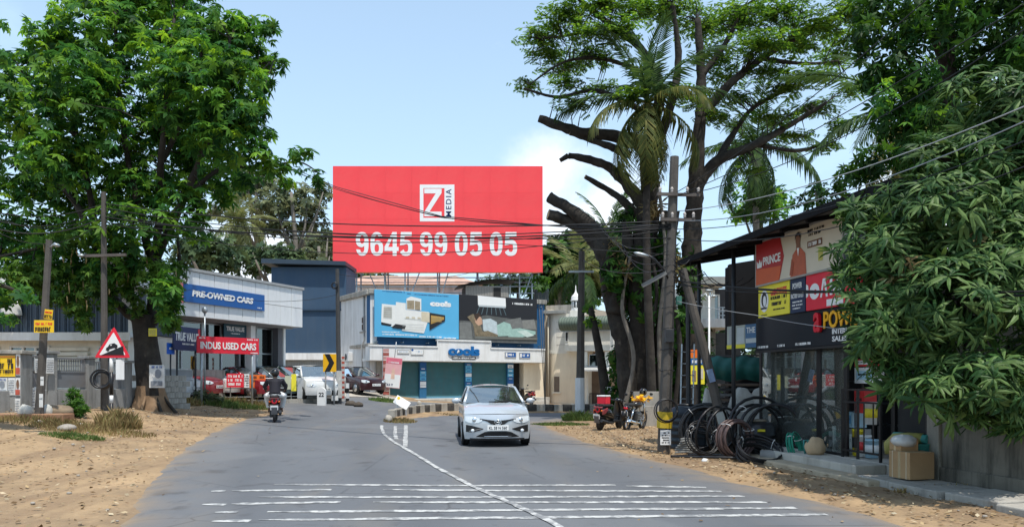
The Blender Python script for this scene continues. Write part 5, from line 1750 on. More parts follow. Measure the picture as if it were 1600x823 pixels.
limb([(-150, 640), (-140, 540), (-90, 460), (-30, 440), (30, 455)], 16.5, 14, 2, bark, t, 'trunk', 0)
C, D = clump_points([(0, 470, 28, 14, 16.5), (28, 455, 18, 12, 16.5), (45, 465, 10, 9, 16.5), (10, 500, 16, 10, 16.5), (-40, 450, 50, 35, 16.5), (-100, 400, 70, 60, 16.5), (0, 90, 16, 10, 16.5), (5, 38, 12, 6, 16.5)], 26, rl, .3, .7, .3)
crown(t, C, D, (.13, .22), SPRAY5, lf_left, rl, .3, .7, .5)
RT = Vector((5.0, 31.0, 0.0))
t = thing('rain_tree', 'tall pruned rain tree with sawn off limbs towards the red hoarding', 'tree', RT)
RL = [([(985, 668), (978, 560), (958, 475), (947, 412), (930, 376), (892, 347), (856, 335)], 17, 8, 1), ([(962, 490), (966, 425), (938, 372), (903, 336), (858, 308)], 15, 8, 1), ([(1004, 668), (1000, 520), (996, 410), (1006, 335), (990, 302), (960, 267), (925, 251), (888, 243)], 17, 4.5, 1),
  ([(1002, 345), (976, 316), (955, 300), (914, 276)], 8, 3.5, 1), ([(1012, 430), (1016, 310), (1005, 232), (962, 214), (902, 205), (842, 185)], 15, 6, 1), ([(985, 242), (962, 233), (925, 219), (890, 207)], 6, 4, 1), ([(1013, 310), (1021, 205), (1030, 135), (1000, 75), (945, 32), (900, -5)], 11, 3, 0),
  ([(1072, 668), (1078, 510), (1081, 385), (1086, 300), (1093, 200), (1096, 130), (1090, 30)], 19, 5, 0), ([(1084, 300), (1120, 252), (1180, 226), (1240, 192), (1292, 160)], 10, 2.5, 0), ([(1092, 185), (1140, 132), (1190, 92), (1240, 62), (1292, 40)], 8, 2, 0), ([(1095, 120), (1132, 70), (1162, 10)], 6, 2, 0),
  ([(1016, 255), (1048, 165), (1060, 90), (1050, 5)], 9, 3, 0), ([(1002, 112), (942, 92), (882, 97), (828, 132)], 4, 1, 0), ([(1008, 175), (932, 142), (872, 152), (818, 138)], 5, 1.2, 0), ([(1120, 252), (1170, 175), (1230, 140)], 6, 2, 0), ([(1180, 226), (1250, 235), (1310, 215)], 4, 1, 0), ([(1035, 668), (1030, 560), (1040, 470), (1032, 400), (1040, 330)], 12, 6, 0), ([(1010, 480), (980, 380), (985, 320)], 10, 6, 0), ([(888, 243), (875, 251)], 4, 3.5, 1), ([(950, 40), (890, 55), (840, 60)], 3, 1, 0), ([(1190, 92), (1260, 100), (1310, 95)], 4, 1, 0)]
anch = []
for i, (P, a, c, ct) in enumerate(RL):
 limb(P, 31, a, c, bark, t, 'limb', .5 if ct == 0 else .25, 10, i + 40, wood_cut if ct else None)
 anch += limb_pts(P, 31, .5 if ct == 0 else .25, i + 40)
cr = [(845, 58, 45, 18), (882, 22, 55, 24), (945, 5, 60, 18), (825, 132, 26, 9), (880, 103, 46, 15), (885, 128, 36, 10), (930, 85, 42, 18), (965, 48, 45, 24), (900, 160, 40, 10), (1050, 15, 55, 25), (1100, 40, 55, 28), (1160, 28, 60, 28), (1220, 15, 65, 24), (1280, 38, 55, 26), (1120, 92, 46, 18), (1185, 68, 60, 22), (1245, 68, 56, 20), (1302, 92, 36, 16), (1258, 118, 52, 15), (1220, 140, 46, 12), (1150, 150, 36, 13), (1120, 182, 36, 12), (1200, 183, 46, 10), (1272, 168, 50, 12), (1312, 196, 34, 14), (1290, 228, 30, 9), (1240, 212, 36, 9), (985, 148, 26, 12), (1062, 140, 26, 14), (1135, 120, 40, 14), (1200, 112, 40, 11), (1000, 10, 50, 20), (1325, 60, 30, 22), (1325, 140, 30, 14), (860, 80, 40, 10), (915, 50, 40, 14), (1180, 265, 30, 9), (1145, 235, 26, 9), (940, 135, 28, 9), (1090, 160, 26, 9), (1330, 15, 40, 22)]
C, D = clump_points([(c[0], c[1], c[2], c[3], 31) for c in cr], 19, rl, 2.4, 1.2, .05)
crown(t, C, D, (.22, .44), PINN, lf_rain, rl, 1.6, .3, .35)
twigs(C, anch, bark, t, rl, .012, 14, 'twigs', 420)
C, D = clump_points([(960, 430, 22, 40, 30.6), (1000, 400, 25, 45, 30.6), (1040, 380, 20, 40, 30.6), (1005, 470, 35, 40, 30.6), (1075, 440, 18, 50, 30.6), (980, 350, 20, 25, 30.6), (1060, 500, 25, 40, 30.6)], 6, rl, .4, .8, .5)
crown(t, C, D, (.18, .4), SPRAY, lf_dark, rl, .2, .6, .6, 'creepers')
C, D = clump_points([(960, 390, 16, 14, 30.4), (975, 420, 10, 16, 30.4), (1020, 330, 14, 20, 30.4), (1055, 420, 10, 30, 30.4)], 12, rl, .2, .6, .3)
crown(t, C, D, (.2, .4), tmpl_spray(5, .22, -1.0), lf_dry, rl, .1, .5, .5, 'dead_leaves')
for i, P in enumerate([[(1036, 668), (1030, 520), (1040, 400), (1026, 270)], [(1050, 668), (1062, 540), (1048, 430), (1060, 330)], [(970, 660), (990, 560), (972, 480), (985, 400)], [(1020, 660), (1012, 560), (1026, 460), (1014, 380)]]):
 limb(P, 30.2, 4, 2.5, bark if i % 2 else bark_grey, t, 'hanging_root', .3, 7, 90 + i)
t = thing('scrub', 'dark overgrown scrub round the foot of the pruned tree', 'bush', (6.2, 32.5, 0))
C, D = clump_points([(985, 560, 40, 40, 32.2), (1010, 520, 45, 45, 32.5), (1050, 560, 45, 50, 32.5), (1000, 620, 50, 40, 32), (1060, 630, 60, 40, 32), (1010, 460, 30, 40, 32.5), (1090, 560, 30, 60, 33), (968, 615, 18, 35, 31.8), (985, 480, 16, 40, 31.8)], 12, rl, .6, .8, .5)
crown(t, C, D, (.16, .32), SPRAY5, lf_dark, rl, .5, .6, .6)
def frond_mesh(name, L, arch, m, n=34, wl=.85, seed=0, ragged=.15, flop=.5):
 rr = random.Random(seed)
 V, F = [], []
 def quad(a, b_, c, d):
  o = len(V); V.extend([a, b_, c, d]); F.append([o, o + 1, o + 2, o + 3])
 pts = []
 for i in range(n + 1):
  f = i / n
  ang = .25 - arch * f ** 1.3
  pts.append((f, ang))
 P = [Vector((0, 0, 0))]
 for i in range(1, n + 1):
  a = pts[i][1]
  P.append(P[-1] + Vector((math.cos(a), 0, math.sin(a))) * L / n)
 for i in range(n):
  w = .05 * (1 - i / n) + .008
  quad(P[i] + Vector((0, w, 0)), P[i] - Vector((0, w, 0)), P[i + 1] - Vector((0, w * .9, 0)), P[i + 1] + Vector((0, w * .9, 0)))
  quad(P[i] + Vector((0, 0, w)), P[i] - Vector((0, 0, w)), P[i + 1] - Vector((0, 0, w * .9)), P[i + 1] + Vector((0, 0, w * .9)))
 for i in range(3, n + 1):
  f = i / n
  t_ = (P[i] - P[i - 1]).normalized()
  upv = Vector((0, 1, 0)).cross(t_) * -1
  for s in (-1, 1):
   if rr.random() < ragged: continue
   l = wl * (math.sin(PI * (.12 + .83 * f)) ** .7) * rr.uniform(.8, 1.1)
   d = (t_ * (.45 + .5 * f) + Vector((0, s, 0)) * (1.0 - .35 * f)).normalized()
   a = P[i]
   m1 = a + d * l * .5 + Vector((0, 0, -flop * .18 * l))
   e = a + d * l * .92 + Vector((0, 0, -flop * l * rr.uniform(.7, 1.2)))
   w = .05 * (L / 4)
   quad(a - t_ * w * .5, a + t_ * w * .5, m1 + t_ * w, m1 - t_ * w)
   quad(m1 - t_ * w, m1 + t_ * w, e + t_ * w * .15, e - t_ * w * .15)
 me = npmesh(name, [tuple(v) for v in V], F, m)
 return me
def palm(name, label, base, top, L, r, m_old, m_new, nfr, seed, tilt_lo=-55, tilt_hi=80, trunk_m=None, wl=.85):
 rr = random.Random(seed)
 base, top = Vector(base), Vector(top)
 t = thing(name, label, 'palm tree', base)
 k = 14
 pth = [base.lerp(top, i / k) + Vector((.25 * math.sin(i / k * 3 + seed), 0, 0)) * (i / k) * (1 - i / k) * 2 for i in range(k + 1)]
 b = MB().tube(pth, [r * (1.25 - .4 * i / k) * (1 + .05 * (i % 2)) for i in range(k + 1)], 9)
 o = b.build('trunk', trunk_m or bark_grey, t); o.location = -base
 protos = []
 for q, (arch, flop, mm) in enumerate([(.7, .25, m_new), (1.15, .5, m_new), (1.5, .85, m_old), (1.75, 1.0, m_old)]):
  protos.append(frond_mesh('frond', L, arch, mm, 42, wl, seed + q, .16, flop))
 used = [False] * 4
 for i in range(nfr):
  f = i / (nfr - 1)
  tilt = R(tilt_hi + (tilt_lo - tilt_hi) * f + rr.uniform(-8, 8))
  q = min(3, int(f * 4))
  if not used[q]:
   o = protos[q]; used[q] = True
  else:
   o = protos[q].copy(); COL.objects.link(o)
  o.parent = t
  az = i * 2.39996 + rr.uniform(-.3, .3)
  o.rotation_euler = (0, -tilt, az)
  o.location = top - base + Vector((0, 0, .1))
  s = rr.uniform(.85, 1.1)
  o.scale = (s, s, s)
 b = MB()
 for i in range(7):
  a = i * 2 * PI / 7
  b.ell((math.cos(a) * r * 1.6, math.sin(a) * r * 1.6, -.25 - .12 * (i % 2)), (.11, .11, .14), 8, 6)
 o = b.build('coconuts', mat('coconut', (.16, .15, .05), .6, .3, 4), t); o.location = top - base; o['kind'] = 'stuff'
 return t
palm('coconut_palm', 'coconut palm with upright dark fronds rising in front of the pruned tree', (5.35, 29.2, 0), WP(1012, 165, 29.2), 3.5, .14, leafmat('leaf_palm_olive', [(.045, .065, .02), (.08, .10, .026), (.16, .15, .04)], .3), lf_palm, 20, 3, -72, 88, bark)
palm('coconut_palm', 'coconut palm with drooping fronds above the black shop roof', (12.9, 40, 0), WP(1182, 232, 40), 4.4, .17, lf_palm, lf_palm, 22, 8, -70, 60)
palm('coconut_palm', 'coconut palm with yellowed hanging fronds between the two right hand trees', (12.4, 23.5, 0), WP(1432, 172, 23.5), 4.0, .15, lf_palm_y, lf_palm, 22, 14, -75, 45)
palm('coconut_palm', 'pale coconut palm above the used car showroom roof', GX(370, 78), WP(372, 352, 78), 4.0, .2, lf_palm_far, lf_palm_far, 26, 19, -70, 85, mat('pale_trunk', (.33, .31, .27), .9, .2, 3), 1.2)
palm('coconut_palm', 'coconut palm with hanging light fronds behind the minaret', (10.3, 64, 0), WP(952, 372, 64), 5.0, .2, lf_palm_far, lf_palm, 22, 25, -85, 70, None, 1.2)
palm('coconut_palm', 'small pale palm to the right of the tall palm beyond the showroom', GX(466, 84), WP(466, 398, 84), 3.4, .2, lf_palm_far, lf_palm_far, 20, 29, -60, 80, None, 1.2)
palm('coconut_palm', 'short palm showing its fronds behind the utility pole by the cream hall', (5.4, 60, 0), WP(905, 425, 60), 4.4, .2, lf_palm, lf_palm_far, 18, 33, -80, 60, None, 1.2)
def far_tree(label, base_px, Y, clumps, m, size, dens, seed, trunk_px=8, tm=SPRAY5, gap=.3, name='background_tree'):
 rr = np.random.default_rng(seed)
 base = GX(base_px, Y)
 t = thing(name, label, 'tree', base, 0, 'background trees')
 c0 = clumps[0]
 top = clumps[0]
 k = Y / FPX
 P = [base - Vector((0, 0, .3)), base.lerp(WP(c0[0], c0[1], Y), .5) + Vector((.3, 0, 0)), WP(c0[0], c0[1], Y)]
 o = MB().tube(resample(P, 9), [trunk_px * k * (1 - .09 * i) for i in range(9)], 8).build('trunk', bark_grey, t)
 o.location = -base
 for c in clumps[1:]:
  o = MB().tube([P[1].lerp(P[2], .3), P[1].lerp(WP(c[0], c[1], Y), .7) + Vector((0, 0, .4)), WP(c[0], c[1], Y)], [trunk_px * k * .4, trunk_px * k * .25, trunk_px * k * .1], 6).build('limb', bark_grey, t)
  o.location = -base
 C, D = clump_points([(c[0], c[1], c[2], c[3], Y) for c in clumps], dens, rr, 2.5, .8, gap)
 crown(t, C, D, size, tm, m, rr, .8, .5, .5)
 return t
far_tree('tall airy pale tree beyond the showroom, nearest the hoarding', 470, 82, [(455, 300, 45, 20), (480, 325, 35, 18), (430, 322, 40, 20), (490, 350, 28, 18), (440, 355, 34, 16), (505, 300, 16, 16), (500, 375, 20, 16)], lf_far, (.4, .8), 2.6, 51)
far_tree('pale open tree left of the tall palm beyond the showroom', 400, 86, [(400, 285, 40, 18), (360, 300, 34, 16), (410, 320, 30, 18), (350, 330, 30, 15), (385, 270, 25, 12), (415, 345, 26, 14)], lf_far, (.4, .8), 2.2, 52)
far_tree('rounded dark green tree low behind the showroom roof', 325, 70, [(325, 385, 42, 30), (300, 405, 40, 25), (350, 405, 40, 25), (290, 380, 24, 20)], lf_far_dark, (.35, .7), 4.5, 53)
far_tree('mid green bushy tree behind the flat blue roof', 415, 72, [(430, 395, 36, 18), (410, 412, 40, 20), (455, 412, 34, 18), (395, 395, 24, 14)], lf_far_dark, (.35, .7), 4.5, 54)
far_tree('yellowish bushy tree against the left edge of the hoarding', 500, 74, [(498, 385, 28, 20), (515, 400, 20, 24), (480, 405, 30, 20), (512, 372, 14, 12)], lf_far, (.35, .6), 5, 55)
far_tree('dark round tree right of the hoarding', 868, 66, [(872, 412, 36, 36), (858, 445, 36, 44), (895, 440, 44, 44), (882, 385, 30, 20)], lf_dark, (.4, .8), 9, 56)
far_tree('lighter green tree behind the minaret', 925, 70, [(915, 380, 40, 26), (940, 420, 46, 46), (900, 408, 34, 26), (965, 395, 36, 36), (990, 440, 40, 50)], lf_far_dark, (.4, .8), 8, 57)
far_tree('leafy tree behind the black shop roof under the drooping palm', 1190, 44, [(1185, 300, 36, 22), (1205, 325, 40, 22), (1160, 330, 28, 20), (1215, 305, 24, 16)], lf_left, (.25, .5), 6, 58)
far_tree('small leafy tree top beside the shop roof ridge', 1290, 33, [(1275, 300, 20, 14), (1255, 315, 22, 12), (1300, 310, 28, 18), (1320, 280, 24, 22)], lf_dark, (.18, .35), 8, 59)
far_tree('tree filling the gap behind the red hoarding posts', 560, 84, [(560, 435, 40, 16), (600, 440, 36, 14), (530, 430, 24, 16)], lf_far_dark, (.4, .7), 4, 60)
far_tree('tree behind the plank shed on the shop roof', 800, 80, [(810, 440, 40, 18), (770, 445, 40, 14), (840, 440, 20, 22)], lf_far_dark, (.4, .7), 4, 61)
rr = np.random.default_rng(77)
C, D = clump_points([(x, 545 + rr.uniform(-25, 10), 60, 60 + rr.uniform(-10, 25), 115 + rr.uniform(-12, 12)) for x in range(-260, 2000, 62)], 1.4, rr, 5, .5, .5)
n_ = len(C)
V, F = scatter(C, D + np.array([0, 0, .7]) + rr.normal(size=(n_, 3)) * .4, rr.uniform(.6, 1.2, n_), SPRAY5, rr)
tag(npmesh('woods', V, F, lf_far_dark), 'band of far woods closing the view behind the buildings', kind='stuff')
MT = Vector((8.7, 12.0, 0.0))
t = thing('mango_tree', 'dense tree with rosettes of long leaves hanging over the grey wall', 'tree', MT)
rm = np.random.default_rng(5)
for i, (P, a, c) in enumerate([([(1665, 740, 12.3), (1650, 600, 12.2), (1630, 480, 12.0), (1600, 380, 11.8)], 26, 14), ([(1630, 480, 12.0), (1540, 430, 11.2), (1440, 440, 11.0), (1350, 470, 11.2)], 9, 2), ([(1635, 520, 12.0), (1540, 560, 11), (1470, 590, 10.8)], 8, 2), ([(1600, 380, 11.8), (1520, 280, 11.6), (1460, 240, 11.6)], 10, 2), ([(1600, 380, 11.8), (1600, 260, 11.6), (1580, 170, 11.6)], 12, 3), ([(1560, 400, 11.6), (1450, 360, 11.4), (1340, 380, 11.6)], 7, 2)]):
 limb(P, 11.8, a, c, bark, t, 'limb' if i else 'trunk', 0, 9, i)
cm = [(1328, 398, 28, 32, 11.6), (1370, 465, 48, 46, 11.2), (1400, 395, 70, 50, 11.3), (1480, 325, 80, 60, 11.2), (1560, 250, 70, 55, 11.2), (1610, 330, 60, 75, 10.6), (1425, 545, 62, 55, 10.8), (1500, 470, 90, 70, 10.5), (1585, 440, 65, 85, 10.3), (1462, 612, 42, 34, 10.6), (1540, 595, 75, 52, 10.3), (1605, 590, 60, 70, 10.2), (1362, 518, 34, 34, 11.2), (1340, 492, 14, 16, 11.7), (1344, 535, 16, 18, 11.6), (1392, 588, 26, 34, 11), (1535, 165, 70, 55, 11.8), (1600, 180, 60, 60, 11.4), (1455, 255, 46, 42, 11.8), (1392, 322, 46, 36, 11.8), (1335, 335, 30, 24, 12), (1660, 480, 60, 150, 10.6), (1415, 470, 60, 50, 11), (1575, 645, 60, 26, 10.3), (1560, 390, 70, 60, 11), (1500, 400, 60, 50, 11.2), (1590, 260, 60, 50, 11.6), (1540, 320, 70, 60, 11.8), (1610, 380, 50, 60, 11.4), (1505, 640, 40, 18, 10.5), (1316, 438, 14, 16, 11.5)]
C, D = clump_points(cm, 17, rm, .5, .75, .55)
WH = tmpl_whorl()
keep = C[:, 1] > 8.6
C, D = C[keep], D[keep]
score = C[:, 1] + 1.4 * D[:, 1] - .25 * D[:, 2] + rm.uniform(0, .3, len(C))
vis = (800 + 1200 * C[:, 0] / C[:, 1]) < 1610
score = np.where(vis, score, score + 9)
order = np.argsort(score)
front, rest = order[:298], order[298:]
def clean_whorl():
 V, F = WH
 VV, FF = [], []
 return V, F
Vw, Fw = WH
def whorl_obj(seed):
 rr2 = np.random.default_rng(seed)
 me = bpy.data.meshes.new('leaf_rosette')
 V = Vw + rr2.normal(size=Vw.shape) * .012
 me.from_pydata(V.tolist(), [], [list(dict.fromkeys(f)) for f in Fw])
 me.materials.append(lf_mango)
 me.update()
 return me
wm = [whorl_obj(s) for s in range(5)]
for q, i in enumerate(front):
 o = bpy.data.objects.new('leaf_rosette', wm[q % 5])
 COL.objects.link(o)
 o.parent = t
 z = Vector(D[i] * .75 + np.array([0, -.25, .55]) + rm.normal(size=3) * .22).normalized()
 o.rotation_mode = 'QUATERNION'
 o.rotation_quaternion = z.to_track_quat('Z', 'Y') @ Matrix.Rotation(rm.uniform(0, 6.28), 4, 'Z').to_quaternion()
 s = rm.uniform(.17, .39)
 o.scale = (s, s, s)
 o.location = Vector(C[i]) - MT
C2, D2 = C[rest], D[rest]
Z2 = D2 * .7 + np.array([0, -.15, .5]) + rm.normal(size=D2.shape) * .35
M = frames(Z2, rm)
S2 = rm.uniform(.2, .34, len(C2))
P = (np.einsum('nij,kj->nki', M, Vw) * S2[:, None, None] + C2[:, None, :]).reshape(-1, 3) - np.array(MT)
me = bpy.data.meshes.new('crown')
fl = [list(dict.fromkeys(f)) for f in Fw]
kk = len(Vw)
me.from_pydata(P.tolist(), [], [[v + j * kk for v in f] for j in range(len(C2)) for f in fl])
me.materials.append(lf_mango)
me.update()
o = bpy.data.objects.new('crown', me); COL.objects.link(o); o.parent = t; o['kind'] = 'stuff'
C3, D3 = clump_points([(1415, 412, 14, 22, 10.7), (1520, 375, 20, 10, 10.4), (1392, 445, 12, 14, 10.8)], 30, rm, .1, .5, .2)
crown(t, C3, D3, (.14, .24), tmpl_spray(5, .25, -.9), lf_dry, rm, .2, .5, .5, 'withered_leaves')
t = thing('dark_tree', 'dark tall tree rising at the top right behind the leafy tree', 'tree', (10.2, 16.5, 0))
base = t.location.copy()
anch = []
for i, (P, a, c) in enumerate([([(1540, 700, 16.5), (1520, 480, 16.5), (1490, 250, 16.5), (1480, 110, 16.3), (1475, -20, 16)], 24, 11), ([(1488, 230, 16.4), (1440, 130, 15.6), (1400, 60, 15.4)], 8, 2), ([(1490, 250, 16.4), (1550, 150, 15.8), (1600, 60, 15.6)], 9, 3), ([(1480, 110, 16.3), (1440, 20, 15.6), (1410, -40, 15.4)], 7, 2)]):
 limb(P, 16.4, a, c, bark, t, 'limb' if i else 'trunk', 0, 9, i)
C, D = clump_points([(1398, 30, 52, 48, 15.4), (1465, 30, 60, 60, 15.4), (1560, 40, 75, 60, 15.4), (1398, 112, 44, 40, 15.4), (1440, 165, 50, 40, 15.4), (1352, 55, 24, 40, 15.6), (1620, 60, 60, 80, 15.2), (1510, 110, 45, 45, 16.4), (1570, 130, 60, 50, 16), (1430, 230, 50, 45, 16), (1500, 220, 70, 60, 16.5), (1350, 10, 30, 30, 15.6), (1530, -10, 90, 30, 15.4), (1390, 190, 34, 35, 15.6), (1360, 130, 20, 24, 15.6), (1340, 265, 24, 20, 14.5), (1370, 250, 30, 30, 14.8)], 22, rm, .6, .8, .45)
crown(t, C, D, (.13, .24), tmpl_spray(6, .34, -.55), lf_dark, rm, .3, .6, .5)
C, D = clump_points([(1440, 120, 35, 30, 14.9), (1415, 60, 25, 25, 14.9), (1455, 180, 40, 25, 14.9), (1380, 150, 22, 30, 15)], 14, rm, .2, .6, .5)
crown(t, C, D, (.13, .22), tmpl_spray(6, .34, -.55), lf_left, rm, .3, .6, .5, 'lit_foliage')  # brighter leaf colour paints these clumps as sunlit
def grass_patch(name, label, cx, cy, rx, ry, n, h, m, seed, lean=.5, w=.012):
 rr2 = np.random.default_rng(seed)
 a = rr2.uniform(0, 2 * PI, n); r = np.sqrt(rr2.random(n))
 X = cx + rx * r * np.cos(a); Y = cy + ry * r * np.sin(a)
 V = []
 for x, y in zip(X, Y):
  z = T(x, y) + .01
  hh = h * rr2.uniform(.45, 1.15) * (1.15 - .6 * math.hypot((x - cx) / rx, (y - cy) / ry))
  d = rr2.normal(size=2) * lean * hh * .6
  q = rr2.normal(size=2); q = q / np.linalg.norm(q) * w * rr2.uniform(.7, 1.6)
  V += [(x - q[0], y - q[1], z), (x + q[0], y + q[1], z), (x + q[0] * .8 + d[0] * .35, y + q[1] * .8 + d[1] * .35, z + hh * .6), (x - q[0] * .2 + d[0], y - q[1] * .2 + d[1], z + hh)]
 o = npmesh(name, V, np.arange(4 * n).reshape(-1, 4), m)
 return tag(o, label, None, None, 'stuff')
def gp(name, label, px, py, rx, ry, n, h, m, seed, **k):
 g = G(px, py)
 return grass_patch(name, label, g.x, g.y, rx, ry, n, h, m, seed, **k)
lf_grass = leafmat('blade_green', [(.06, .10, .03), (.10, .16, .04), (.17, .20, .07)], .3)
gp('dry_grass', 'dry straw coloured grass at the leftmost pole', 75, 662, 1.3, .7, 1300, .2, lf_dry, 1, w=.006)
gp('dry_grass', 'tall dry grass round the warning sign post', 186, 668, .55, .5, 1000, .48, lf_dry, 2, lean=.4, w=.008)
gp('dry_grass', 'dry grass between the poles on the left verge', 145, 674, 1.5, .7, 1500, .16, lf_dry, 3, w=.006)
gp('grass', 'greener low grass in front of the warning sign', 112, 684, .75, .28, 900, .14, lf_grass, 4, w=.008)
gp('grass', 'green and straw weeds under the used car fence', 345, 634, 1.9, .9, 1300, .34, lf_grass, 5, w=.01)
gp('dry_grass', 'dry weeds along the used car lot wall', 385, 634, 1.6, .7, 1300, .36, lf_dry, 6, w=.012)
gp('dry_grass', 'dry weeds at the foot of the block wall behind the big tree', 285, 632, .8, .5, 500, .4, lf_dry, 7)
gp('grass', 'green weeds at the foot of the white painted pole', 905, 657, .7, .5, 1200, .42, lf_grass, 8)
gp('grass', 'short grass on the inside corner of the bend', 875, 664, 1.1, .45, 1300, .14, lf_grass, 9)
gp('dry_grass', 'dry grass on the near side of the median kerb', 680, 648, 1.7, .5, 1300, .12, lf_dry, 10)
gp('dry_grass', 'dry grass at the median nose', 625, 660, .6, .9, 700, .2, lf_dry, 11)
gp('dry_grass', 'dry weeds at the foot of the right wall', 1500, 770, 1.0, .25, 700, .14, lf_dry, 12)
gp('grass', 'weeds beside the concrete boxes right of the motorbike', 1018, 664, .8, .5, 900, .4, lf_grass, 13)
gp('grass', 'weeds along the slope below the shop corner', 600, 628, .8, .4, 600, .3, lf_grass, 14)
rr = np.random.default_rng(3)
n_ = 15000
lx = np.concatenate([rr.uniform(-14, -4, n_ // 2), rr.uniform(1.5, 8, n_ // 2)])
ly = np.concatenate([rr.uniform(8.5, 34, n_ // 2), rr.uniform(8.5, 28, n_ // 2)])
ok = ~inside(ROADPOLY, lx, ly)
ok |= rr.random(n_) < .015
lx, ly = lx[ok], ly[ok]
lz = np.array([T(x, y) + .05 for x, y in zip(lx, ly)])
C = np.stack([lx, ly, lz], 1)
V, F = scatter(C, np.array([[0, 0, 1.0]]) + rr.normal(size=C.shape) * .25, rr.uniform(.03, .11, len(C)), tmpl_spray(1, .5, -.1), rr)
tag(npmesh('dry_leaves', V, F, leafmat('leaf_litter', [(.10, .06, .03), (.22, .14, .07), (.33, .24, .13), (.45, .38, .26)], .05, .9)), 'dry leaves and scraps strewn over the dirt verges', kind='stuff')
b = MB()
for i in range(200):
 s_ = 1 if i % 2 else -1
 for _ in range(8):
  x, y = (rr.uniform(-13, -4.2), rr.uniform(9, 30)) if s_ > 0 else (rr.uniform(1.6, 7), rr.uniform(9, 26))
  if not inside(ROADPOLY, np.array([x]), np.array([y]))[0]: break
 r_ = rr.uniform(.008, .034)
 b.ell((x, y, T(x, y) + .03 + r_ * .2), (r_ * 1.3, r_, r_ * .7), 6, 4)
tag(b.build('pebbles', rock_m), 'small stones scattered on the dirt', kind='stuff')
def shrub(name, label, px, py, clumps, m, size, dens, seed, tm=SPRAY5, stem=True, up=.6):
 g = G(px, py)
 t = thing(name, label, 'shrub', g)
 rr2 = np.random.default_rng(seed)
 C, D = clump_points([(c[0], c[1], c[2], c[3], g.y) for c in clumps], dens, rr2, .08, .8, .3)
 crown(t, C, D, size, tm, m, rr2, up, .7, .5, 'foliage')
 b = MB()
 for c in clumps:
  p = WP(c[0], c[1], g.y) - g
  b.tube([(0, 0, -.05), p * .5, p], [.025, .018, .008], 5)
 b.build('stems', bark_grey, t)
 return t
shrub('conifer_shrub', 'small bright green conical shrub in front of the compound wall', 119, 651, [(119, 641, 16, 10), (118, 630, 12, 9), (117, 620, 7, 8), (116, 612, 3, 6), (108, 640, 7, 8), (130, 640, 7, 8)], lf_bush, (.07, .13), 130, 1, tmpl_spray(6, .3, .6), up=1.2)
shrub('garden_shrub', 'small dark cypress in front of the cream hall', 848, 628, [(848, 620, 7, 8), (848, 612, 5, 7), (847, 605, 3, 5)], lf_dark, (.12, .2), 40, 2)
shrub('tub_plant', 'green plant growing on the roof edge beside the dark tank', 852, 640, [(846, 445, 12, 10), (840, 436, 8, 8), (853, 437, 8, 9)], lf_bush, (.2, .35), 10, 3)
shrub('roadside_bush', 'dark green bush against the used car lot retaining wall', 318, 632, [(318, 617, 16, 9), (304, 623, 12, 7), (335, 623, 14, 6)], lf_far, (.12, .24), 22, 4)
shrub('roadside_bush', 'bright green bush behind the parked scooter', 968, 655, [(972, 636, 12, 14), (964, 645, 12, 10), (980, 648, 8, 8)], lf_bush, (.10, .2), 40, 5)
shrub('roadside_bush', 'leafy weeds behind the leaning pole', 1100, 640, [(1095, 600, 18, 14), (1110, 590, 12, 10), (1085, 610, 12, 8)], lf_left, (.10, .2), 30, 6)
# ================================================================== RIGHT: black shop, its goods, wall, poles
F7 = Facade((5.71, 17.9), (6.72, 12.4))
bs = building('power_shop', 'black fronted shop with full height glass under a dark sheet roof', F7, 'shop')
def q7(*q, off=0.0): return quad_rect(F7, *q, off)
def t7(px, off=0.0): return F7.loc(px, 600, off)[0]
def z7(px, py, off=0.0): return F7.loc(px, py, off)[1]
tE = t7(1452)
zf_t, zf_b = z7(1183, 498, .25), (z7(1190, 548, .25) + z7(1265, 541, .25)) / 2
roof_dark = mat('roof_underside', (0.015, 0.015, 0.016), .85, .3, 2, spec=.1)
ze = z7(1183, 369, 1.0)
t_far = t7(1062, 1.0)
rf = MB()
def slab(b, t0, t1, y0, z0, y1, z1, th):
 b.add([(t0, y0, z0), (t1, y0, z0), (t1, y1, z1), (t0, y1, z1), (t0, y0, z0 + th), (t1, y0, z0 + th), (t1, y1, z1 + th), (t0, y1, z1 + th)],
   [[3, 2, 1, 0], [4, 5, 6, 7], [0, 1, 5, 4], [1, 2, 6, 5], [2, 3, 7, 6], [3, 0, 4, 7]])
slab(rf, t_far, tE + .5, -1.0, ze, 6, ze + 1.25, .10)
rf.build('roof', mat('roof_sheet_dark', (.035, .037, .04), .6, .2, 2), bs)
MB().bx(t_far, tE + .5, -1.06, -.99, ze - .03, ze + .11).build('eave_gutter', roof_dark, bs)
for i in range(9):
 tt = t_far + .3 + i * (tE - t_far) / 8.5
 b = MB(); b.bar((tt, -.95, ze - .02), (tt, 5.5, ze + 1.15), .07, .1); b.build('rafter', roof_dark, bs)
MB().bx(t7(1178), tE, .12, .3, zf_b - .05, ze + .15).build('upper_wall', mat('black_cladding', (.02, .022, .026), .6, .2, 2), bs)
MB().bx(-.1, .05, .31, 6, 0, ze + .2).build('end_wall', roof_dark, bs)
MB().bx(0, tE + .2, 5.0, 5.2, 0, ze).build('back_wall', mat('inner_grey', (.42, .43, .41), .9, .3, 1), bs)
MB().bx(-.1, tE + .1, -.15, 5.2, -.1, .24).build('floor_slab', pale_concrete, bs, .01)
for tt in (t_far + .3, t_far + 2.2):
 MB().cyl((tt, -.6, -.1), (tt, -.6, ze + .05), .05, n=8).build('shed_post', dark_metal, bs)
tf0, tf1 = t7(1181, .25), tE
MB().bx(tf0, tf1, -.25, .1, zf_b, zf_t).build('fascia', mat('fascia_black', (.008, .012, .018), .35, .15, 1.5, spec=.25), bs, .01)
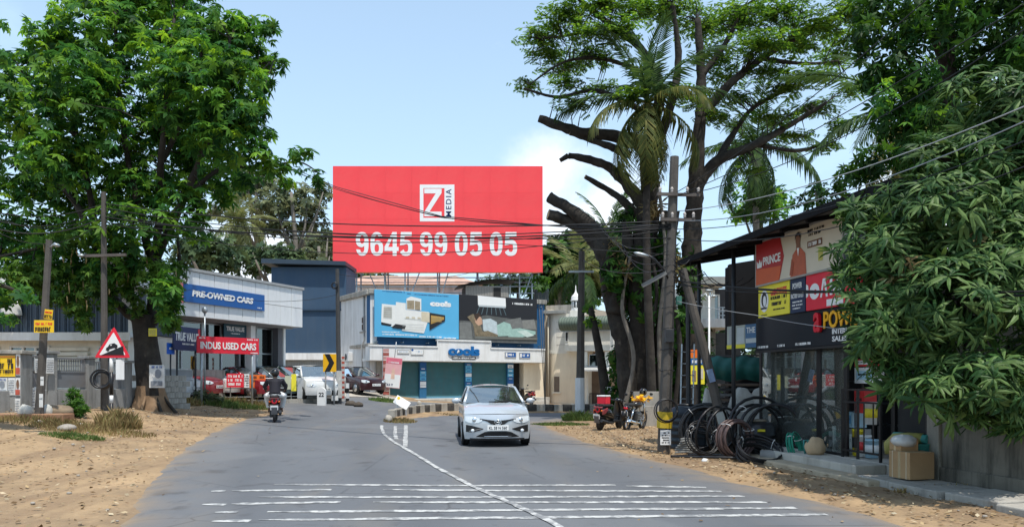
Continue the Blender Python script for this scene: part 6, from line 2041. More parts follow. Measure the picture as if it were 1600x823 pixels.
MB().bx(tf0 - .02, tf1, -.27, -.2, zf_b - .05, zf_b - .002).build('fascia_trim', black_paint, bs)
edges7 = [1188, 1279, 1321, 1395, 1449]
for px in edges7:
 w_ = .05 if px != 1279 else .075
 MB().bx(t7(px) - w_, t7(px) + w_, .0, .045, .24, zf_b).build('post', black_paint, bs)
for a, c in ((1188, 1279), (1279, 1321)):
 t0, t1 = t7(a) + .06, t7(c) - .08
 MB().bx(t0, t1, .015, .027, .24, zf_b).build('pane', glass_shop, bs)
 MB().bx(t0, t1, -.03, .06, .242, .29).build('sash', black_paint, bs)
MB().bx(t7(1395) + .06, t7(1449), .05, .12, .24, zf_b).build('bay_shade_sheet', black_dull, bs)  # black sheet standing in for the shade of an open bay
o, w, h = sign4(F7, 'brand_banner', 'red and cream PRINCE banner with a man in an orange shirt', (1182, 381, 443.5, 1316, 336, 417), mat('cream_print', (.64, .57, .44), .6, .06, 1.5), .35, .06, mat('grey_frame', (.35, .33, .3), .6))
UX = lambda px: F7.loc(px, 400, .35)[0] - (F7.loc(1182, 400, .35)[0] + F7.loc(1316, 400, .35)[0]) / 2
b = MB()
xa, xb, xc = UX(1182), UX(1219), UX(1226)
b.print_([(xa, -h / 2), (UX(1218), -h / 2), (xc - .02, h * .02), (xb, h / 2), (xa, h / 2)], -.004, 0)
b.print_([(xa, -h / 2), (UX(1218), -h / 2), (UX(1221), -h * .18), (xa, -h * .12)], -.009, 1)
cx_ = UX(1247)
b.print_([(cx_ - .28, -h / 2), (cx_ + .31, -h / 2), (cx_ + .27, -h * .05), (cx_ + .10, h * .10), (cx_ - .04, h * .10), (cx_ - .2, -h * .02)], -.004, 2)
b.print_([(cx_ - .06, h * .08), (cx_ + .1, h * .08), (cx_ + .08, h * .2), (cx_ - .05, h * .2)], -.008, 3)
b.disc(cx_ + .015, h * .28, .085, h * .13, -.012, 3)
b.print_([(cx_ - .09, h * .29), (cx_ - .07, h * .41), (cx_ + .03, h * .45), (cx_ + .11, h * .4), (cx_ + .11, h * .3), (cx_ + .06, h * .37), (cx_ - .05, h * .36)], -.016, 4)
b.print_([(cx_ - .02, h * .1), (cx_ + .06, h * .1), (cx_ + .025, -h * .08)], -.012, 5)
b.print_([(cx_ - .30, -h * .45), (cx_ - .22, -h * .1), (cx_ - .14, -h * .2), (cx_ - .2, -h * .48)], -.012, 6)
x1 = UX(1262)
b.rect(x1, UX(1285), h * .03, h * .17, -.004, 7); smalltype(b, x1 + .04, UX(1285) - .04, h * .06, h * .14, -.008, 5, rnd)
smalltype(b, x1 + .02, UX(1283), h * .28, h * .33, -.004, 4, rnd); smalltype(b, x1, UX(1288), h * .37, h * .42, -.004, 4, rnd)
b.rect(UX(1279), UX(1286), -h * .3, -h * .05, -.004, 8)
b.build('print', [mat('deep_red', (.42, .02, .02), .5, .05), mat('orange_red', (.62, .11, .03), .5, .1, 2), mat('shirt_orange', (.48, .12, .06), .6, .15, 6), mat('face_brown', (.26, .13, .08), .6), mat('hair_black', (.02, .015, .012), .7), white_print, mat('sleeve_shade', (.33, .08, .04), .6), mat('brown_band', (.16, .07, .03), .6), mat('olive_yellow', (.5, .45, .1), .6)], o)
lettering('PRINCE', white_print, o, UX(1206.5), h * .03, UX(1220) - UX(1193), h * .2, -.013, .004, .03, 0)
b = MB().print_([(UX(1184), -h * .1), (UX(1184) - .02, h * .08), (UX(1186), -.0), (UX(1188), h * .1), (UX(1190), 0), (UX(1192), h * .08), (UX(1191), -h * .1)], -.013, 0); b.build('crown_mark', white_print, o)
o, w, h = sign4(F7, 'side_banner', 'dark grey banner with white FACTORY lettering beside the cream one', (1317, 335, 416, 1352, 322, 408), mat('slate_print', (.05, .06, .07), .6), .34, .05)
lettering('FACTORY', white_print, o, 0, h * .1, w * .8, h * .1, -.004, .004, .01)
b = MB(); smalltype(b, -w * .3, w * .3, -h * .08, 0, -.004, 0, rnd); smalltype(b, -w * .2, w * .2, -h * .2, -h * .14, -.004, 0, rnd); b.build('small_print', white_print, o)
o, w, h = sign4(F7, 'yellow_sign', 'yellow sign with a penguin in an oval and red wording', (1185, 445, 497, 1233.5, 435.5, 489), lemon_print, .30, .05)
b = MB().disc(-w * .29, -h * .02, w * .14, h * .33, -.004, 0).disc(-w * .29, h * .02, w * .09, h * .22, -.008, 1).disc(-w * .27, -h * .02, w * .05, h * .16, -.012, 0).disc(-w * .29, h * .2, w * .04, h * .06, -.012, 1)
b.rect(-w * .4, -w * .2, -h * .26, -h * .21, -.012, 1)
smalltype(b, -w * .08, w * .42, -h * .02, h * .07, -.004, 1, rnd); smalltype(b, -w * .05, w * .4, -h * .2, -h * .1, -.004, 1, rnd); smalltype(b, w * .0, w * .36, -h * .34, -h * .3, -.004, 1, rnd); smalltype(b, -w * .4, -w * .2, -h * .45, -h * .42, -.004, 1, rnd)
b.build('print', [white_print, black_print], o)
lettering('GREATWHITE', red_print, o, w * .17, h * .2, w * .5, h * .2, -.004, .004, .03, 0)
o, w, h = sign4(F7, 'navy_sign', 'navy POWER FACTORY OUTLET sign between the yellow and red signs', (1234.5, 435, 489.5, 1258, 428.5, 486.5), mat('navy_sign_print', (.015, .03, .075), .5), .31, .05)
lettering('POWER', white_print, o, 0, h * .25, w * .62, h * .16, -.004, .004, .02)
lettering('FACTORY OUTLET', white_print, o, 0, -h * .03, w * .84, h * .13, -.004, .004, .02)
b = MB(); smalltype(b, -w * .32, w * .32, -h * .22, -h * .18, -.004, 0, rnd); smalltype(b, -w * .35, w * .35, -h * .31, -h * .27, -.004, 0, rnd); smalltype(b, -w * .3, w * .2, -h * .4, -h * .36, -.004, 0, rnd); b.build('small_print', white_print, o)
o, w, h = sign4(F7, 'red_sign', 'red sign with large white round shapes half hidden by leaves', (1259.5, 428.5, 486, 1345, 411, 472), red_print, .32, .05)
VX = lambda px: F7.loc(px, 450, .32)[0] - (F7.loc(1259.5, 450, .32)[0] + F7.loc(1345, 450, .32)[0]) / 2
b = MB()
b.print_([(VX(1260), -h * .14), (VX(1263), -h * .1), (VX(1264), h * .05), (VX(1263), h * .2), (VX(1260), h * .24)], -.004, 0)
b.disc(VX(1273), h * .0, .17, h * .22, -.004, 0); b.disc(VX(1274.5), -h * .02, .05, h * .07, -.008, 1)
b.print_([(VX(1282), -h * .2), (VX(1284.5), -h * .2), (VX(1288), h * .2), (VX(1291), -h * .2), (VX(1294), -h * .2), (VX(1290), h * .3), (VX(1286), h * .3)], -.004, 0)
b.rect(VX(1297), VX(1301), -h * .18, h * .26, -.004, 0); b.disc(VX(1309), 0, .14, h * .2, -.004, 0)
b.rect(VX(1292), VX(1318), -h * .46, -h * .28, -.004, 0)
b.build('print', [white_print, red_print], o)
tP = lambda px: F7.loc(px, 500, .27)[0]
ftx = fthing(F7, 'shop_lettering', 'raised yellow POWER lettering with a red mark on the black fascia', 'sign', tP(1300), (zf_t + zf_b) / 2, .255)
w0 = tP(1287) - tP(1300); w1 = tP(1351) - tP(1300)
zt1 = z7(1292, 486, .27) - ftx.location.z; zt0 = z7(1292, 513, .27) - ftx.location.z
lettering('POWER', mat('letter_yellow', (.88, .44, .01), .35, .05), ftx, (w0 + w1) / 2, (zt0 + zt1) / 2, w1 - w0, zt1 - zt0, -.005, .02, .02, 0, 1.0)
lettering('a', mat('letter_red', (.65, .012, .03), .35, .05), ftx, tP(1279) - tP(1300), (z7(1279, 488, .27) + z7(1279, 519, .27)) / 2 - ftx.location.z, tP(1284) - tP(1274), z7(1279, 488, .27) - z7(1279, 519, .27), -.005, .06, .02)
for (yy, s_) in ((519, 'INTERIORS'), (530.5, 'SALES')):
 zz = z7(1308, yy - 2, .27) - ftx.location.z
 wd = tP(1338 if s_[0] == 'I' else 1324) - tP(1300)
 lettering(s_, white_print, ftx, wd / 2, zz, wd, .1, -.005, .01, .02)
b = MB()
zb_ = zf_b - ftx.location.z + .05
for a, c in ((1183.5, 1200), (1214, 1226), (1242, 1266)):
 smalltype(b, tP(a) - tP(1300), tP(c) - tP(1300), zb_, zb_ + .05, -.005, 0, rnd)
b.build('small_print', white_print, ftx)
MB_ = MB()
st = thing('porch_step', 'worn two tier concrete step in front of the black shop', 'step', F7.at(t7(1240), 0), F7.rz)
L_ = t7(1398) - t7(1240)
MB().bx(0, L_, -.75, -.16, -.1, .235).build('upper_step', pale_concrete, st, .02)
MB().bx(-.45, L_ + .9, -1.15, -.752, -.1, .10).build('lower_step', mat('sandy_concrete', (.42, .35, .25), .95, .2, 3, .3, 25), st, .025)
sl = thing('pavement_slabs', 'cracked concrete slabs laid along the foot of the grey wall', 'pavement', F7.at(t7(1400), 0), F7.rz, None, 'structure')
x = .3
for k, wd in enumerate((.85, 1.1, .95, 1.2, 1.0, 1.1)):
 o = MB().bx(0, wd - .03, -.95 - (k % 2) * .03, -.12, -.1, .11 + .02 * (k % 3)).build('slab', concrete, sl, .02, loc=(x, 0, 0))
 o.rotation_euler = (R(rnd.uniform(-1.5, 1.5)), R(rnd.uniform(-1, 1)), R(rnd.uniform(-2, 2)))
 x += wd
wl = thing('garden_wall', 'stained grey concrete wall under the overhanging tree', 'wall', F7.at(t7(1450), 0), F7.rz)
zw_ = 1.12
MB().bx(.28, 5.2, .02, .26, -.1, zw_ - .06).build('wall_face', old_wall, wl, .012)
MB().bx(0, .27, -.03, .3, -.1, zw_ + .02).build('pier', mat('pier_grey', (.27, .25, .205), .95, .2, 2, .4, 20, stain=(.1, .09, .08), stain_amt=.7, streak=True), wl, .015)
c0 = MB().bx(0, .78, -.03, .31, 0, .08).build('coping_stone', old_wall, wl, .012, loc=(.29, 0, zw_ - .055))
share(c0, [(.29 + .8 * i, rnd.uniform(-.01, .01), zw_ - .055) for i in range(1, 6)])
MB().bx(.28, 5.2, -.025, .02, -.1, .32).build('wall_base', old_wall, wl, .015)
sr = thing('shop_shelving', 'grey steel shelving standing inside the glass front', 'shelf', F7.at(t7(1240), .24, -1.6), F7.rz)
for zz in (.5, .95, 1.4, 1.85):
 MB().bx(-1.1, 3.2, -.2, .2, zz, zz + .03).build('shelf', dark_metal, sr)
for xx in (-1.1, .3, 1.7, 3.2):
 for yy in (-.18, .18):
  MB().bx(xx - .02, xx + .02, yy - .02, yy + .02, 0, 2.05).build('upright', dark_metal, sr)
GM = [mat('g_' + n, c, .5, .1, 5) for n, c in (('white', (.72, .73, .72)), ('blue', (.10, .30, .55)), ('sky', (.35, .55, .68)), ('red', (.55, .03, .03)), ('yellow', (.75, .62, .03)), ('teal', (.05, .28, .26)), ('tan', (.42, .28, .15)), ('grey', (.3, .32, .33)), ('black', (.02, .02, .02)), ('green', (.08, .35, .12)))]
card = mat('cardboard', (.40, .25, .125), .9, .12, 3, .1, 40)
def place(px, off, z, F=F7):
 return F.at(t7(px, off), z, off)
def carton(label, px, off, z, d, mi, rz=0, face=None, name='carton', cat='box', tape=True):
 m_ = card if mi is None else GM[mi]
 o = thing(name, label, cat, place(px, off, z), F7.rz + rz)
 MB().box((0, 0, d[2] / 2), d).build('body', m_, o, .006)
 if tape:
  MB().box((0, 0, d[2] / 2 + .001), (.05, d[1] + .006, d[2] + .006)).build('tape', mat('tape', (.55, .42, .24), .4), o)
 if face is not None:
  b = MB().rect(-d[0] * .4, d[0] * .4, d[2] * .25, d[2] * .8, -d[1] / 2 - .003, 0, .003)
  smalltype(b, -d[0] * .3, d[0] * .3, d[2] * .5, d[2] * .62, -d[1] / 2 - .007, 1, rnd)
  b.build('print', [GM[face], GM[8]], o)
 return o
def can(label, px, off, z, r, h, mi, band, name='paint_tub', cat='tub'):
 o = thing(name, label, cat, place(px, off, z), F7.rz)
 MB().lathe([(r * .92, 0), (r, h * .9), (r * 1.04, h * .9), (r * 1.04, h)], n=16).build('tub', GM[mi], o)
 MB().lathe([(r * .96 + .004, h * .3), (r * .99 + .004, h * .7)], n=16).build('label_band', GM[band], o)
 return o
def bottle(label, px, off, z, r, h, mi, cap):
 o = thing('bottle', label, 'bottle', place(px, off, z), F7.rz)
 MB().lathe([(r * .9, 0), (r, h * .05), (r, h * .6), (r * .35, h * .78), (r * .35, h * .86)], n=12).build('body', GM[mi], o)
 MB().lathe([(r * .42, h * .86), (r * .42, h)], n=10).build('cap', GM[cap], o)
for i, (px, off, z, d, mi, fc, lab) in enumerate([
 (1284, -.2, .24, (.26, .3, .45), 0, 2, 'white carton with a pale blue print low behind the middle pane'), (1286, -.2, .69, (.24, .28, .3), 2, 1, 'sky blue carton on the white carton behind the middle pane'),
 (1296, -.2, .24, (.24, .3, .75), 0, 1, 'tall white carton with a blue round print behind the middle pane'), (1309, -.18, .24, (.22, .3, .55), 0, 7, 'white carton with a grey print at the right of the middle pane'), (1309, -.18, .79, (.2, .28, .28), 0, 8, 'small white carton on top of the grey printed one'),
 (1303, -.9, .72, (.5, .3, .4), None, None, 'brown cardboard carton behind the white cartons'), (1336, -.45, .24, (.5, .35, .5), 7, 0, 'grey carton inside the doorway'), (1334, -.45, .76, (.4, .3, .3), 2, 1, 'blue and white carton on the grey one inside the doorway'),
 (1358, -.35, 1.62, (.62, .2, .30), 0, 2, 'white and pale blue carton high on the doorway shelf'), (1357, -.35, 1.94, (.6, .2, .14), 3, 0, 'flat red carton at the top of the doorway stack'), (1352, -.35, 1.06, (.36, .24, .46), 3, 3, 'red carton at mid height in the doorway')]):
 carton(lab, px, off, z, d, mi, rnd.uniform(-.08, .08), fc, tape=mi is None)
for i, (px, off, z, r, h, mi, bd, lab) in enumerate([(1361, -.3, .86, .11, .42, 0, 4, 'white tub with a yellow band in the doorway'), (1350, -.2, .26, .13, .4, 0, 3, 'white tub with a red band on the doorway floor'), (1362, -.2, .26, .12, .34, 2, 0, 'pale blue tub with a white band on the doorway floor'), (1340, -.2, .26, .10, .5, 4, 8, 'yellow and black tub beside the doorway gate')]):
 can(lab, px, off, z, r, h, mi, bd)
for px, mi, cp_, lab in ((1284, 2, 1, 'large blue water bottle on top of the sky blue carton'), (1297, 0, 7, 'white bottle on the tall white carton')):
 bottle(lab, px, -.2, 1.0, .08, .3, mi, cp_)
ct = thing('counter', 'dark counter behind the left pane', 'counter', F7.at(t7(1235), .24, -.45), F7.rz)
MB().bx(-1.1, 1.05, -.2, .25, 0, .62).build('body', mat('counter_dark', (.03, .035, .04), .5), ct)
MB().bx(-1.12, 1.07, -.22, .27, .62, .66).build('top', GM[7], ct)
for px, lab in ((1233, 'white wash basin at the left of the window counter'), (1249, 'white wash basin in the middle of the window counter'), (1265, 'white wash basin at the right of the window counter')):
 o = thing('wash_basin', lab, 'basin', place(px, -.42, .9), F7.rz)
 MB().lathe([(.10, 0), (.17, .12), (.18, .14), (.15, .13), (.03, .05)], n=16).build('bowl', white_paint, o)
 MB().cyl((0, .14, .12), (0, .14, .24), .015, n=6).tube([(0, .14, .24), (0, .1, .27), (0, .04, .24)], .012, 6).build('tap', chrome, o)
gt = thing('folding_gate', 'black metal gate standing open at the shop doorway', 'gate', F7.at(t7(1324), .24, .1), F7.rz)
gw = t7(1384) - t7(1324)
for tt in (0, gw * .42, gw):
 MB().bx(tt - .02, tt + .02, -.02, .02, 0, 1.28).build('stile', black_paint, gt)
for zz in (.12, 1.02, 1.25):
 MB().bx(0, gw, -.018, .018, zz, zz + .035).build('rail', black_paint, gt)
b0 = MB().bx(-.008, .008, -.01, .01, .15, 1.03).build('bar', black_paint, gt, loc=(.12, 0, 0))
share(b0, [(.12 + .26 * i, 0, 0) for i in range(1, int(gw / .27))])
o = carton('large cardboard carton tied with straps beside the grey wall pier', 1424, .42, .14, (.46, .45, .42), None, .05, None)
for k in (-.15, .0, .15):
 MB().box((k, 0, .21), (.015, .456, .426)).build('strap', mat('strap_pale', (.6, .5, .35), .5), o)
o = carton('smaller carton wrapped in clear plastic on the strapped carton', 1412, .42, .56, (.3, .3, .2), None, -.06, None)
sack('plastic_wrap', 'crumpled clear plastic sheet draped on the small carton', 'plastic sheet', place(1412, .46, .62), (.19, .19, .12), mat('plastic_film', (.62, .62, .60), .25, .1, 6, .5, 12), 0, 4)
o = thing('tub', 'dark green round tub behind the strapped carton', 'tub', place(1430, .1, .30), F7.rz)
MB().lathe([(.2, .0), (.25, .34), (.27, .36), (.24, .36), (.2, .1)], n=18).build('bowl', GM[5], o)
o = tag(MB().tube([place(1391, .3, .52) + Vector(v) for v in ((0, 0, -.06), (-.02, 0, .10), (.05, -.06, .2), (.2, -.2, .22), (.35, -.38, .22))], .085, 10).build('pipe_elbow', mat('olive_pipe', (.30, .28, .08), .5, .3, 5)), 'thick olive green pipe bend behind the wrapped carton', 'pipe')
tag(MB().tube([place(1393, .2, .70) + Vector(v) for v in ((.02, -.05, .04), (.2, -.35, .04), (.3, -.6, .03))], .075, 10).build('pipe_piece', GM[5]), 'short teal pipe lying behind the wrapped carton', 'pipe')
sack('paper_sack', 'tan paper sack standing on the porch step', 'sack', place(1274, .35, .24), (.2, .15, .2), mat('kraft', (.50, .36, .22), .9, .1, 5, .3, 12), 0, 3, )
tag(MB().tube([place(1258, .45, .24), place(1256, .5, .5), place(1262, .5, .52), place(1264, .45, .24)], .02, 6).build('hose_bend', GM[5]), 'bent green hose end behind the paper sack', 'hose')
def coil(name, label, c, r, nrm, turns, tr, m, seed, cat='pipe coil', spread=.9, wob=.05, tie=True, sq=1.0):
 """a coil of pipe: loose turns about an axis"""
 rr = random.Random(seed)
 c, nrm = Vector(c), Vector(nrm).normalized()
 q = nrm.to_track_quat('Z', 'Y').to_matrix()
 b = MB()
 path = []
 for i in range(int(turns * 22) + 1):
  a = 2 * PI * i / 22
  k = i / 22
  rad = r * (1 + wob * math.sin(k * 2.9 + seed)) + tr * 1.1 * math.sin(k * 1.7)
  off = (k - turns / 2) * tr * 2 * spread + rr.uniform(-.1, .1) * tr
  path.append(q @ Vector((rad * math.cos(a), rad * math.sin(a) * sq, off)))
 b.tube(path, tr, 7)
 o = b.build(name, m, None)
 o.location = c
 tag(o, label, cat)
 if tie:
  for k in (0.5, 2.3):
   p = q @ Vector((r * math.cos(k), r * math.sin(k) * sq, 0))
   tb = MB().tube([p + q @ (Vector((math.cos(k) * math.cos(w) * tr * 2.4, math.sin(k) * math.cos(w) * tr * 2.4, math.sin(w) * tr * turns * spread * 1.15))) for w in np.linspace(0, 2 * PI, 10)], .008, 5)
   tb.build('tie', GM[0], o)
 return o
hdpe = mat('black_pipe', (.016, .016, .018), .38, .3, 6)
brownp = mat('brown_pipe', (.10, .065, .06), .5, .2, 6)
def gpt(px, py, up=0.0):
 g = G(px, py); return Vector((g.x, g.y, g.z + up))
coil('pipe_coil', 'brownish purple coil of pipe standing at the front of the heap', gpt(1150, 718, .45), .37, (.35, -1, .05), 7, .022, brownp, 1, spread=1.0)
coil('pipe_coil', 'flat black coil of thin pipe lying on the dirt in front of the drum', gpt(1186, 722, .2), .42, (.05, -.5, .85), 9, .019, hdpe, 2, spread=.9)
coil('pipe_coil', 'thick black coil of pipe standing at the left of the heap', gpt(1105, 706, .52), .56, (-.35, -1, .15), 4, .035, hdpe, 3, spread=1.2, wob=.12)
coil('pipe_coil', 'wide loose black coil arching behind the round drum', gpt(1188, 714, .62), .66, (.25, -1, .1), 3, .035, hdpe, 4, spread=1.6, wob=.12, sq=.9)
coil('pipe_coil', 'tilted black coil leaning on the strut pole', gpt(1132, 704, .46), .52, (.8, -.7, .35), 4, .028, hdpe, 5, spread=1.1, wob=.1)
coil('pipe_coil', 'small black coil lying at the left end of the heap', gpt(1092, 707, .25), .36, (-.2, -.5, .8), 4, .024, hdpe, 6, spread=1.0)
coil('pipe_coil', 'loose pair of black pipe loops rising left of the brown coil', gpt(1122, 712, .55), .5, (.55, -.8, -.2), 2, .028, hdpe, 12, spread=3.2, wob=.2, tie=False)
coil('pipe_coil', 'thin grey black coil hanging over the left side of the heap', gpt(1098, 714, .4), .34, (.2, -.9, .4), 5, .014, hdpe, 14, spread=1.6, wob=.15)
coil('pipe_coil', 'tall loose loop of black pipe leaning at the right of the drum', gpt(1212, 716, .6), .55, (-.3, -1, .0), 2, .03, hdpe, 15, spread=2.5, wob=.15, tie=False)
coil('hose_coil', 'bright green hose coil leaning against the porch step', gpt(1243, 723, .33), .25, (.8, -.7, .25), 5, .016, mat('green_hose', (.01, .22, .14), .4, .1, 5), 7, 'hose', wob=.06, sq=1.1)
o = thing('drum', 'black ribbed round plastic drum in the pipe heap', 'drum', gpt(1184, 713))
MB().lathe([(.36, 0), (.38, .05), (.38, .2), (.40, .22), (.40, .25), (.38, .27), (.38, .45), (.40, .47), (.40, .5), (.38, .52), (.38, .66), (.33, .74), (.2, .78)], n=26).build('drum_body', hdpe, o)
MB().lathe([(.2, .78), (.2, .82), (.03, .83)], n=18).build('lid', mat('dusty_lid', (.26, .22, .17), .8, .2, 4), o)
MB().box((-.05, -.39, .60), (.16, .03, .05)).build('yellow_tag', GM[4], o)
o = thing('water_tank', 'dark blue black ribbed water tank behind the utility pole', 'tank', GX(1072, 18.6))
pr = []
for i in range(6):
 z = .95 * i / 6
 pr += [(.40, z), (.43, z + .03), (.43, z + .11), (.40, z + .14)]
MB().lathe(pr + [(.36, 1.0), (.2, 1.06)], n=28).build('tank_body', mat('tank_blueblack', (.012, .02, .03), .45, .2, 3), o)
MB().lathe([(.2, 1.06), (.2, 1.1), (.03, 1.12)], n=16).build('lid', black_paint, o)
o = thing('black_crate', 'black box shaped tank end beside the ribbed water tank', 'crate', GX(1090, 18.2))
MB().bx(-.16, .16, -.2, .2, 0, 1.0).build('body', mat('tank_blueblack2', (.015, .022, .028), .5, .2, 3), o, .05)
for i in range(5): MB().bx(-.165, .165, -.205, .205, .12 + .18 * i, .16 + .18 * i).build('rib', black_paint, o)
o = thing('pipe_roll', 'grey roll of sheet pipe lying at the right of the heap', 'pipe', gpt(1222, 722, .12), R(-25))
MB().cyl((-.42, 0, 0), (.36, 0, 0), .12, .12, 16).build('roll', mat('grey_roll', (.28, .27, .25), .6, .2, 4), o)
MB().cyl((.361, 0, 0), (.42, 0, 0), .10, .10, 16).build('end_cap', GM[7], o)
MB().cyl((.18, 0, 0), (.22, 0, 0), .124, .124, 16).build('tie', GM[0], o)
for i, (a, c, lab) in enumerate([((1048, 716), (1216, 722), 'longest black pipe lying along the front of the heap'), ((1075, 713), (1170, 719), 'black pipe lying behind the longest one'), ((1140, 716), (1235, 719), 'black pipe running from the coil towards the porch')]):
 p, q = gpt(*a, .05), gpt(*c, .05)
 mid = p.lerp(q, .5) + Vector((0, .15 * (i - 1), .03))
 tag(MB().tube(resample([p, p.lerp(mid, .5), mid, q.lerp(mid, .4), q], 16), .028, 7).build('pipe', hdpe), lab, 'pipe')
b = thing('hose_bundle', 'bundle of flat grey hoses folded at the left of the heap', 'hose', gpt(1072, 710))
for i in range(7):
 P = [Vector((-.25 + .02 * i, .1 * math.sin(i), .05 + .05 * i)), Vector((0, -.05, .07 + .05 * i)), Vector((.28 - .03 * i, .05, .04 + .05 * i))]
 MB().tube(resample(P, 9), .026, 6).build('fold', mat('hose_grey', (.2, .2, .19), .8, .2, 6), b)
for (px, py, r_, lab, sd_k, up_) in [(1107, 690, (.22, .2, .34), 'white plastic covered bundle behind the left pipe coil', 3, .42), (1160, 688, (.34, .26, .28), 'crumpled white sheet bundle behind the strut pole', 7, .62), (1185, 690, (.3, .24, .18), 'low grey white sheet bundle behind the drum', 9, .7)]:
 p = WP(px, py - 84, 18.3); sack('covered_bundle', lab, 'bundle', (p.x, 18.3, -.1), (r_[0] * 1.1, r_[1], (p.z + .1) / 1.72), sack_m, 0, sd_k)
stk = thing('sheet_stack', 'stack of weathered sheets piled behind the heap', 'stack', GX(1152, 20.5), .1)
for i in range(12):
 MB().box((rnd.uniform(-.08, .08), rnd.uniform(-.1, .1), .12 + .13 * i), (1.3, .9, .06), rnd.uniform(-.12, .12)).build('sheet', [mat('sheet_grey', (.26, .25, .24), .8, .2, 3), mat('sheet_dark', (.08, .08, .08), .8, .2, 3), mat('sheet_brown', (.22, .16, .12), .8, .2, 3)][i % 3], stk)
for (px, py, lab) in ((1154, 716, 'white scrap of plastic at the foot of the brown coil'), (1218, 727, 'small pale stone chips by the flat coil'), (1102, 722, 'white tape end lying before the heap')):
 sack('scrap', lab, 'scrap', gpt(px, py), (.08, .05, .05), GM[0], 0, px)
Fz = Facade(WP(1084, 592, 33)[:2], WP(1142, 592, 33)[:2])
hs = building('balcony_house', 'cream house with an upstairs balcony seen past the shop roof', Fz)
zq = lambda py: Fz.loc(1100, py)[1]
tq = lambda px: Fz.loc(px, 500)[0]
MB().bx(tq(1085), tq(1117), 0, 5, zq(511), zq(446)).build('upper_wall', cream_light, hs)
MB().bx(tq(1117) + .01, tq(1150), 1.3, 5, zq(505), zq(446)).build('recess_wall', mat('recess_shade', (.05, .05, .055), .8), hs)  # near-black wall colour paints the shade of the balcony recess
MB().bx(tq(1086), tq(1136), -.5, 5, zq(446) + .002, zq(434)).build('roof_slab', cream_light, hs, .03)
MB().bx(tq(1085), tq(1140), -.6, 5, zq(513), zq(499)).build('balcony_slab', white_wall, hs, .02)
wd = MB().bx(tq(1124.5), tq(1127), 1.2, 1.28, zq(498), zq(456)).bx(tq(1134), tq(1136.5), 1.2, 1.28, zq(498), zq(456)).bx(tq(1124.5), tq(1136.5), 1.2, 1.28, zq(457), zq(455)).build('door_frame', white_paint, hs)
MB().bx(tq(1127), tq(1134), 1.24, 1.27, zq(498), zq(457)).build('pane', glass_dark, wd)
for px in (1117, 1124, 1131, 1139):
 MB().bx(tq(px) - .025, tq(px) + .025, -.55, -.5, zq(499), zq(481)).build('railing_post', steel, hs)
for py in (482, 488, 494):
 MB().bx(tq(1116), tq(1140), -.545, -.505, zq(py) - .02, zq(py) + .02).build('railing_bar', steel, hs)
MB().bx(tq(1113), tq(1121), .3, .6, 0, zq(513)).build('column', concrete, hs)
MB().bx(tq(1060), tq(1190), 3, 3.2, 0, zq(513)).build('lower_wall', mat('lower_dark', (.06, .06, .06), .9, .3, 1), hs)
dk = thing('dark_shed', 'dark open shed wall under the roof beyond the shop', 'shed', (6.12, 21.6, 0))  # near-black wall put in so the space under the roof reads dark
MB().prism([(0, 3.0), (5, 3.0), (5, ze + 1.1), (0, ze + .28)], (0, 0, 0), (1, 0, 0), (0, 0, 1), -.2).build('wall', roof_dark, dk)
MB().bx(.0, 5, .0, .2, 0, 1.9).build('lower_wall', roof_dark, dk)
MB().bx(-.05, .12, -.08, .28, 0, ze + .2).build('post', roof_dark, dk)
Ft = Facade(WP(1108, 592, 20.9)[:2], WP(1192, 592, 20.0)[:2])
tp = thing('tarpaulin', 'dark teal tarpaulin hung behind the pipe heap', 'tarpaulin', Ft.at(0), Ft.rz)
t0, t1, z0, z1 = Ft.rect(1109, 594, 1192, 556)
rows = []
for j in range(9):
 f = j / 8
 rows.append([(t0 + (t1 - t0) * i / 24, -.25 * math.sin(PI * f) + .03 * math.sin(i * 1.1 + f * 2), z1 + (z0 - z1) * f + .03 * math.sin(i * .5)) for i in range(25)])
MB().grid(rows).build('sheet', mat('tarp_teal', (.008, .10, .085), .6, .12, 2), tp)
MB().bar((t0 - .1, .02, z1 + .02), (t1 + .1, .02, z1 + .02), .05).build('rail', dark_metal, tp)
o, w, h = sign4(Facade(WP(1136, 592, 20.2)[:2], WP(1183, 592, 19.0)[:2]), 'roadside_advert', 'yellow edged advert board with pale panels hung under the shed roof', (1136, 514, 548, 1183, 501, 539), mat('ad_pale', (.45, .48, .42), .5, .2, 2), 0, .05)
b = MB().rect(-w / 2, w * .12, -h / 2, -h * .33, -.004, 0).rect(-w * .42, -w * .2, -h * .3, h * .4, -.004, 1).rect(-w * .15, w * .1, -h * .3, h * .4, -.004, 2).rect(w * .13, w * .5, -h / 2, h * .5, -.004, 3).rect(w * .15, w * .48, -h * .3, -h * .1, -.008, 2)
b.build('print', [lemon_print, mat('p_grey', (.4, .42, .42), .5), mat('p_white', (.55, .6, .6), .5), mat('p_blue', (.06, .16, .3), .5, .2, 3)], o)
lettering('THE', white_print, o, w * .31, h * .25, w * .28, h * .25, -.009, .004, .02)
o, w, h = sign4(Facade(WP(1078, 592, 26)[:2], WP(1102, 592, 26)[:2]), 'shop_placard', 'red blue and yellow placard standing behind the strut pole', (1079, 546, 600, 1101, 546, 600), lemon_print, 0, .06)
b = MB().rect(-w / 2, w / 2, h * .27, h * .5, -.004, 0).rect(-w / 2, w / 2, h * .06, h * .25, -.004, 1).rect(-w * .4, -w * .1, -h * .42, -h * .1, -.004, 2).rect(w * .05, w * .4, -h * .35, -h * .05, -.004, 3)
smalltype(b, -w * .4, w * .4, h * .11, h * .2, -.008, 4, rnd)
b.build('print', [orange_print, blue_print, mat('p_brown', (.3, .2, .1), .6), mat('p_cream', (.6, .55, .45), .6), white_print], o)
MB().bx(-.04, .04, 0.05, .1, -o.location.z, -h / 2).build('post', dark_metal, o)
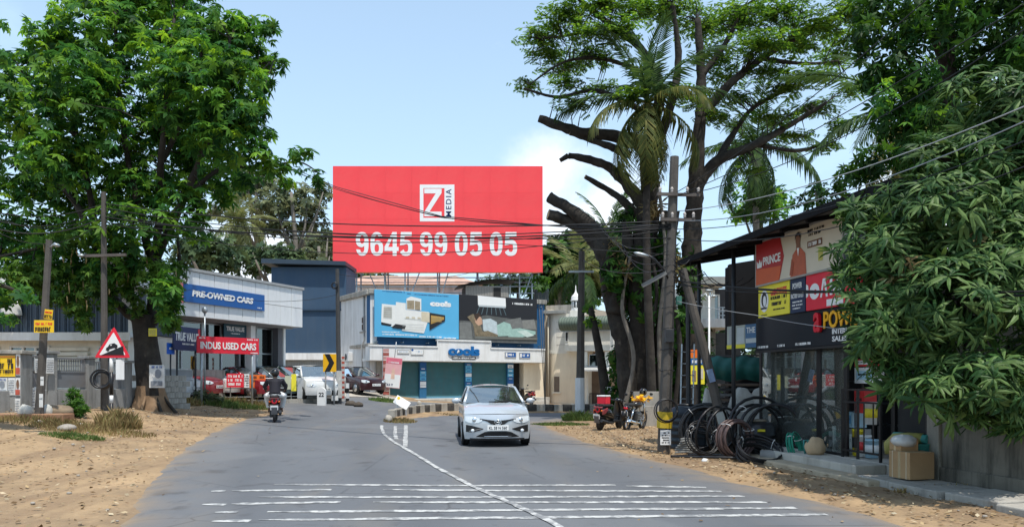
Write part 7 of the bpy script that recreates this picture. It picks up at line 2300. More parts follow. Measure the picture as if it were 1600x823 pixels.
o = thing('white_lamp_post', 'thin white pole with a small cluster of lamps before the balcony house', 'lamp post', GX(1108, 29))
zt_ = WP(1108, 462, 29).z
MB().cyl((0, 0, -.1), (0, 0, zt_), .045, .035, 8).build('pole', white_paint, o)
for k in range(5):
 a = k * 1.3
 MB().ell((.3 * math.cos(a) - .1, .1, zt_ + .25 * math.sin(k * 2.1)), (.12, .1, .05), 8, 6).build('lamp', steel, o)
 MB().tube([(0, 0, zt_ - .2), (.15 * math.cos(a), .05, zt_ + .1), (.3 * math.cos(a) - .1, .1, zt_ + .25 * math.sin(k * 2.1))], .015, 5).build('arm', steel, o)
en = thing('concrete_enclosure', 'low grey concrete slab enclosure behind the black motorcycle', 'wall', GX(1000, 28.0))
for i, (a, c, yy) in enumerate(((990, 1030, 0), (1005, 1048, -.7))):
 p0, p1 = GX(a, 28 + yy) - en.location, GX(c, 28 + yy) - en.location
 MB().bx(p0.x, p1.x, yy, yy + .1, -.1, .75 + .5 * (i == 0)).build('slab', concrete, en, .01)
def utility_pole(name, label, base, top, r0, r1, n=8, m=None):
 base, top = Vector(base), Vector(top)
 o = thing(name, label, 'utility pole', base)
 MB().tube([Vector((0, 0, -.2)), (top - base) * .5, top - base], [r0, (r0 + r1) / 2, r1], n, smooth=False).build('shaft', m or pole_conc, o)
 return o
mp_top = WP(1054, 245, 17.6)
up = utility_pole('utility_pole', 'grey utility pole with yellow band, street lamp and tangled cables', (3.47, 17.6, 0), mp_top, .155, .10)
ax = (mp_top - up.location)
def on(zf): return ax * zf
def r_at(zf): return .17 - .06 * zf
zz = lambda py: (WP(1040, py, 17.6).z) / mp_top.z
MB().tube([on(zz(668)), on(zz(643))], [r_at(.08) + .012] * 2, 8, smooth=False).build('yellow_band', mat('band_yellow', (.6, .42, .02), .7, .2, 6, stain=(.2, .16, .05), stain_amt=.5), up)
MB().box(on(zz(682)) + Vector((0, -r_at(.05) - .012, 0)), (.24, .012, .34)).build('number_plate', white_print, up, .003)
b = MB()
for i in range(5): smalltype(b, -.09, .09, -.13 + i * .055, -.10 + i * .055, 0, 0, rnd)
o = b.build('print', black_print, up); o.location = on(zz(682)) + Vector((0, -r_at(.05) - .02, 0))
for zf, L_ in ((zz(306), 1.0), (zz(345), .8)):
 MB().box(on(zf) + Vector((.1, -.12, 0)), (L_, .06, .07), .1).build('crossarm', mat('rusty_steel', (.10, .085, .075), .8, .3, 6), up)
 for k in (-.42, -.15, .2, .45):
  MB().lathe([(.02, 0), (.035, .03), (.025, .06), (.04, .09), (.02, .13)], on(zf) + Vector((.1 + k * L_, -.12, .04)), 8).build('insulator', mat('porcelain', (.45, .4, .36), .3), up)
MB().tube([on(zz(440)), on(zz(430)) + Vector((-.2, -.25, .1)), on(zz(412)) + Vector((-.45, -.4, .05)), on(zz(405)) + Vector((-.62, -.45, .03))], .025, 7).build('lamp_arm', dark_metal, up)
lh = on(zz(406)) + Vector((-.75, -.47, .05))
MB().ell(lh, (.18, .06, .04), 12, 8, 0, Matrix.Rotation(.25, 3, 'Y')).build('lamp_head', steel, up)
MB().box(on(zz(438)) + Vector((-.4, -.2, .0)), (.62, .07, .09), 0, 0, Matrix.Rotation(-.5, 3, 'Y')).build('tube_light_fitting', mat('dusty_fitting', (.16, .16, .155), .7, .2, 5), up)
coil('cable_coil', 'coil of black cable hung low on the utility pole', on(zz(640)) + up.location + Vector((-.02, -.26, 0)), .25, (.1, -1, 0), 4, .012, hdpe, 31, 'cable coil', tie=False, wob=.08)
MB().box(on(zz(470)) + Vector((.2, -.1, 0)), (.12, .1, .2)).build('junction_box', mat('box_green', (.05, .16, .12), .6), up, .008)
MB().box(on(zz(525)) + Vector((.0, -.18, 0)), (.2, .1, .3)).build('meter_box', dark_metal, up, .01)
for k in range(6):
 z_ = .28 + k * .07
 MB().tube([on(z_) + Vector((.17 * math.cos(w), .17 * math.sin(w), .02 * math.sin(w * 3))) for w in np.linspace(0, 6.2, 14)], .008, 5).build('cable_wrap', black_paint, up)
sp_ = utility_pole('strut_pole', 'leaning concrete strut propping the utility pole over the pipe heap', gpt(1143, 708), WP(1066, 420, 17.7), .12, .10)
MB().box(Vector((0, 0, 0)) + (WP(1066, 420, 17.7) - sp_.location) * .19 + Vector((-.03, -.14, 0)), (.24, .012, .32), 0, 0, Matrix.Rotation(-.28, 3, 'Y')).build('number_plate', mat('plate_grey', (.5, .52, .48), .6, .1, 5), sp_)
MB().box((WP(1066, 420, 17.7) - sp_.location) * .42 + Vector((-.03, -.14, 0)), (.14, .012, .3), 0, 0, Matrix.Rotation(-.28, 3, 'Y')).build('bill', mat('bill_blue', (.2, .27, .4), .7, .3, 6), sp_)
ld = thing('ladder', 'grey metal ladder leaning behind the strut pole', 'ladder', GX(1072, 19.5))
for k in (-.16, .16):
 MB().bar((k, 0, 0), (k + .12, .3, 2.6), .03, .05).build('rail', steel, ld)
for i in range(8):
 MB().bar((-.16 + .014 * i, .035 * i, .3 + .3 * i), (.16 + .014 * i, .035 * i, .3 + .3 * i), .025).build('rung', steel, ld)
utility_pole('support_pole', 'thin dark steel pole standing beside the ladder', GX(1076, 19.0), WP(1075, 440, 19.0), .06, .06, 8, dark_metal)
wpole = utility_pole('utility_pole', 'grey pole with a white painted base at the inner side of the bend', (2.99, 33.84, 0), WP(909, 392, 33.84), .2, .13)
h_ = WP(905, 590, 33.84).z
MB().tube([Vector((0, 0, -.1)), Vector((.0, 0, h_))], [.215, .205], 8, smooth=False).build('white_base', white_wall, wpole)
MB().bar((-.5, -.15, WP(905, 425, 33.84).z), (.6, -.15, WP(905, 425, 33.84).z), .08).build('crossarm', steel, wpole)
dt = thing('bare_trunk', 'thin leaning bare tree trunk with a few tufts beside the white based pole', 'tree', GX(950, 32.5))
MB().tube(resample([GX(952, 32.5) - dt.location, WP(945, 600, 32.5) - dt.location, WP(935, 540, 32.5) - dt.location, WP(922, 478, 32.5) - dt.location], 10), [.26, .25, .24, .22, .2, .19, .17, .16, .14, .12], 9).build('trunk', bark, dt)
C, D = clump_points([(925, 500, 16, 10, 32.5), (920, 480, 8, 8, 32.5), (938, 470, 10, 6, 32.5)], 10, rm, .3, .8, .3)
crown(dt, C, D, (.15, .28), SPRAY5, lf_rain, rm, .4, .7, .5)
MB().box(GX(952, 32.5) - dt.location + Vector((-.02, -.3, 1.1)), (.34, .02, .55)).build('painted_plate', white_wall, dt)
pA = utility_pole('utility_pole', 'leftmost concrete pole carrying two yellow plates', (-11.85, 19.22, .69), WP(77, 375, 19.3), .105, .075)
MB().tube([WP(77, 388, 19.3) - pA.location, WP(86, 380, 19.1) - pA.location], .025, 6).build('lamp_arm', steel, pA)
MB().ell(WP(89, 383, 19.1) - pA.location, (.07, .09, .045), 10, 6).build('lamp_head', steel, pA)
FA = Facade(WP(40, 592, 19.0)[:2], WP(110, 592, 19.0)[:2])
for (q, lab, rot, wd) in (((53, 499, 519, 84, 501, 520), 'wide yellow plate with red and black print on the leftmost pole', 0, .5), ((69, 483, 498, 82, 484, 499), 'small yellow plate tilted above the wide one on the leftmost pole', .12, .2)):
 o, w, h = sign4(FA, 'pole_plate', lab, q, yellow_print, .02, .012)
 b = MB(); smalltype(b, -w * .42, w * .42, h * .12, h * .3, -.003, 1, rnd); smalltype(b, -w * .44, w * .44, -h * .4, -h * .05, -.003, 0, rnd)
 b.build('print', [black_print, red_print], o)
 o.rotation_euler = (0, rot, FA.rz)
for (q, lab) in (((63, 588, 602, 68, 588, 602), 'small white bill wrapped on the leftmost pole'), ((61, 615, 636, 67, 615, 636), 'larger white bill low on the leftmost pole')):
 o, w, h = sign4(FA, 'pole_bill', lab, q, paper, .0, .012)
 b = MB(); smalltype(b, -w * .4, w * .4, h * .1, h * .2, -.003, 0, rnd); b.build('print', [mat('grey_ink', (.2, .2, .2))], o)
pB = utility_pole('utility_pole', 'concrete pole with a crossarm behind the warning sign', (-12.2, 23.0, .74), WP(162, 300, 23.0), .115, .07)
zc_ = WP(165, 398, 23).z - pB.location.z
MB().bar((WP(126, 400, 22.8) - pB.location), (WP(197, 398, 22.8) - pB.location), .08).build('crossarm', MATS['rusty_steel'], pB)
MB().ell(WP(127, 399, 22.7) - pB.location, (.1, .08, .05), 10, 6).build('lamp_head', steel, pB)
coil('cable_coil', 'black coil of cable hanging behind the warning sign post', WP(160, 592, 22.6), .24, (.2, -1, .1), 5, .03, hdpe, 33, 'cable coil', tie=False)
dp = utility_pole('utility_pole', 'dark slim pole at the corner of the side road beside the chevron sign', GX(530, 37.0), WP(527, 420, 37.0), .13, .09, 8, mat('pole_dark', (.06, .06, .06), .8, .3, 3))
coil('cable_coil', 'small cable coil hung high on the slim corner pole', WP(523, 446, 36.8), .14, (.1, -1, 0), 3, .02, hdpe, 34, 'cable coil', tie=False)
MB().box(WP(530, 600, 36.8) - dp.location, (.26, .03, 1.3)).build('white_bill', mat('bill_pale', (.5, .5, .48), .8, .3, 4), dp)
o, w, h = sign4(Facade(WP(532, 592, 37.4)[:2], WP(542, 592, 37.4)[:2]), 'banner_strip', 'narrow vertical red and white banner beside the slim corner pole', (533.5, 556, 626, 538.5, 556, 626), mat('faded_white', (.5, .48, .45), .8, .2, 5), 0, .03)
b = MB()
fr = mat('faded_red', (.42, .09, .06), .8, .3, 6)
for i in range(9): MB().rect(-w * .45, w * .45, h * (.49 - i * .11), h * (.44 - i * .11), -.003).build('stripe', fr, o)
ws = thing('warning_sign', 'red bordered triangular warning sign of a car on a steep slope', 'road sign', (-10.31, 19.82, .53))
Sx = lambda px: (WP(px, 560, 19.82) - ws.location).x
Sz = lambda py: (WP(175, py, 19.82) - ws.location).z
def tri(k):
 P = [(147.5, 558.5), (203.5, 558.5), (178, 510)]
 cx_, cy_ = sum(p[0] for p in P) / 3, sum(p[1] for p in P) / 3
 out = []
 for i in range(3):
  p, n0, n1 = P[i], P[i - 1], P[(i + 1) % 3]
  for (q, f) in ((n0, .06), (p, 0), (n1, .06)):
   x, y = p[0] + (q[0] - p[0]) * f * (1 if q is not p else 0), p[1] + (q[1] - p[1]) * f * (1 if q is not p else 0)
   if q is p: x, y = p[0] + (cx_ - p[0]) * .035, p[1] + (cy_ - p[1]) * .035
   out.append((Sx(cx_ + (x - cx_) * k), Sz(cy_ + (y - cy_) * k)))
 return out
MB().prism(tri(1.0), (0, 0, 0), (1, 0, 0), (0, 0, 1), -.012).build('board', red_print, ws)
MB().print_(tri(.74), -.002).build('white_field', white_print, ws)
b = MB().print_([(Sx(158), Sz(554.5)), (Sx(194), Sz(554.5)), (Sx(192.5), Sz(540))], -.007, 0)
car_p = [(165.5, 547), (166.5, 543), (169, 541.5), (171.5, 537.5), (179, 535.8), (182, 538), (183.5, 538.5), (184, 542)]
b.print_([(Sx(x), Sz(y)) for x, y in car_p], -.0075, 0)
b.disc(Sx(169), Sz(546.2), .035, .035, -.012, 0); b.disc(Sx(181), Sz(542.3), .035, .035, -.012, 0)
b.print_([(Sx(172.5), Sz(540)), (Sx(175), Sz(539.5)), (Sx(175), Sz(537.8)), (Sx(173), Sz(538.3))], -.012, 1)
b.build('pictogram', [black_print, white_print], ws)
for k, (m_, a, c) in enumerate(((black_paint, -.2, .55), (white_paint, .552, .75), (black_paint, .752, 1.35), (white_paint, 1.352, 1.75), (black_paint, 1.752, Sz(514)))):
 MB().cyl((Sx(172.5), .05, a), (Sx(172.5), .05, c), .045, n=10).build('post', m_, ws)
MB().box((Sx(187), .02, Sz(577)), (.2, .012, .52), .25).build('hanging_plate', white_wall, ws)
cv = thing('chevron_sign', 'yellow sign with a black chevron pointing right at the bend', 'road sign', GX(515, 36.2))
k_ = 36.2 / 1200
b = MB().bx(-.31, .31, 0, .03, 0, .84)
zc_ = WP(515, 580.5, 36.2).z - cv.location.z
o = b.build('board', mat('sign_amber', (.85, .45, .01), .4, .05), cv); o.location = (0, 0, zc_)
o = MB().print_([(-.24, 0), (.0, 0), (.22, .42), (.0, .84), (-.24, .84), (-.02, .42)], -.004).build('chevron', black_print, cv); o.location = (0, 0, zc_)
for k in (-.2, .2):
 MB().cyl((k, .06, -.2), (k, .06, zc_ + .8), .035, n=8).build('post', mat('post_bw', (.35, .35, .34), .7, .3, 3), cv)
km = thing('milestone', 'white round topped kilometre stone with a black number', 'milestone', GX(502, 35.6))
zk = WP(502, 605, 35.6).z - km.location.z
P = [(-.2, -.1), (.2, -.1), (.2, zk - .2)] + [(.2 * math.cos(a), zk - .2 + .2 * math.sin(a)) for a in np.linspace(.2, PI - .2, 9)] + [(-.2, zk - .2)]
MB().prism(P, (0, 0, 0), (1, 0, 0), (0, 0, 1), -.18).build('stone', white_wall, km, .012)
lettering('22', black_print, km, 0, zk * .62, .24, .2, -.002, .004, .03)
for i, (px, Y, lab) in enumerate(((526, 36.8, 'leftmost short black and white guard post by the corner pole'), (543, 38.2, 'short dark post right of the striped banner'), (521, 36.6, 'short white guard post under the chevron sign'))):
 o = thing('guard_post', lab, 'post', GX(px, Y))
 for k in range(4):
  MB().bx(-.07, .07, -.07, .07, k * .25 - .05, k * .25 + .2, 0).build('band', [black_paint, white_wall][k % 2], o)
fb = thing('fallen_board', 'white board with a yellow spot lying tilted at the median nose', 'board', GX(628, 30.2), -.15)
o = MB().box((0, 0, 0), (.62, .03, .34)).build('board', white_print, fb, .004)
o2 = MB().disc(-.2, .08, .06, .06, -.02).build('spot', yellow_print, o)
o.rotation_euler = (R(-20), R(30), 0); o.location = (0, 0, .62)
for k in (-.2, .15):
 MB().bar((k, .05, -.05), (k, .05, .6), .04).build('stake', white_wall, fb)
for i, (px, py, lab) in enumerate(((614, 655, 'broken white kerb lump at the median nose'), (607, 660, 'small pale kerb lump at the tip of the median'), (655, 634, 'grey rubble lump behind the fallen board'))):
 sack('kerb_lump', lab, 'stone', G(px, py), (.14, .13, .16), kb_white, i, 20 + i)
for i, (px, py, lab) in enumerate(((548, 634, 'dark earth lump at the mouth of the side road'), (560, 636, 'low dark rubble lump near the side road'))):
 sack('earth_lump', lab, 'rubble', G(px, py), (.26, .2, .15), mat('dark_earth', (.08, .065, .05), .95, .3, 4), i, 30 + i)
rwF = Facade(GX(296, 33.2)[:2], GX(356, 35.2)[:2])
rw = thing('retaining_wall', 'stained concrete wall end beside the used car lot gate', 'wall', rwF.at(0), rwF.rz)
zt_ = rwF.loc(320, 577)[1]
MB().bx(rwF.loc(304, 600)[0], rwF.loc(352, 600)[0], 0, .25, 0, zt_).build('wall_face', concrete, rw, .015)
gtF = Facade(GX(258, 30.5)[:2], GX(300, 32.2)[:2])
gt = thing('lot_gate', 'grey sheet metal gate panel at the used car lot', 'gate', gtF.at(0), gtF.rz)
t0, t1, z0, z1 = gtF.rect(258, 612, 299, 578)
MB().bx(t0, t1, 0, .03, z0, z1).build('sheet', mat('gate_sheet', (.26, .28, .29), .5, .1, 3), gt)
gf = MB().bx(t0, t1, -.02, .05, z1, z1 + .05).bx(t0, t1, -.02, .05, z0 - .05, z0).bx(t0 - .05, t0, -.02, .05, z0 - .3, z1).bx(t1, t1 + .05, -.02, .05, z0 - .3, z1)
gf.build('frame', steel, gt)
bF = Facade(GX(352, 34.6)[:2], GX(520, 37.4)[:2])
fn = thing('lot_fence', 'low mesh fence and drain kerb along the used car lot', 'fence', bF.at(0), bF.rz)
zl = max(T(*bF.at(0)[:2]), T(*bF.at(bF.L)[:2]))
MB().bx(0, bF.L, -.1, .12, zl - .7, zl + .02).build('kerb', concrete, fn, .02)
for px in (360, 395, 430, 455, 476, 497, 518):
 t, _ = bF.loc(px, 600)
 MB().cyl((t, 0, zl), (t, 0, zl + 1.05), .028, n=8).build('post', steel, fn)
for zz_ in (.15, .55, 1.0):
 MB().cyl((0, 0, zl + zz_), (bF.L, 0, zl + zz_), .02, n=6).build('rail', steel, fn)
t0, _ = bF.loc(478, 600); t1, _ = bF.loc(519, 600)
b = MB()
for i in range(30):
 tt = t0 + (t1 - t0) * i / 29
 b.bx(tt - .012, tt + .012, -.01, .01, zl + .05, zl + 1.0)
o = b.build('mesh_bars', steel, fn); o['kind'] = 'stuff'
t0, _ = bF.loc(464, 600); t1, _ = bF.loc(480, 600)
MB().bx(t0, t1, -.05, -.03, zl + .05, zl + 1.0).build('mesh_panel', mat('mesh_grey', (.42, .44, .45), .6, .1, 5), fn)
for (q, m_, lab) in (((354, 583, 604.5, 381, 583.5, 605), red_print, 'red bill with white Malayalam style lines on the lot fence'), ((381.4, 584, 605, 389.5, 584, 605), white_print, 'narrow white price list between the red and orange bills'), ((390, 584.5, 605.5, 415, 586, 606), orange_print, 'orange bill with black lines on the lot fence'), ((401, 594, 605, 415.5, 594.5, 605.5), navy_print, 'small navy bill over the corner of the orange one')):
 o, w, h = sign4(bF, 'fence_banner', lab, q, m_, .12 + (.03 if m_ is navy_print else 0), .012)
 b = MB()
 n_ = 5 if m_ is white_print else 3
 for i in range(n_):
  z1 = h * (.4 - i * .86 / n_)
  smalltype(b, -w * .42, w * .42, z1 - h * .55 / n_, z1, -.003, 0 if m_ in (red_print, navy_print) else 1, rnd)
 b.build('print', [white_print, black_print], o)
o = thing('yellow_flag', 'yellow cloth hanging on the lot fence right of the rider', 'cloth', bF.at(bF.loc(458, 590)[0], zl + .5, .1), bF.rz)
MB().grid([[(-.12 + .06 * i, -.02 * (i % 2), .7 - .16 * j) for i in range(5)] for j in range(6)]).build('cloth', lemon_print, o)
MB().grid([[(-.42 + .07 * i, .02 * (i % 2), .62 - .16 * j) for i in range(5)] for j in range(5)]).build('pale_cloth', mat('pale_lime', (.5, .52, .38), .8), o)
# ================================================================== VEHICLES AND THE RIDER
def paint(name, col, metal=.35):
 return mat('paint_' + name, col, .32, .03, 1.5, metal=metal, coat=.8)
tyre_m = rubber
rim_m = mat('rim_silver', (.5, .51, .52), .3, .08, 8, metal=.9)
seat_m = mat('car_interior', (.05, .05, .055), .8, .2, 4)
trim_m = mat('black_trim', (.014, .014, .015), .45, .2, 5)
def car(name, label, loc, rz, L=4.27, W=1.69, H=1.50, col=None, hood=.98, nose=.76, hoodlen=1.15, style='sedan', plate='KL 58 N 560', group=None, detail=True, cat='car'):
 t = thing(name, label, cat, loc, rz, group)
 hw = W / 2
 y0, y1 = -L / 2, L / 2
 cowl = y0 + hoodlen
 def xe(s): return hw - .05 * s ** 3 - .05 * (1 - s) ** 2.5
 def fy(x, z): return y0 + .02 + .30 * (abs(x) / hw) ** 3 + .9 * max(0, z - .58) ** 2 + .22 * max(0, .36 - z)
 zb = .19
 b = MB()
 rows = []
 for j in range(9):
  s = j / 8
  z = zb + (nose - zb) * s
  rows.append([(u * xe(s), fy(u * xe(s), z), z) for u in np.linspace(-1, 1, 17)])
 b.grid(rows)
 def ztop(y):
  if y < cowl:
   f = max(0, (y - (y0 + .32)) / (cowl - y0 - .32))
   return nose + (hood - nose - .05) * f ** .7
  return hood - .05 + .03 * (y - cowl) / (y1 - cowl)
 rows = []
 for j in range(10):
  v = j / 9
  row = []
  for u in np.linspace(-1, 1, 17):
   x = u * xe(1)
   ya = fy(x, nose); yb = cowl - .14 * (1 - (abs(u)) ** 2) + .06
   y = ya + (yb - ya) * v
   z = nose + (hood - nose) * v ** .75 + .035 * (1 - u * u) * math.sin(PI * min(1, v + .15)) - .05 * abs(u) ** 6 * v + .012 * (1 if .45 < abs(u) < .62 else 0) * v
   row.append((x, y, z))
  rows.append(row)
 b.grid(rows)
 for sgn in (-1, 1):
  rows = []
  for j in range(9):
   s = j / 8
   row = []
   for i in range(25):
    f = i / 24
    ys = fy(xe(s), zb + (nose - zb) * s)
    y = ys + (y1 - .12 * (s > .9) - ys) * f
    z = zb + (ztop(y) - zb) * s
    x = xe(s) - .10 * max(0, f - .85) / .15 * .8
    row.append((sgn * x, y, z))
   rows.append(row if sgn < 0 else row[::-1])
  b.grid(rows)
 rows = []
 zt_r = ztop(y1)
 for j in range(6):
  s = j / 5
  z = zb + .06 + (zt_r - zb - .06) * s
  rows.append([(-u * (xe(s) - .08), y1 + .03 * math.sin(PI * s) - .10 * abs(u) ** 4 - .06 * s, z) for u in np.linspace(-1, 1, 11)])
 b.grid(rows)
 b.grid([[(u * xe(1), y, ztop(y) - .004) for u in np.linspace(-1, 1, 5)] for y in np.linspace(cowl - .05, y1 - .05, 6)])
 b.grid([[(u * hw * .9, y, zb + .02) for u in np.linspace(1, -1, 3)] for y in (y0 + .3, y1 - .05)])
 b.build('body', col, t)
 ywf, ywt = cowl - .02, cowl + .80
 yrt, yrb = {'sedan': (y1 - 1.22, y1 - .62), 'hatch': (y1 - .42, y1 - .12), 'suv': (y1 - .35, y1 - .1)}[style]
 xb, xt = xe(1) - .03, hw - .24
 zt = H - .09
 zbl = hood - .02
 b = MB()
 rows = []
 for j in range(9):
  v = j / 8
  y = ywt + (yrt - ywt) * v
  rows.append([(u * xt, y - .05 * (1 - u * u) * (1 - 2 * v), zt + .09 * (1 - .8 * u * u) * math.sin(PI * (.12 + .7 * v)) ** .5 - (0.02 * abs(u) ** 4)) for u in np.linspace(-1, 1, 9)])
 b.grid(rows)
 b.build('roof', col, t)
 for s in (-1, 1):
  pil = MB()
  pil.tube([(s * (xb), ywf + .04, zbl), (s * (xt + .015), ywt, zt - .01)], [.05, .04], 6)
  pil.tube([(s * (xt + .012), ywt - .02, zt - .012), (s * (xt + .016), (ywt + yrt) / 2, zt + .0), (s * (xt + .012), yrt + .02, zt - .012)], .04, 6)
  pil.tube([(s * xt, yrt, zt - .01), (s * (xb - .05), yrb, zbl + .02)], [.05, .07], 6)
  pil.build('pillar', col, t)
 for s in (-1, 1):
  tb = MB()
  ym = cowl + .80 + (yrt - ywt) * .47
  tb.tube([(s * (xb + .0), ym + .02, zbl), (s * (xt + .02), ym, zt - .02)], .032, 6)
  tb.build('door_pillar', trim_m, t)
 def glass(name, rows):
  MB().grid(rows).build(name, glass_car, t)
 glass('windscreen', [[(u * (xb + (xt - xb) * v - .02), ywf - .12 * (1 - u * u) * (1 - v) - .05 * (1 - u * u) * v + (ywt - ywf) * v, zbl + (zt - zbl) * v + .01) for u in np.linspace(-1, 1, 9)] for v in np.linspace(0, 1, 5)])
 glass('rear_window', [[(-u * (xb - .05 + (xt - xb + .05) * v), yrb + (yrt - yrb) * v, zbl + (zt - zbl) * v) for u in np.linspace(-1, 1, 5)] for v in np.linspace(0, 1, 3)])
 for s in (-1, 1):
  r_ = [[(s * xb, ywf + .1 + (yrb - .05 - ywf - .1) * k, zbl) for k in np.linspace(0, 1, 4)], [(s * xt, ywt + (yrt - ywt) * k, zt - .02) for k in np.linspace(0, 1, 4)]]
  glass('side_window', r_ if s < 0 else [q[::-1] for q in r_])
 b = MB().bx(-hw * .8, hw * .8, cowl + .12, cowl + .4, zbl - .3, zbl + .02)
 b.build('dashboard', seat_m, t)
 for s in (-1, 1):
  MB().box((s * .36, cowl + 1.15, .82), (.46, .14, .62), 0, 0, Matrix.Rotation(-.2, 3, 'X')).box((s * .36, cowl + 1.24, 1.2), (.24, .1, .18)).build('seat', seat_m, t, .04)
 MB().box((0, yrt - .2, .8), (1.2, .14, .6)).build('rear_seat', seat_m, t, .04)
 for wy in (y0 + .80, y1 - .80):
  for s in (-1, 1):
   MB().lathe([(.36, -.004), (.36, .004)], (s * (xe(.3) - .001), wy, .31), 24, axis='X').build('wheel_arch', trim_m, t)
   w = MB().lathe([(.20, -.10), (.28, -.10), (.305, -.06), (.305, .06), (.28, .10), (.20, .10)], (s * (hw - .085), wy, .305), 24, axis='X').build('wheel', tyre_m, t)
   MB().lathe([(.20, -.005), (.2, .005), (.17, .012)], (s * (hw + .015), wy, .305), 20, axis='X').build('rim', rim_m, w)
 def patch(xs, zs, name, m, lift=.012, parent=t):
  rows = []
  for k, f in enumerate(np.linspace(0, 1, 5)):
   row = []
   for i, x in enumerate(xs):
    z = zs[i][0] + (zs[i][1] - zs[i][0]) * f
    row.append((x, fy(x, z) - lift, z))
   rows.append(row)
  return MB().grid(rows).build(name, m, parent)
 for s in (-1, 1):
  xs = [s * q * hw for q in (.46, .55, .65, .75, .85, .93)]
  zs = [(.635, .672), (.60, .705), (.585, .735), (.585, .75), (.60, .752), (.635, .75)]
  if s > 0: pass
  else: xs, zs = xs[::-1], zs[::-1]
  hl = patch(xs, zs, 'headlight', lamp_glass)
  MB().ell((s * .66 * hw, fy(.66 * hw, .66) - .01, .665), (.07, .02, .06), 10, 6).build('lamp_bulb', chrome, hl)
  if detail:
   xs = [s * q * hw for q in (.42, .55, .68, .80, .91)]
   zs = [(.44, .455), (.40, .48), (.37, .51), (.36, .53), (.37, .54)]
   if s < 0: xs, zs = xs[::-1], zs[::-1]
   fg = patch(xs, zs, 'fog_recess', trim_m, .008)
   MB().ell((s * .72 * hw, fy(.72 * hw, .40) - .015, .405), (.05, .025, .04), 10, 6).build('fog_lamp', lamp_glass, fg)
   MB().bar((s * .47 * hw, fy(.47 * hw, .46) - .022, .455), (s * .82 * hw, fy(.82 * hw, .39) - .014, .385), .012).build('chrome_strip', chrome, fg)
 if detail:
  xs = [q * hw for q in (-.52, -.40, -.3, -.2, -.1, 0, .1, .2, .3, .40, .52)]
  zs = [(.668, .70), (.652, .685), (.625, .672), (.565, .662), (.545, .655), (.545, .652), (.545, .655), (.565, .662), (.625, .672), (.652, .685), (.668, .70)]
  patch(xs, zs, 'grille', trim_m, .012)
  xs = [q * hw for q in (-.62, -.5, -.38, -.2, 0, .2, .38, .5, .62)]
  zs = [(.25, .262), (.245, .32), (.24, .375), (.24, .385), (.24, .385), (.24, .385), (.24, .375), (.245, .32), (.25, .262)]
  patch(xs, zs, 'air_intake', trim_m, .012)
  xs = [q * hw for q in np.linspace(-.8, .8, 9)]
  patch(xs, [(.17, .215)] * 9, 'lower_lip', trim_m, .014)
  MB().tube([(q * hw, fy(q * hw, .27) - .018, .265) for q in np.linspace(-.4, .4, 7)], .01, 6).build('chrome_strip', chrome, t)
  em = MB()
  for (rx, rz_, zo) in ((.085, .058, 0), (.03, .052, 0), (.062, .024, .022)):
   em.tube([(rx * math.cos(a), y0 - .012, .61 + zo + rz_ * math.sin(a)) for a in np.linspace(0, 2 * PI, 17)[:-1]], .009, 5, 0, False, True)
  em.build('emblem', chrome, t)
  wp_ = MB()
  for (xa, xb_) in ((-.15, .42), (.30, .62)):
   wp_.bar((xa, ywf - .10, zbl + .04), (xb_, ywf - .03, zbl + .06), .02)
  wp_.bar((.30, ywf - .12, zbl + .02), (.0, ywf + .0, zbl + .10), .018)
  wp_.build('wiper', trim_m, t)
  MB().cyl((0, ywt + .25, zt + .05), (.0, ywt + .33, zt + .16), .008, n=6).build('aerial', trim_m, t)
 pl = MB().box((0, y0 - .03, .475), (.52, .02, .125)).build('number_plate', white_print, t, .004)
 lettering(plate, black_print, pl, 0, .475, .44, .07, y0 - .042, .003, .01)
 for s in (-1, 1):
  m_ = MB().ell((s * (hw + .13), cowl + .22, zbl + .06), (.12, .06, .075), 12, 8).build('mirror', col, t)
  MB().tube([(s * (hw - .08), cowl + .22, zbl - .01), (s * (hw + .06), cowl + .22, zbl + .03)], .022, 6).build('mirror_arm', trim_m, m_)
 for s in (-1, 1):
  for k in (0, 1):
   MB().box((s * (xe(.75) + .01), cowl + .95 + k * .95, .78), (.02, .17, .025)).build('door_handle', col, t, .006)
  MB().box((s * (hw - .2), y1 - .02, .8), (.3, .06, .16)).build('tail_light', red_print, t, .02)
 return t
silver = paint('silver', (.57, .60, .62), .45)
cf = GX(778, 18.75)
ang = R(6.0)
car('silver_sedan', 'silver sedan driving towards the camera in the right hand lane', Vector((cf.x - math.sin(ang) * 2.13, cf.y + math.cos(ang) * 2.13, .04)), ang, col=silver, hood=1.06, nose=.80, H=1.53)
def lotcar(label, px, Y, rz, col, style, **k):
 g = GX(px, Y)
 z = max(T(g.x + dx, g.y + dy) for dx in (-1, 1) for dy in (-1.5, 1.5)) - .04
 return car('parked_car', label, (g.x, g.y, z), R(rz), col=col, style=style, detail=False, group='cars parked on the used car lot', **k)
lotcar('white SUV parked at the right end of the used car lot', 489, 38.2, 30, paint('white', (.72, .73, .72), .0), 'suv', L=4.3, W=1.78, H=1.66, hood=1.08, nose=.85)
lotcar('dark green hatchback between the grey hatchback and the white SUV', 452, 38.6, 62, paint('dark_green', (.015, .045, .04)), 'hatch', L=3.8, W=1.68, H=1.52)
lotcar('teal grey hatchback parked behind the orange bill', 425, 37.6, 65, paint('teal_grey', (.16, .22, .23)), 'hatch', L=3.8, W=1.68, H=1.52)
lotcar('red hatchback parked behind the red bill', 380, 36.4, 70, paint('red', (.30, .02, .03)), 'hatch', L=3.7, W=1.65, H=1.5)
lotcar('white hatchback parked behind the concrete wall end', 322, 36.0, 75, paint('white2', (.70, .71, .71), .0), 'hatch', L=3.8, W=1.66, H=1.5)
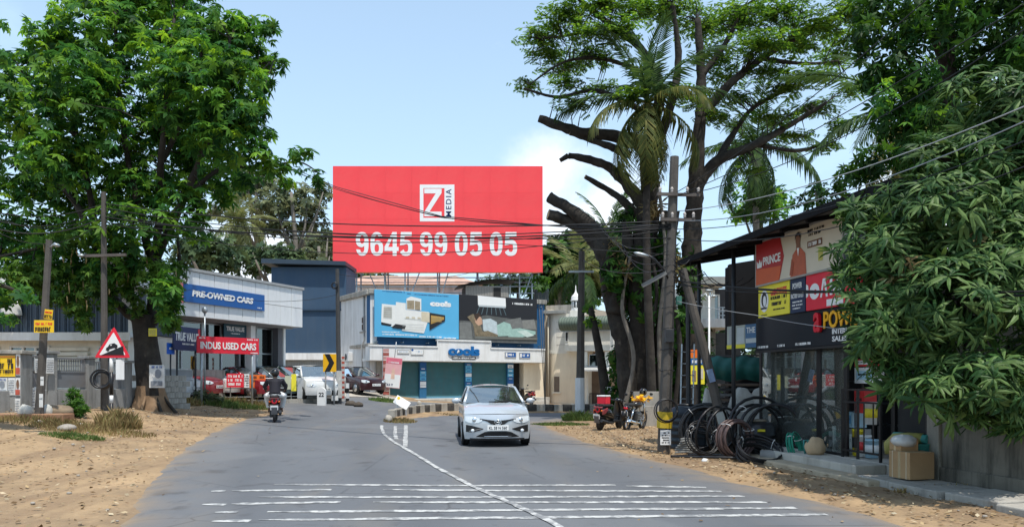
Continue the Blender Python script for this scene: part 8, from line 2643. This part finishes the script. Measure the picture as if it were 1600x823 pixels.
lotcar('maroon red car parked behind the sheet metal gate', 276, 34.0, 80, paint('maroon_red', (.32, .03, .04)), 'sedan', L=4.1, W=1.66, H=1.48)
lotcar('white sedan end showing at the left of the gate behind the big tree', 236, 31.6, 80, paint('white3', (.66, .67, .68), .0), 'sedan', L=4.1, W=1.66, H=1.46)
lotcar('pale grey car behind the white SUV at the lot end', 520, 44, 10, paint('pale_grey', (.45, .47, .48)), 'hatch', L=3.8, W=1.66, H=1.5)
g = GX(560, 43.2)
car('parked_car', 'dark maroon hatchback standing on the side road by the shop corner', (g.x, g.y, g.z + .03), R(42), col=paint('dark_maroon', (.05, .012, .016)), style='hatch', L=3.75, W=1.66, H=1.52, detail=False, plate='KL 17 J 2')
def scooter(name, label, loc, rz, bodyc, tailc, lean=0.0, group=None):
 t = thing(name, label, 'scooter', loc, rz, group)
 t.rotation_euler = (0, lean, rz)
 for wy in (-.62, .62):
  w = MB().lathe([(.13, -.045), (.19, -.05), (.225, -.02), (.225, .02), (.19, .05), (.13, .045)], (0, wy, .225), 20, axis='X').build('wheel', tyre_m, t)
  MB().lathe([(.13, -.04), (.13, .04)], (0, wy, .225), 14, axis='X').build('rim', dark_metal, w)
 rows = []
 for (y, w, z0, z1) in ((-.88, .05, .66, .76), (-.80, .12, .56, .80), (-.62, .19, .46, .80), (-.35, .21, .40, .78), (-.10, .17, .34, .72), (.05, .12, .28, .5)):
  rows.append([(w * math.sin(a) * (1.0 if math.cos(a) < .3 else .9), y, (z0 + z1) / 2 - (z1 - z0) / 2 * math.cos(a)) for a in np.linspace(0, 2 * PI, 15)[:-1]])
 MB().grid(rows, 0, True, True).add(rows[0], [list(range(14))]).build('tail_body', bodyc, t)
 MB().lathe([(.07, -.015), (.1, 0), (.07, .015)], (0, -.86, .70), 12, axis='Y').build('tail_light', red_print, t)
 MB().box((0, -.84, .785), (.3, .12, .05)).build('tail_cowl', tailc, t, .02)
 for s in (-1, 1):
  MB().box((s * .17, -.66, .66), (.035, .34, .16), 0, 0, Matrix.Rotation(.25, 3, 'X')).build('side_panel', tailc, t, .015)
  MB().ell((s * .14, -.83, .68), (.04, .03, .03), 8, 6).build('indicator', orange_print, t)
 MB().box((0, -.45, .83), (.30, .74, .09)).build('seat', black_dull, t, .04)
 MB().tube([(-.13, -.6, .84), (-.12, -.9, .9), (.12, -.9, .9), (.13, -.6, .84)], .014, 6).build('grab_rail', dark_metal, t)
 MB().box((0, -.90, .48), (.24, .015, .15), 0, 0, Matrix.Rotation(.2, 3, 'X')).build('number_plate', white_print, t, .003)
 MB().box((0, -.87, .38), (.2, .03, .26), 0, 0, Matrix.Rotation(.3, 3, 'X')).build('mudguard', mat('mud_grey', (.12, .12, .125), .5, .2, 5), t, .02)
 MB().tube([(.14, .0, .25), (.17, -.4, .27), (.18, -.86, .36)], [.03, .05, .055], 10).build('exhaust', dark_metal, t)
 MB().box((-.1, -.4, .26), (.12, .5, .2)).build('engine_case', dark_metal, t, .03)
 MB().box((0, .22, .29), (.34, .46, .06)).build('footboard', black_paint, t, .015)
 rows = [[(u * w, y + .06 * u * u, z) for u in np.linspace(-1, 1, 9)] for (z, y, w) in ((.28, .44, .17), (.5, .47, .21), (.75, .43, .19), (.92, .36, .12))]
 b = MB().grid(rows); b.grid([[(p[0], p[1] + .09, p[2]) for p in r[::-1]] for r in rows])
 b.build('front_shield', bodyc, t)
 MB().box((0, .62, .46), (.13, .44, .05)).build('front_mudguard', bodyc, t, .02)
 MB().tube([(0, .62, .22), (0, .42, .95)], .03, 8).build('fork', dark_metal, t)
 MB().tube([(-.34, .30, 1.0), (-.12, .40, .98), (.12, .40, .98), (.34, .30, 1.0)], .016, 7).build('handlebar', dark_metal, t)
 MB().ell((0, .44, .98), (.13, .1, .09), 12, 8).build('head_cowl', bodyc, t)
 for s in (-1, 1):
  MB().cyl((s * .24, .35, 1.0), (s * .35, .30, 1.0), .02, n=8).build('grip', rubber, t)
  m_ = MB().ell((s * .33, .36, 1.22), (.065, .02, .045), 10, 6).build('mirror', black_paint, t)
  MB().tube([(s * .22, .36, 1.0), (s * .32, .36, 1.19)], .008, 5).build('mirror_stem', dark_metal, m_)
 for s in (-1, 1):
  MB().tube([(s * .05, -.1, .22), (s * .26, -.18, .2)], .012, 5).build('foot_peg', dark_metal, t)
 return t
maroon = paint('maroon', (.12, .022, .022))
blackp = paint('black', (.012, .012, .014))
gr = G(421, 661)
RZ = R(15)
sc = scooter('scooter', 'dark red and black scooter ridden away along the left lane', (gr.x, gr.y + .6, gr.z + .035), RZ, blackp, maroon)
sc.scale = (.96, .96, .96)
def blob(parts, name, m, parent, voxel=.018, smooth=4):
 """one continuous skin grown over limbs and volumes"""
 b = MB()
 for p in parts:
  if p[0] == 't': b.tube(p[1], p[2], 12)
  else: b.ell(p[1], p[2], 14, 10, 0, p[3] if len(p) > 3 else None)
 me = bpy.data.meshes.new(name)
 me.from_pydata(b.v, [], b.f)
 o = bpy.data.objects.new(name, me); COL.objects.link(o)
 r = o.modifiers.new('r', 'REMESH'); r.mode = 'VOXEL'; r.voxel_size = voxel
 s = o.modifiers.new('s', 'SMOOTH'); s.factor = .5; s.iterations = smooth
 me2 = bpy.data.meshes.new_from_object(o.evaluated_get(bpy.context.evaluated_depsgraph_get()))
 bpy.data.objects.remove(o)
 me2.name = name
 me2.materials.clear(); me2.materials.append(m)
 me2.polygons.foreach_set('use_smooth', np.ones(len(me2.polygons), bool))
 o = bpy.data.objects.new(name, me2); COL.objects.link(o)
 if parent: o.parent = parent
 return o
skin = mat('skin_brown', (.22, .11, .065), .6, .1, 8)
jk = mat('jacket_navy_black', (.014, .013, .02), .8, .3, 6, .3, 30)
wh = mat('white_cotton', (.70, .70, .69), .9, .06, 6, .3, 18)
def V3(x, y, z): return Vector((x, y, z))
hip, chest, neck = V3(0, -.36, .93), V3(0, -.24, 1.28), V3(0, -.18, 1.44)
def arm(s): return [V3(s * .20, -.20, 1.39), V3(s * .34, -.08, 1.17), V3(s * .32, .22, 1.05)]
def leg(s): return [V3(s * .10, -.36, .90), V3(s * .27, .08, .86), V3(s * .20, .16, .40)]
body = [('t', [hip, V3(0, -.31, 1.08), chest, neck], [.15, .14, .15, .06]), ('e', V3(0, -.24, 1.30), (.19, .11, .14)), ('t', [neck, V3(0, -.16, 1.52)], [.06, .055]), ('e', V3(0, -.13, 1.60), (.078, .098, .12)), ('e', V3(0, -.03, 1.585), (.016, .025, .02)), ('e', V3(.08, -.13, 1.595), (.015, .025, .03)), ('e', V3(-.08, -.13, 1.595), (.015, .025, .03))]
for s in (-1, 1):
 a = arm(s)
 body += [('t', a, [.058, .045, .03]), ('e', V3(s * .315, .265, 1.03), (.038, .045, .02))]
 for k in range(4):
  x = s * (.29 + .018 * k)
  body.append(('t', [V3(x, .29, 1.03), V3(x, .335, 1.025), V3(x + .002 * k, .335, .985 + .004 * k), V3(x, .30, .975)], [.010, .010, .009, .008]))
 body.append(('t', [V3(s * .285, .25, 1.025), V3(s * .265, .28, .99), V3(s * .275, .31, .98)], [.012, .011, .009]))
 l = leg(s)
 body += [('t', l, [.085, .06, .042]), ('t', [V3(s * .20, .14, .36), V3(s * .20, .27, .345)], [.045, .035])]
rider = blob(body, 'person', skin, None, .0105, 2)
rider.location = sc.location; rider.rotation_euler = sc.rotation_euler; rider.scale = (.96, .96, .96)
tag(rider, 'rider seen from behind in dark jacket, pale trousers and black helmet', 'person')
jp = [('t', [V3(0, -.38, .90), V3(0, -.33, 1.06), V3(0, -.25, 1.28), V3(0, -.2, 1.42)], [.185, .18, .185, .085]), ('e', V3(0, -.25, 1.31), (.235, .145, .145)), ('e', V3(0, -.38, .93), (.21, .15, .09))]
for s in (-1, 1):
 a = arm(s)
 jp.append(('t', [a[0], a[1], a[1].lerp(a[2], .85)], [.088, .072, .052]))
blob(jp, 'jacket', jk, rider, .016, 4)
tp_ = [('e', V3(0, -.34, .89), (.21, .2, .10))]
for s in (-1, 1):
 l = leg(s)
 tp_.append(('t', [l[0], l[1], l[1].lerp(l[2], .88)], [.125, .112, .085]))
 tp_.append(('e', V3(s * .23, -.14, .86), (.11, .22, .10)))
blob(tp_, 'trousers', wh, rider, .016, 4)
hb_ = MB().ell((0, -.14, 1.62), (.135, .16, .15), 18, 12)
hb_.build('helmet', mat('helmet_black', (.012, .012, .013), .25, .1, 6, coat=.5), rider)
MB().grid([[(.137 * math.sin(a), -.14 + .165 * math.cos(a), 1.57 + .11 * k) for a in np.linspace(-1.0, 1.0, 9)] for k in (0, 1)]).build('visor', glass_dark, rider)
for s in (-1, 1):
 MB().box((s * .20, .24, .335), (.085, .22, .05)).build('shoe', black_dull, rider, .02)
MB().box((-.37, .08, 1.16), (.05, .1, .16), 0, 0, Matrix.Rotation(.4, 3, 'X')).build('sleeve_patch', wh, rider, .015)
gs = G(955, 672)
s2 = scooter('scooter', 'black and red scooter parked on the dirt with a red and white box', (gs.x, gs.y + .45, gs.z), R(-38), blackp, paint('dusty_red', (.35, .06, .07), .1), R(5))
bx_t = thing('delivery_box', 'red and white box strapped on the parked scooter seat', 'box', (gs.x - .22, gs.y + .25, gs.z + .86), R(-38))
MB().box((0, 0, .13), (.34, .30, .26)).build('body', red_print, bx_t, .02)
MB().box((0, 0, .28), (.36, .32, .05)).build('lid', white_print, bx_t, .015)
dup(s2, GX(822, 47.5), R(30), 'tiny dark scooter standing by the dark doorway of the corner shop')
def motorcycle(label, loc, rz):
 t = thing('motorcycle', label, 'motorcycle', loc, rz)
 t.rotation_euler = (0, R(6), rz)
 for wy in (-.66, .66):
  w = MB().tube([(0, wy + .27 * math.cos(a), .30 + .27 * math.sin(a)) for a in np.linspace(0, 2 * PI, 25)[:-1]], .048, 8, 0, False, True).build('wheel', tyre_m, t)
  sp = MB().lathe([(.05, -.06), (.05, .06)], (0, wy, .30), 10, axis='X')
  for k in range(6):
   a = k * PI / 3
   sp.bar((0, wy, .3), (0, wy + .24 * math.cos(a), .3 + .24 * math.sin(a)), .03, .02)
  sp.build('rim', rim_m, w)
 MB().ell((0, .08, .86), (.15, .27, .13), 14, 10).build('fuel_tank', blackp, t)
 MB().box((0, -.42, .86), (.26, .72, .09)).build('seat', black_dull, t, .04)
 MB().ell((0, -.72, .78), (.12, .22, .10), 12, 8).build('tail_body', blackp, t)
 MB().ell((0, -.9, .76), (.08, .04, .045), 10, 6).build('tail_light', red_print, t)
 MB().box((0, -.94, .58), (.22, .015, .15), 0, 0, Matrix.Rotation(.25, 3, 'X')).build('number_plate', white_print, t, .003)
 MB().tube([(0, -.95 - .0, .66), (0, -.97, .5), (0, -.9, .38)], [.09, .1, .08], 8).build('mudguard', black_paint, t)
 MB().box((0, 0, .46), (.24, .42, .32)).build('engine', dark_metal, t, .05)
 b = MB()
 for k in range(4): b.bx(-.14, .14, -.1, .22, .36 + .06 * k, .375 + .06 * k)
 b.build('cooling_fins', steel, t)
 MB().tube([(.1, .2, .4), (.16, 0, .24), (.19, -.5, .3), (.2, -.95, .38)], [.025, .03, .05, .045], 10).build('exhaust', chrome, t)
 MB().tube([(0, .38, .92), (0, 0, .7), (0, -.4, .66), (0, -.8, .72)], .03, 7).build('frame', dark_metal, t)
 for s in (-1, 1):
  MB().cyl((s * .08, .66, .30), (s * .08, .38, 1.0), .025, n=8).build('fork', chrome, t)
  MB().cyl((s * .11, -.66, .32), (s * .11, -.5, .74), .03, n=8).build('shock', chrome, t)
  MB().cyl((s * .26, .26, 1.06), (s * .38, .2, 1.05), .02, n=8).build('grip', rubber, t)
  m_ = MB().ell((s * .36, .3, 1.24), (.06, .02, .045), 10, 6).build('mirror', black_paint, t)
  MB().tube([(s * .25, .3, 1.05), (s * .34, .3, 1.21)], .008, 5).build('mirror_stem', dark_metal, m_)
 MB().tube([(-.38, .2, 1.05), (-.12, .34, 1.03), (.12, .34, 1.03), (.38, .2, 1.05)], .015, 7).build('handlebar', chrome, t)
 MB().lathe([(.05, -.09), (.1, -.03), (.105, .05), (.09, .07)], (0, .46, .93), 14, axis='Y').build('headlight', black_paint, t)
 MB().box((0, .66, .60), (.12, .46, .03)).build('front_mudguard', blackp, t, .012)
 return t
gm = G(994, 672)
motorcycle('black motorcycle parked right of the red boxed scooter', (gm.x, gm.y + .4, gm.z), R(-32))
hp = (gm.x + .34, gm.y + .62, gm.z + 1.27)
o = thing('helmet', 'black helmet hung on the handlebar of the parked motorcycle', 'helmet', hp)
MB().ell((0, 0, 0), (.13, .15, .135), 16, 10).build('shell', mat('helmet_black', (.012, .012, .013), .25), o)
MB().grid([[(.134 * math.sin(a), -.152 * math.cos(a), -.05 + .09 * k) for a in np.linspace(-1, 1, 9)] for k in (0, 1)]).build('visor', glass_dark, o)
rq = np.random.default_rng(9)
Cc = np.array([gm.x + .22, gm.y + .5, gm.z + 1.06]) + rq.normal(size=(60, 3)) * np.array([.16, .12, .05])
V, F = scatter(Cc, np.array([[0, -.3, 1.0]]) + rq.normal(size=(60, 3)) * .6, rq.uniform(.05, .1, 60), SPRAY5, rq)
tag(npmesh('garland', V, F, leafmat('marigold', [(.55, .28, .01), (.75, .45, .02), (.6, .4, .04)], .2)), 'yellow orange flower garland on the motorcycle handlebar', 'garland', None, 'stuff')
# ================================================================== OVERHEAD CABLES
cab_m = mat('cable_black', (.012, .012, .013), .6, .2, 5)
cab_g = mat('cable_grey', (.30, .31, .32), .5, .1, 5)
def cable(P, sag, r, label, m=cab_m, group=None):
 pts = []
 for i in range(len(P) - 1):
  a, c = Vector(P[i]), Vector(P[i + 1])
  for k in range(14):
   f = k / 14
   p = a.lerp(c, f)
   p.z -= sag * 4 * f * (1 - f)
   pts.append(p)
 pts.append(Vector(P[-1]))
 o = MB().tube(pts, r, 5).build('cable', m)
 tag(o, label, 'cable', group)
 return o
def PX3(px, py, Y): return WP(px, py, Y)
MPt = lambda py, dx=0: PX3(1048 + dx, py, 17.5)
for i, (l, r_, sg, rad, lab) in enumerate([((-40, 322, 23), (345, 17.5), .35, .016, 'topmost cable of the bundle crossing the road in front of the hoarding'), ((-40, 330, 23), (350, 17.5), .5, .014, 'second cable of the bundle crossing the road'), ((-40, 318, 24), (352, 17.5), .62, .013, 'third cable of the bundle crossing the road'), ((-40, 346, 22), (356, 17.5), .42, .018, 'thick lowest cable of the bundle crossing the road'), ((-40, 338, 23), (358, 17.5), .75, .010, 'thin sagging cable of the bundle crossing the road')]):
 cable([PX3(*l), PX3(163, 318 + 7 * i, 23), MPt(r_[0])], sg, rad, lab)
cable([PX3(163, 352, 23), MPt(372)], .15, .012, 'single cable crossing the phone number on the hoarding')
cable([PX3(163, 348, 23), MPt(398)], -.05, .009, 'thin straight cable below the phone number, right half')
for i, (sg, rad, lab) in enumerate([(.0, .016, 'black cable sloping down across the hoarding from its upper left edge'), (.18, .013, 'second twisted cable sloping across the hoarding beside the first'), (.1, .010, 'thin third cable of the pair sloping across the hoarding')]):
 cable([PX3(400, 238 + i, 40), PX3(525, 292 + 2 * i, 34), PX3(690, 338 + i, 26), PX3(850, 352, 21), MPt(352 + 2 * i)], sg * .3, rad, lab)
for i, (y0, px, y1, Y1, sg, m, lab) in enumerate([(330, 1640, 150, 9, .25, cab_g, 'pale cable rising from the pole across the leafy tree, uppermost of the fan'), (345, 1640, 172, 9, .35, cab_g, 'pale cable just under the uppermost of the fan'), (358, 1640, 205, 9, .3, cab_m, 'dark cable of the fan rising across the leafy tree'), (372, 1640, 245, 9, .4, cab_m, 'lower dark cable of the fan across the leafy tree'), (306, 1640, -20, 10, .2, cab_m, 'steep cable from the pole crossarm to the upper right corner'), (306, 1640, 20, 10, .4, cab_m, 'second steep cable from the crossarm to the upper right'), (300, 1480, -30, 11, .2, cab_m, 'steepest cable leaving over the palm to the top edge')]):
 cable([MPt(y0, 10), PX3(px, y1, Y1)], sg, .009, lab, m)
for i, (y0, sg, rad, lab) in enumerate([(448, .05, .014, 'thick cable running level from the pole past the shop banners'), (452, .10, .011, 'thinner cable sagging under the level one past the shop banners'), (455, .02, .009, 'third level cable past the shop banners')]):
 cable([MPt(y0 - 10, 6), PX3(1300, 455 + i, 12.5), PX3(1660, 452 + 4 * i, 9.2)], sg, rad, lab)
cable([MPt(470, 8), PX3(1180, 492, 15.5), PX3(1300, 512, 13.0), PX3(1380, 520, 12)], .02, .007, 'thin pale wire drooping in front of the black fascia', cab_g)
for i in range(5):
 p = MPt(395 + 9 * i, 4)
 q = PX3(1095 + 22 * i, 452 - 6 * i, 18.5)
 cable([p, p.lerp(q, .5) + Vector((0, -.2, .25 - .12 * i)), q], .18, .010, ['uppermost', 'second', 'middle', 'fourth', 'lowest'][i] + ' of the loose tangled cables between the pole and shop roof', cab_m, 'tangled cables by the pole')
for i in range(4):
 p = MPt(380 + 12 * i, -4)
 q = PX3(930 + 14 * i, 345 + 12 * i, 30)
 cable([p, q], .5, .010, ['highest', 'second highest', 'third highest', 'lowest'][i] + ' of the cables running back past the pruned tree', cab_m, 'cables running back past the pruned tree')
cable([PX3(527, 428, 37), PX3(740, 425, 40), PX3(909, 410, 33.8)], .35, .012, 'cable strung from the corner pole past the foot of the hoarding')
cable([PX3(909, 405, 33.8), MPt(420)], .3, .012, 'cable from the white based pole to the roadside pole')
cable([PX3(200, 400, 24), PX3(300, 452, 30), PX3(527, 460, 37)], .4, .010, 'thin cable drooping over the used car showroom fascia')
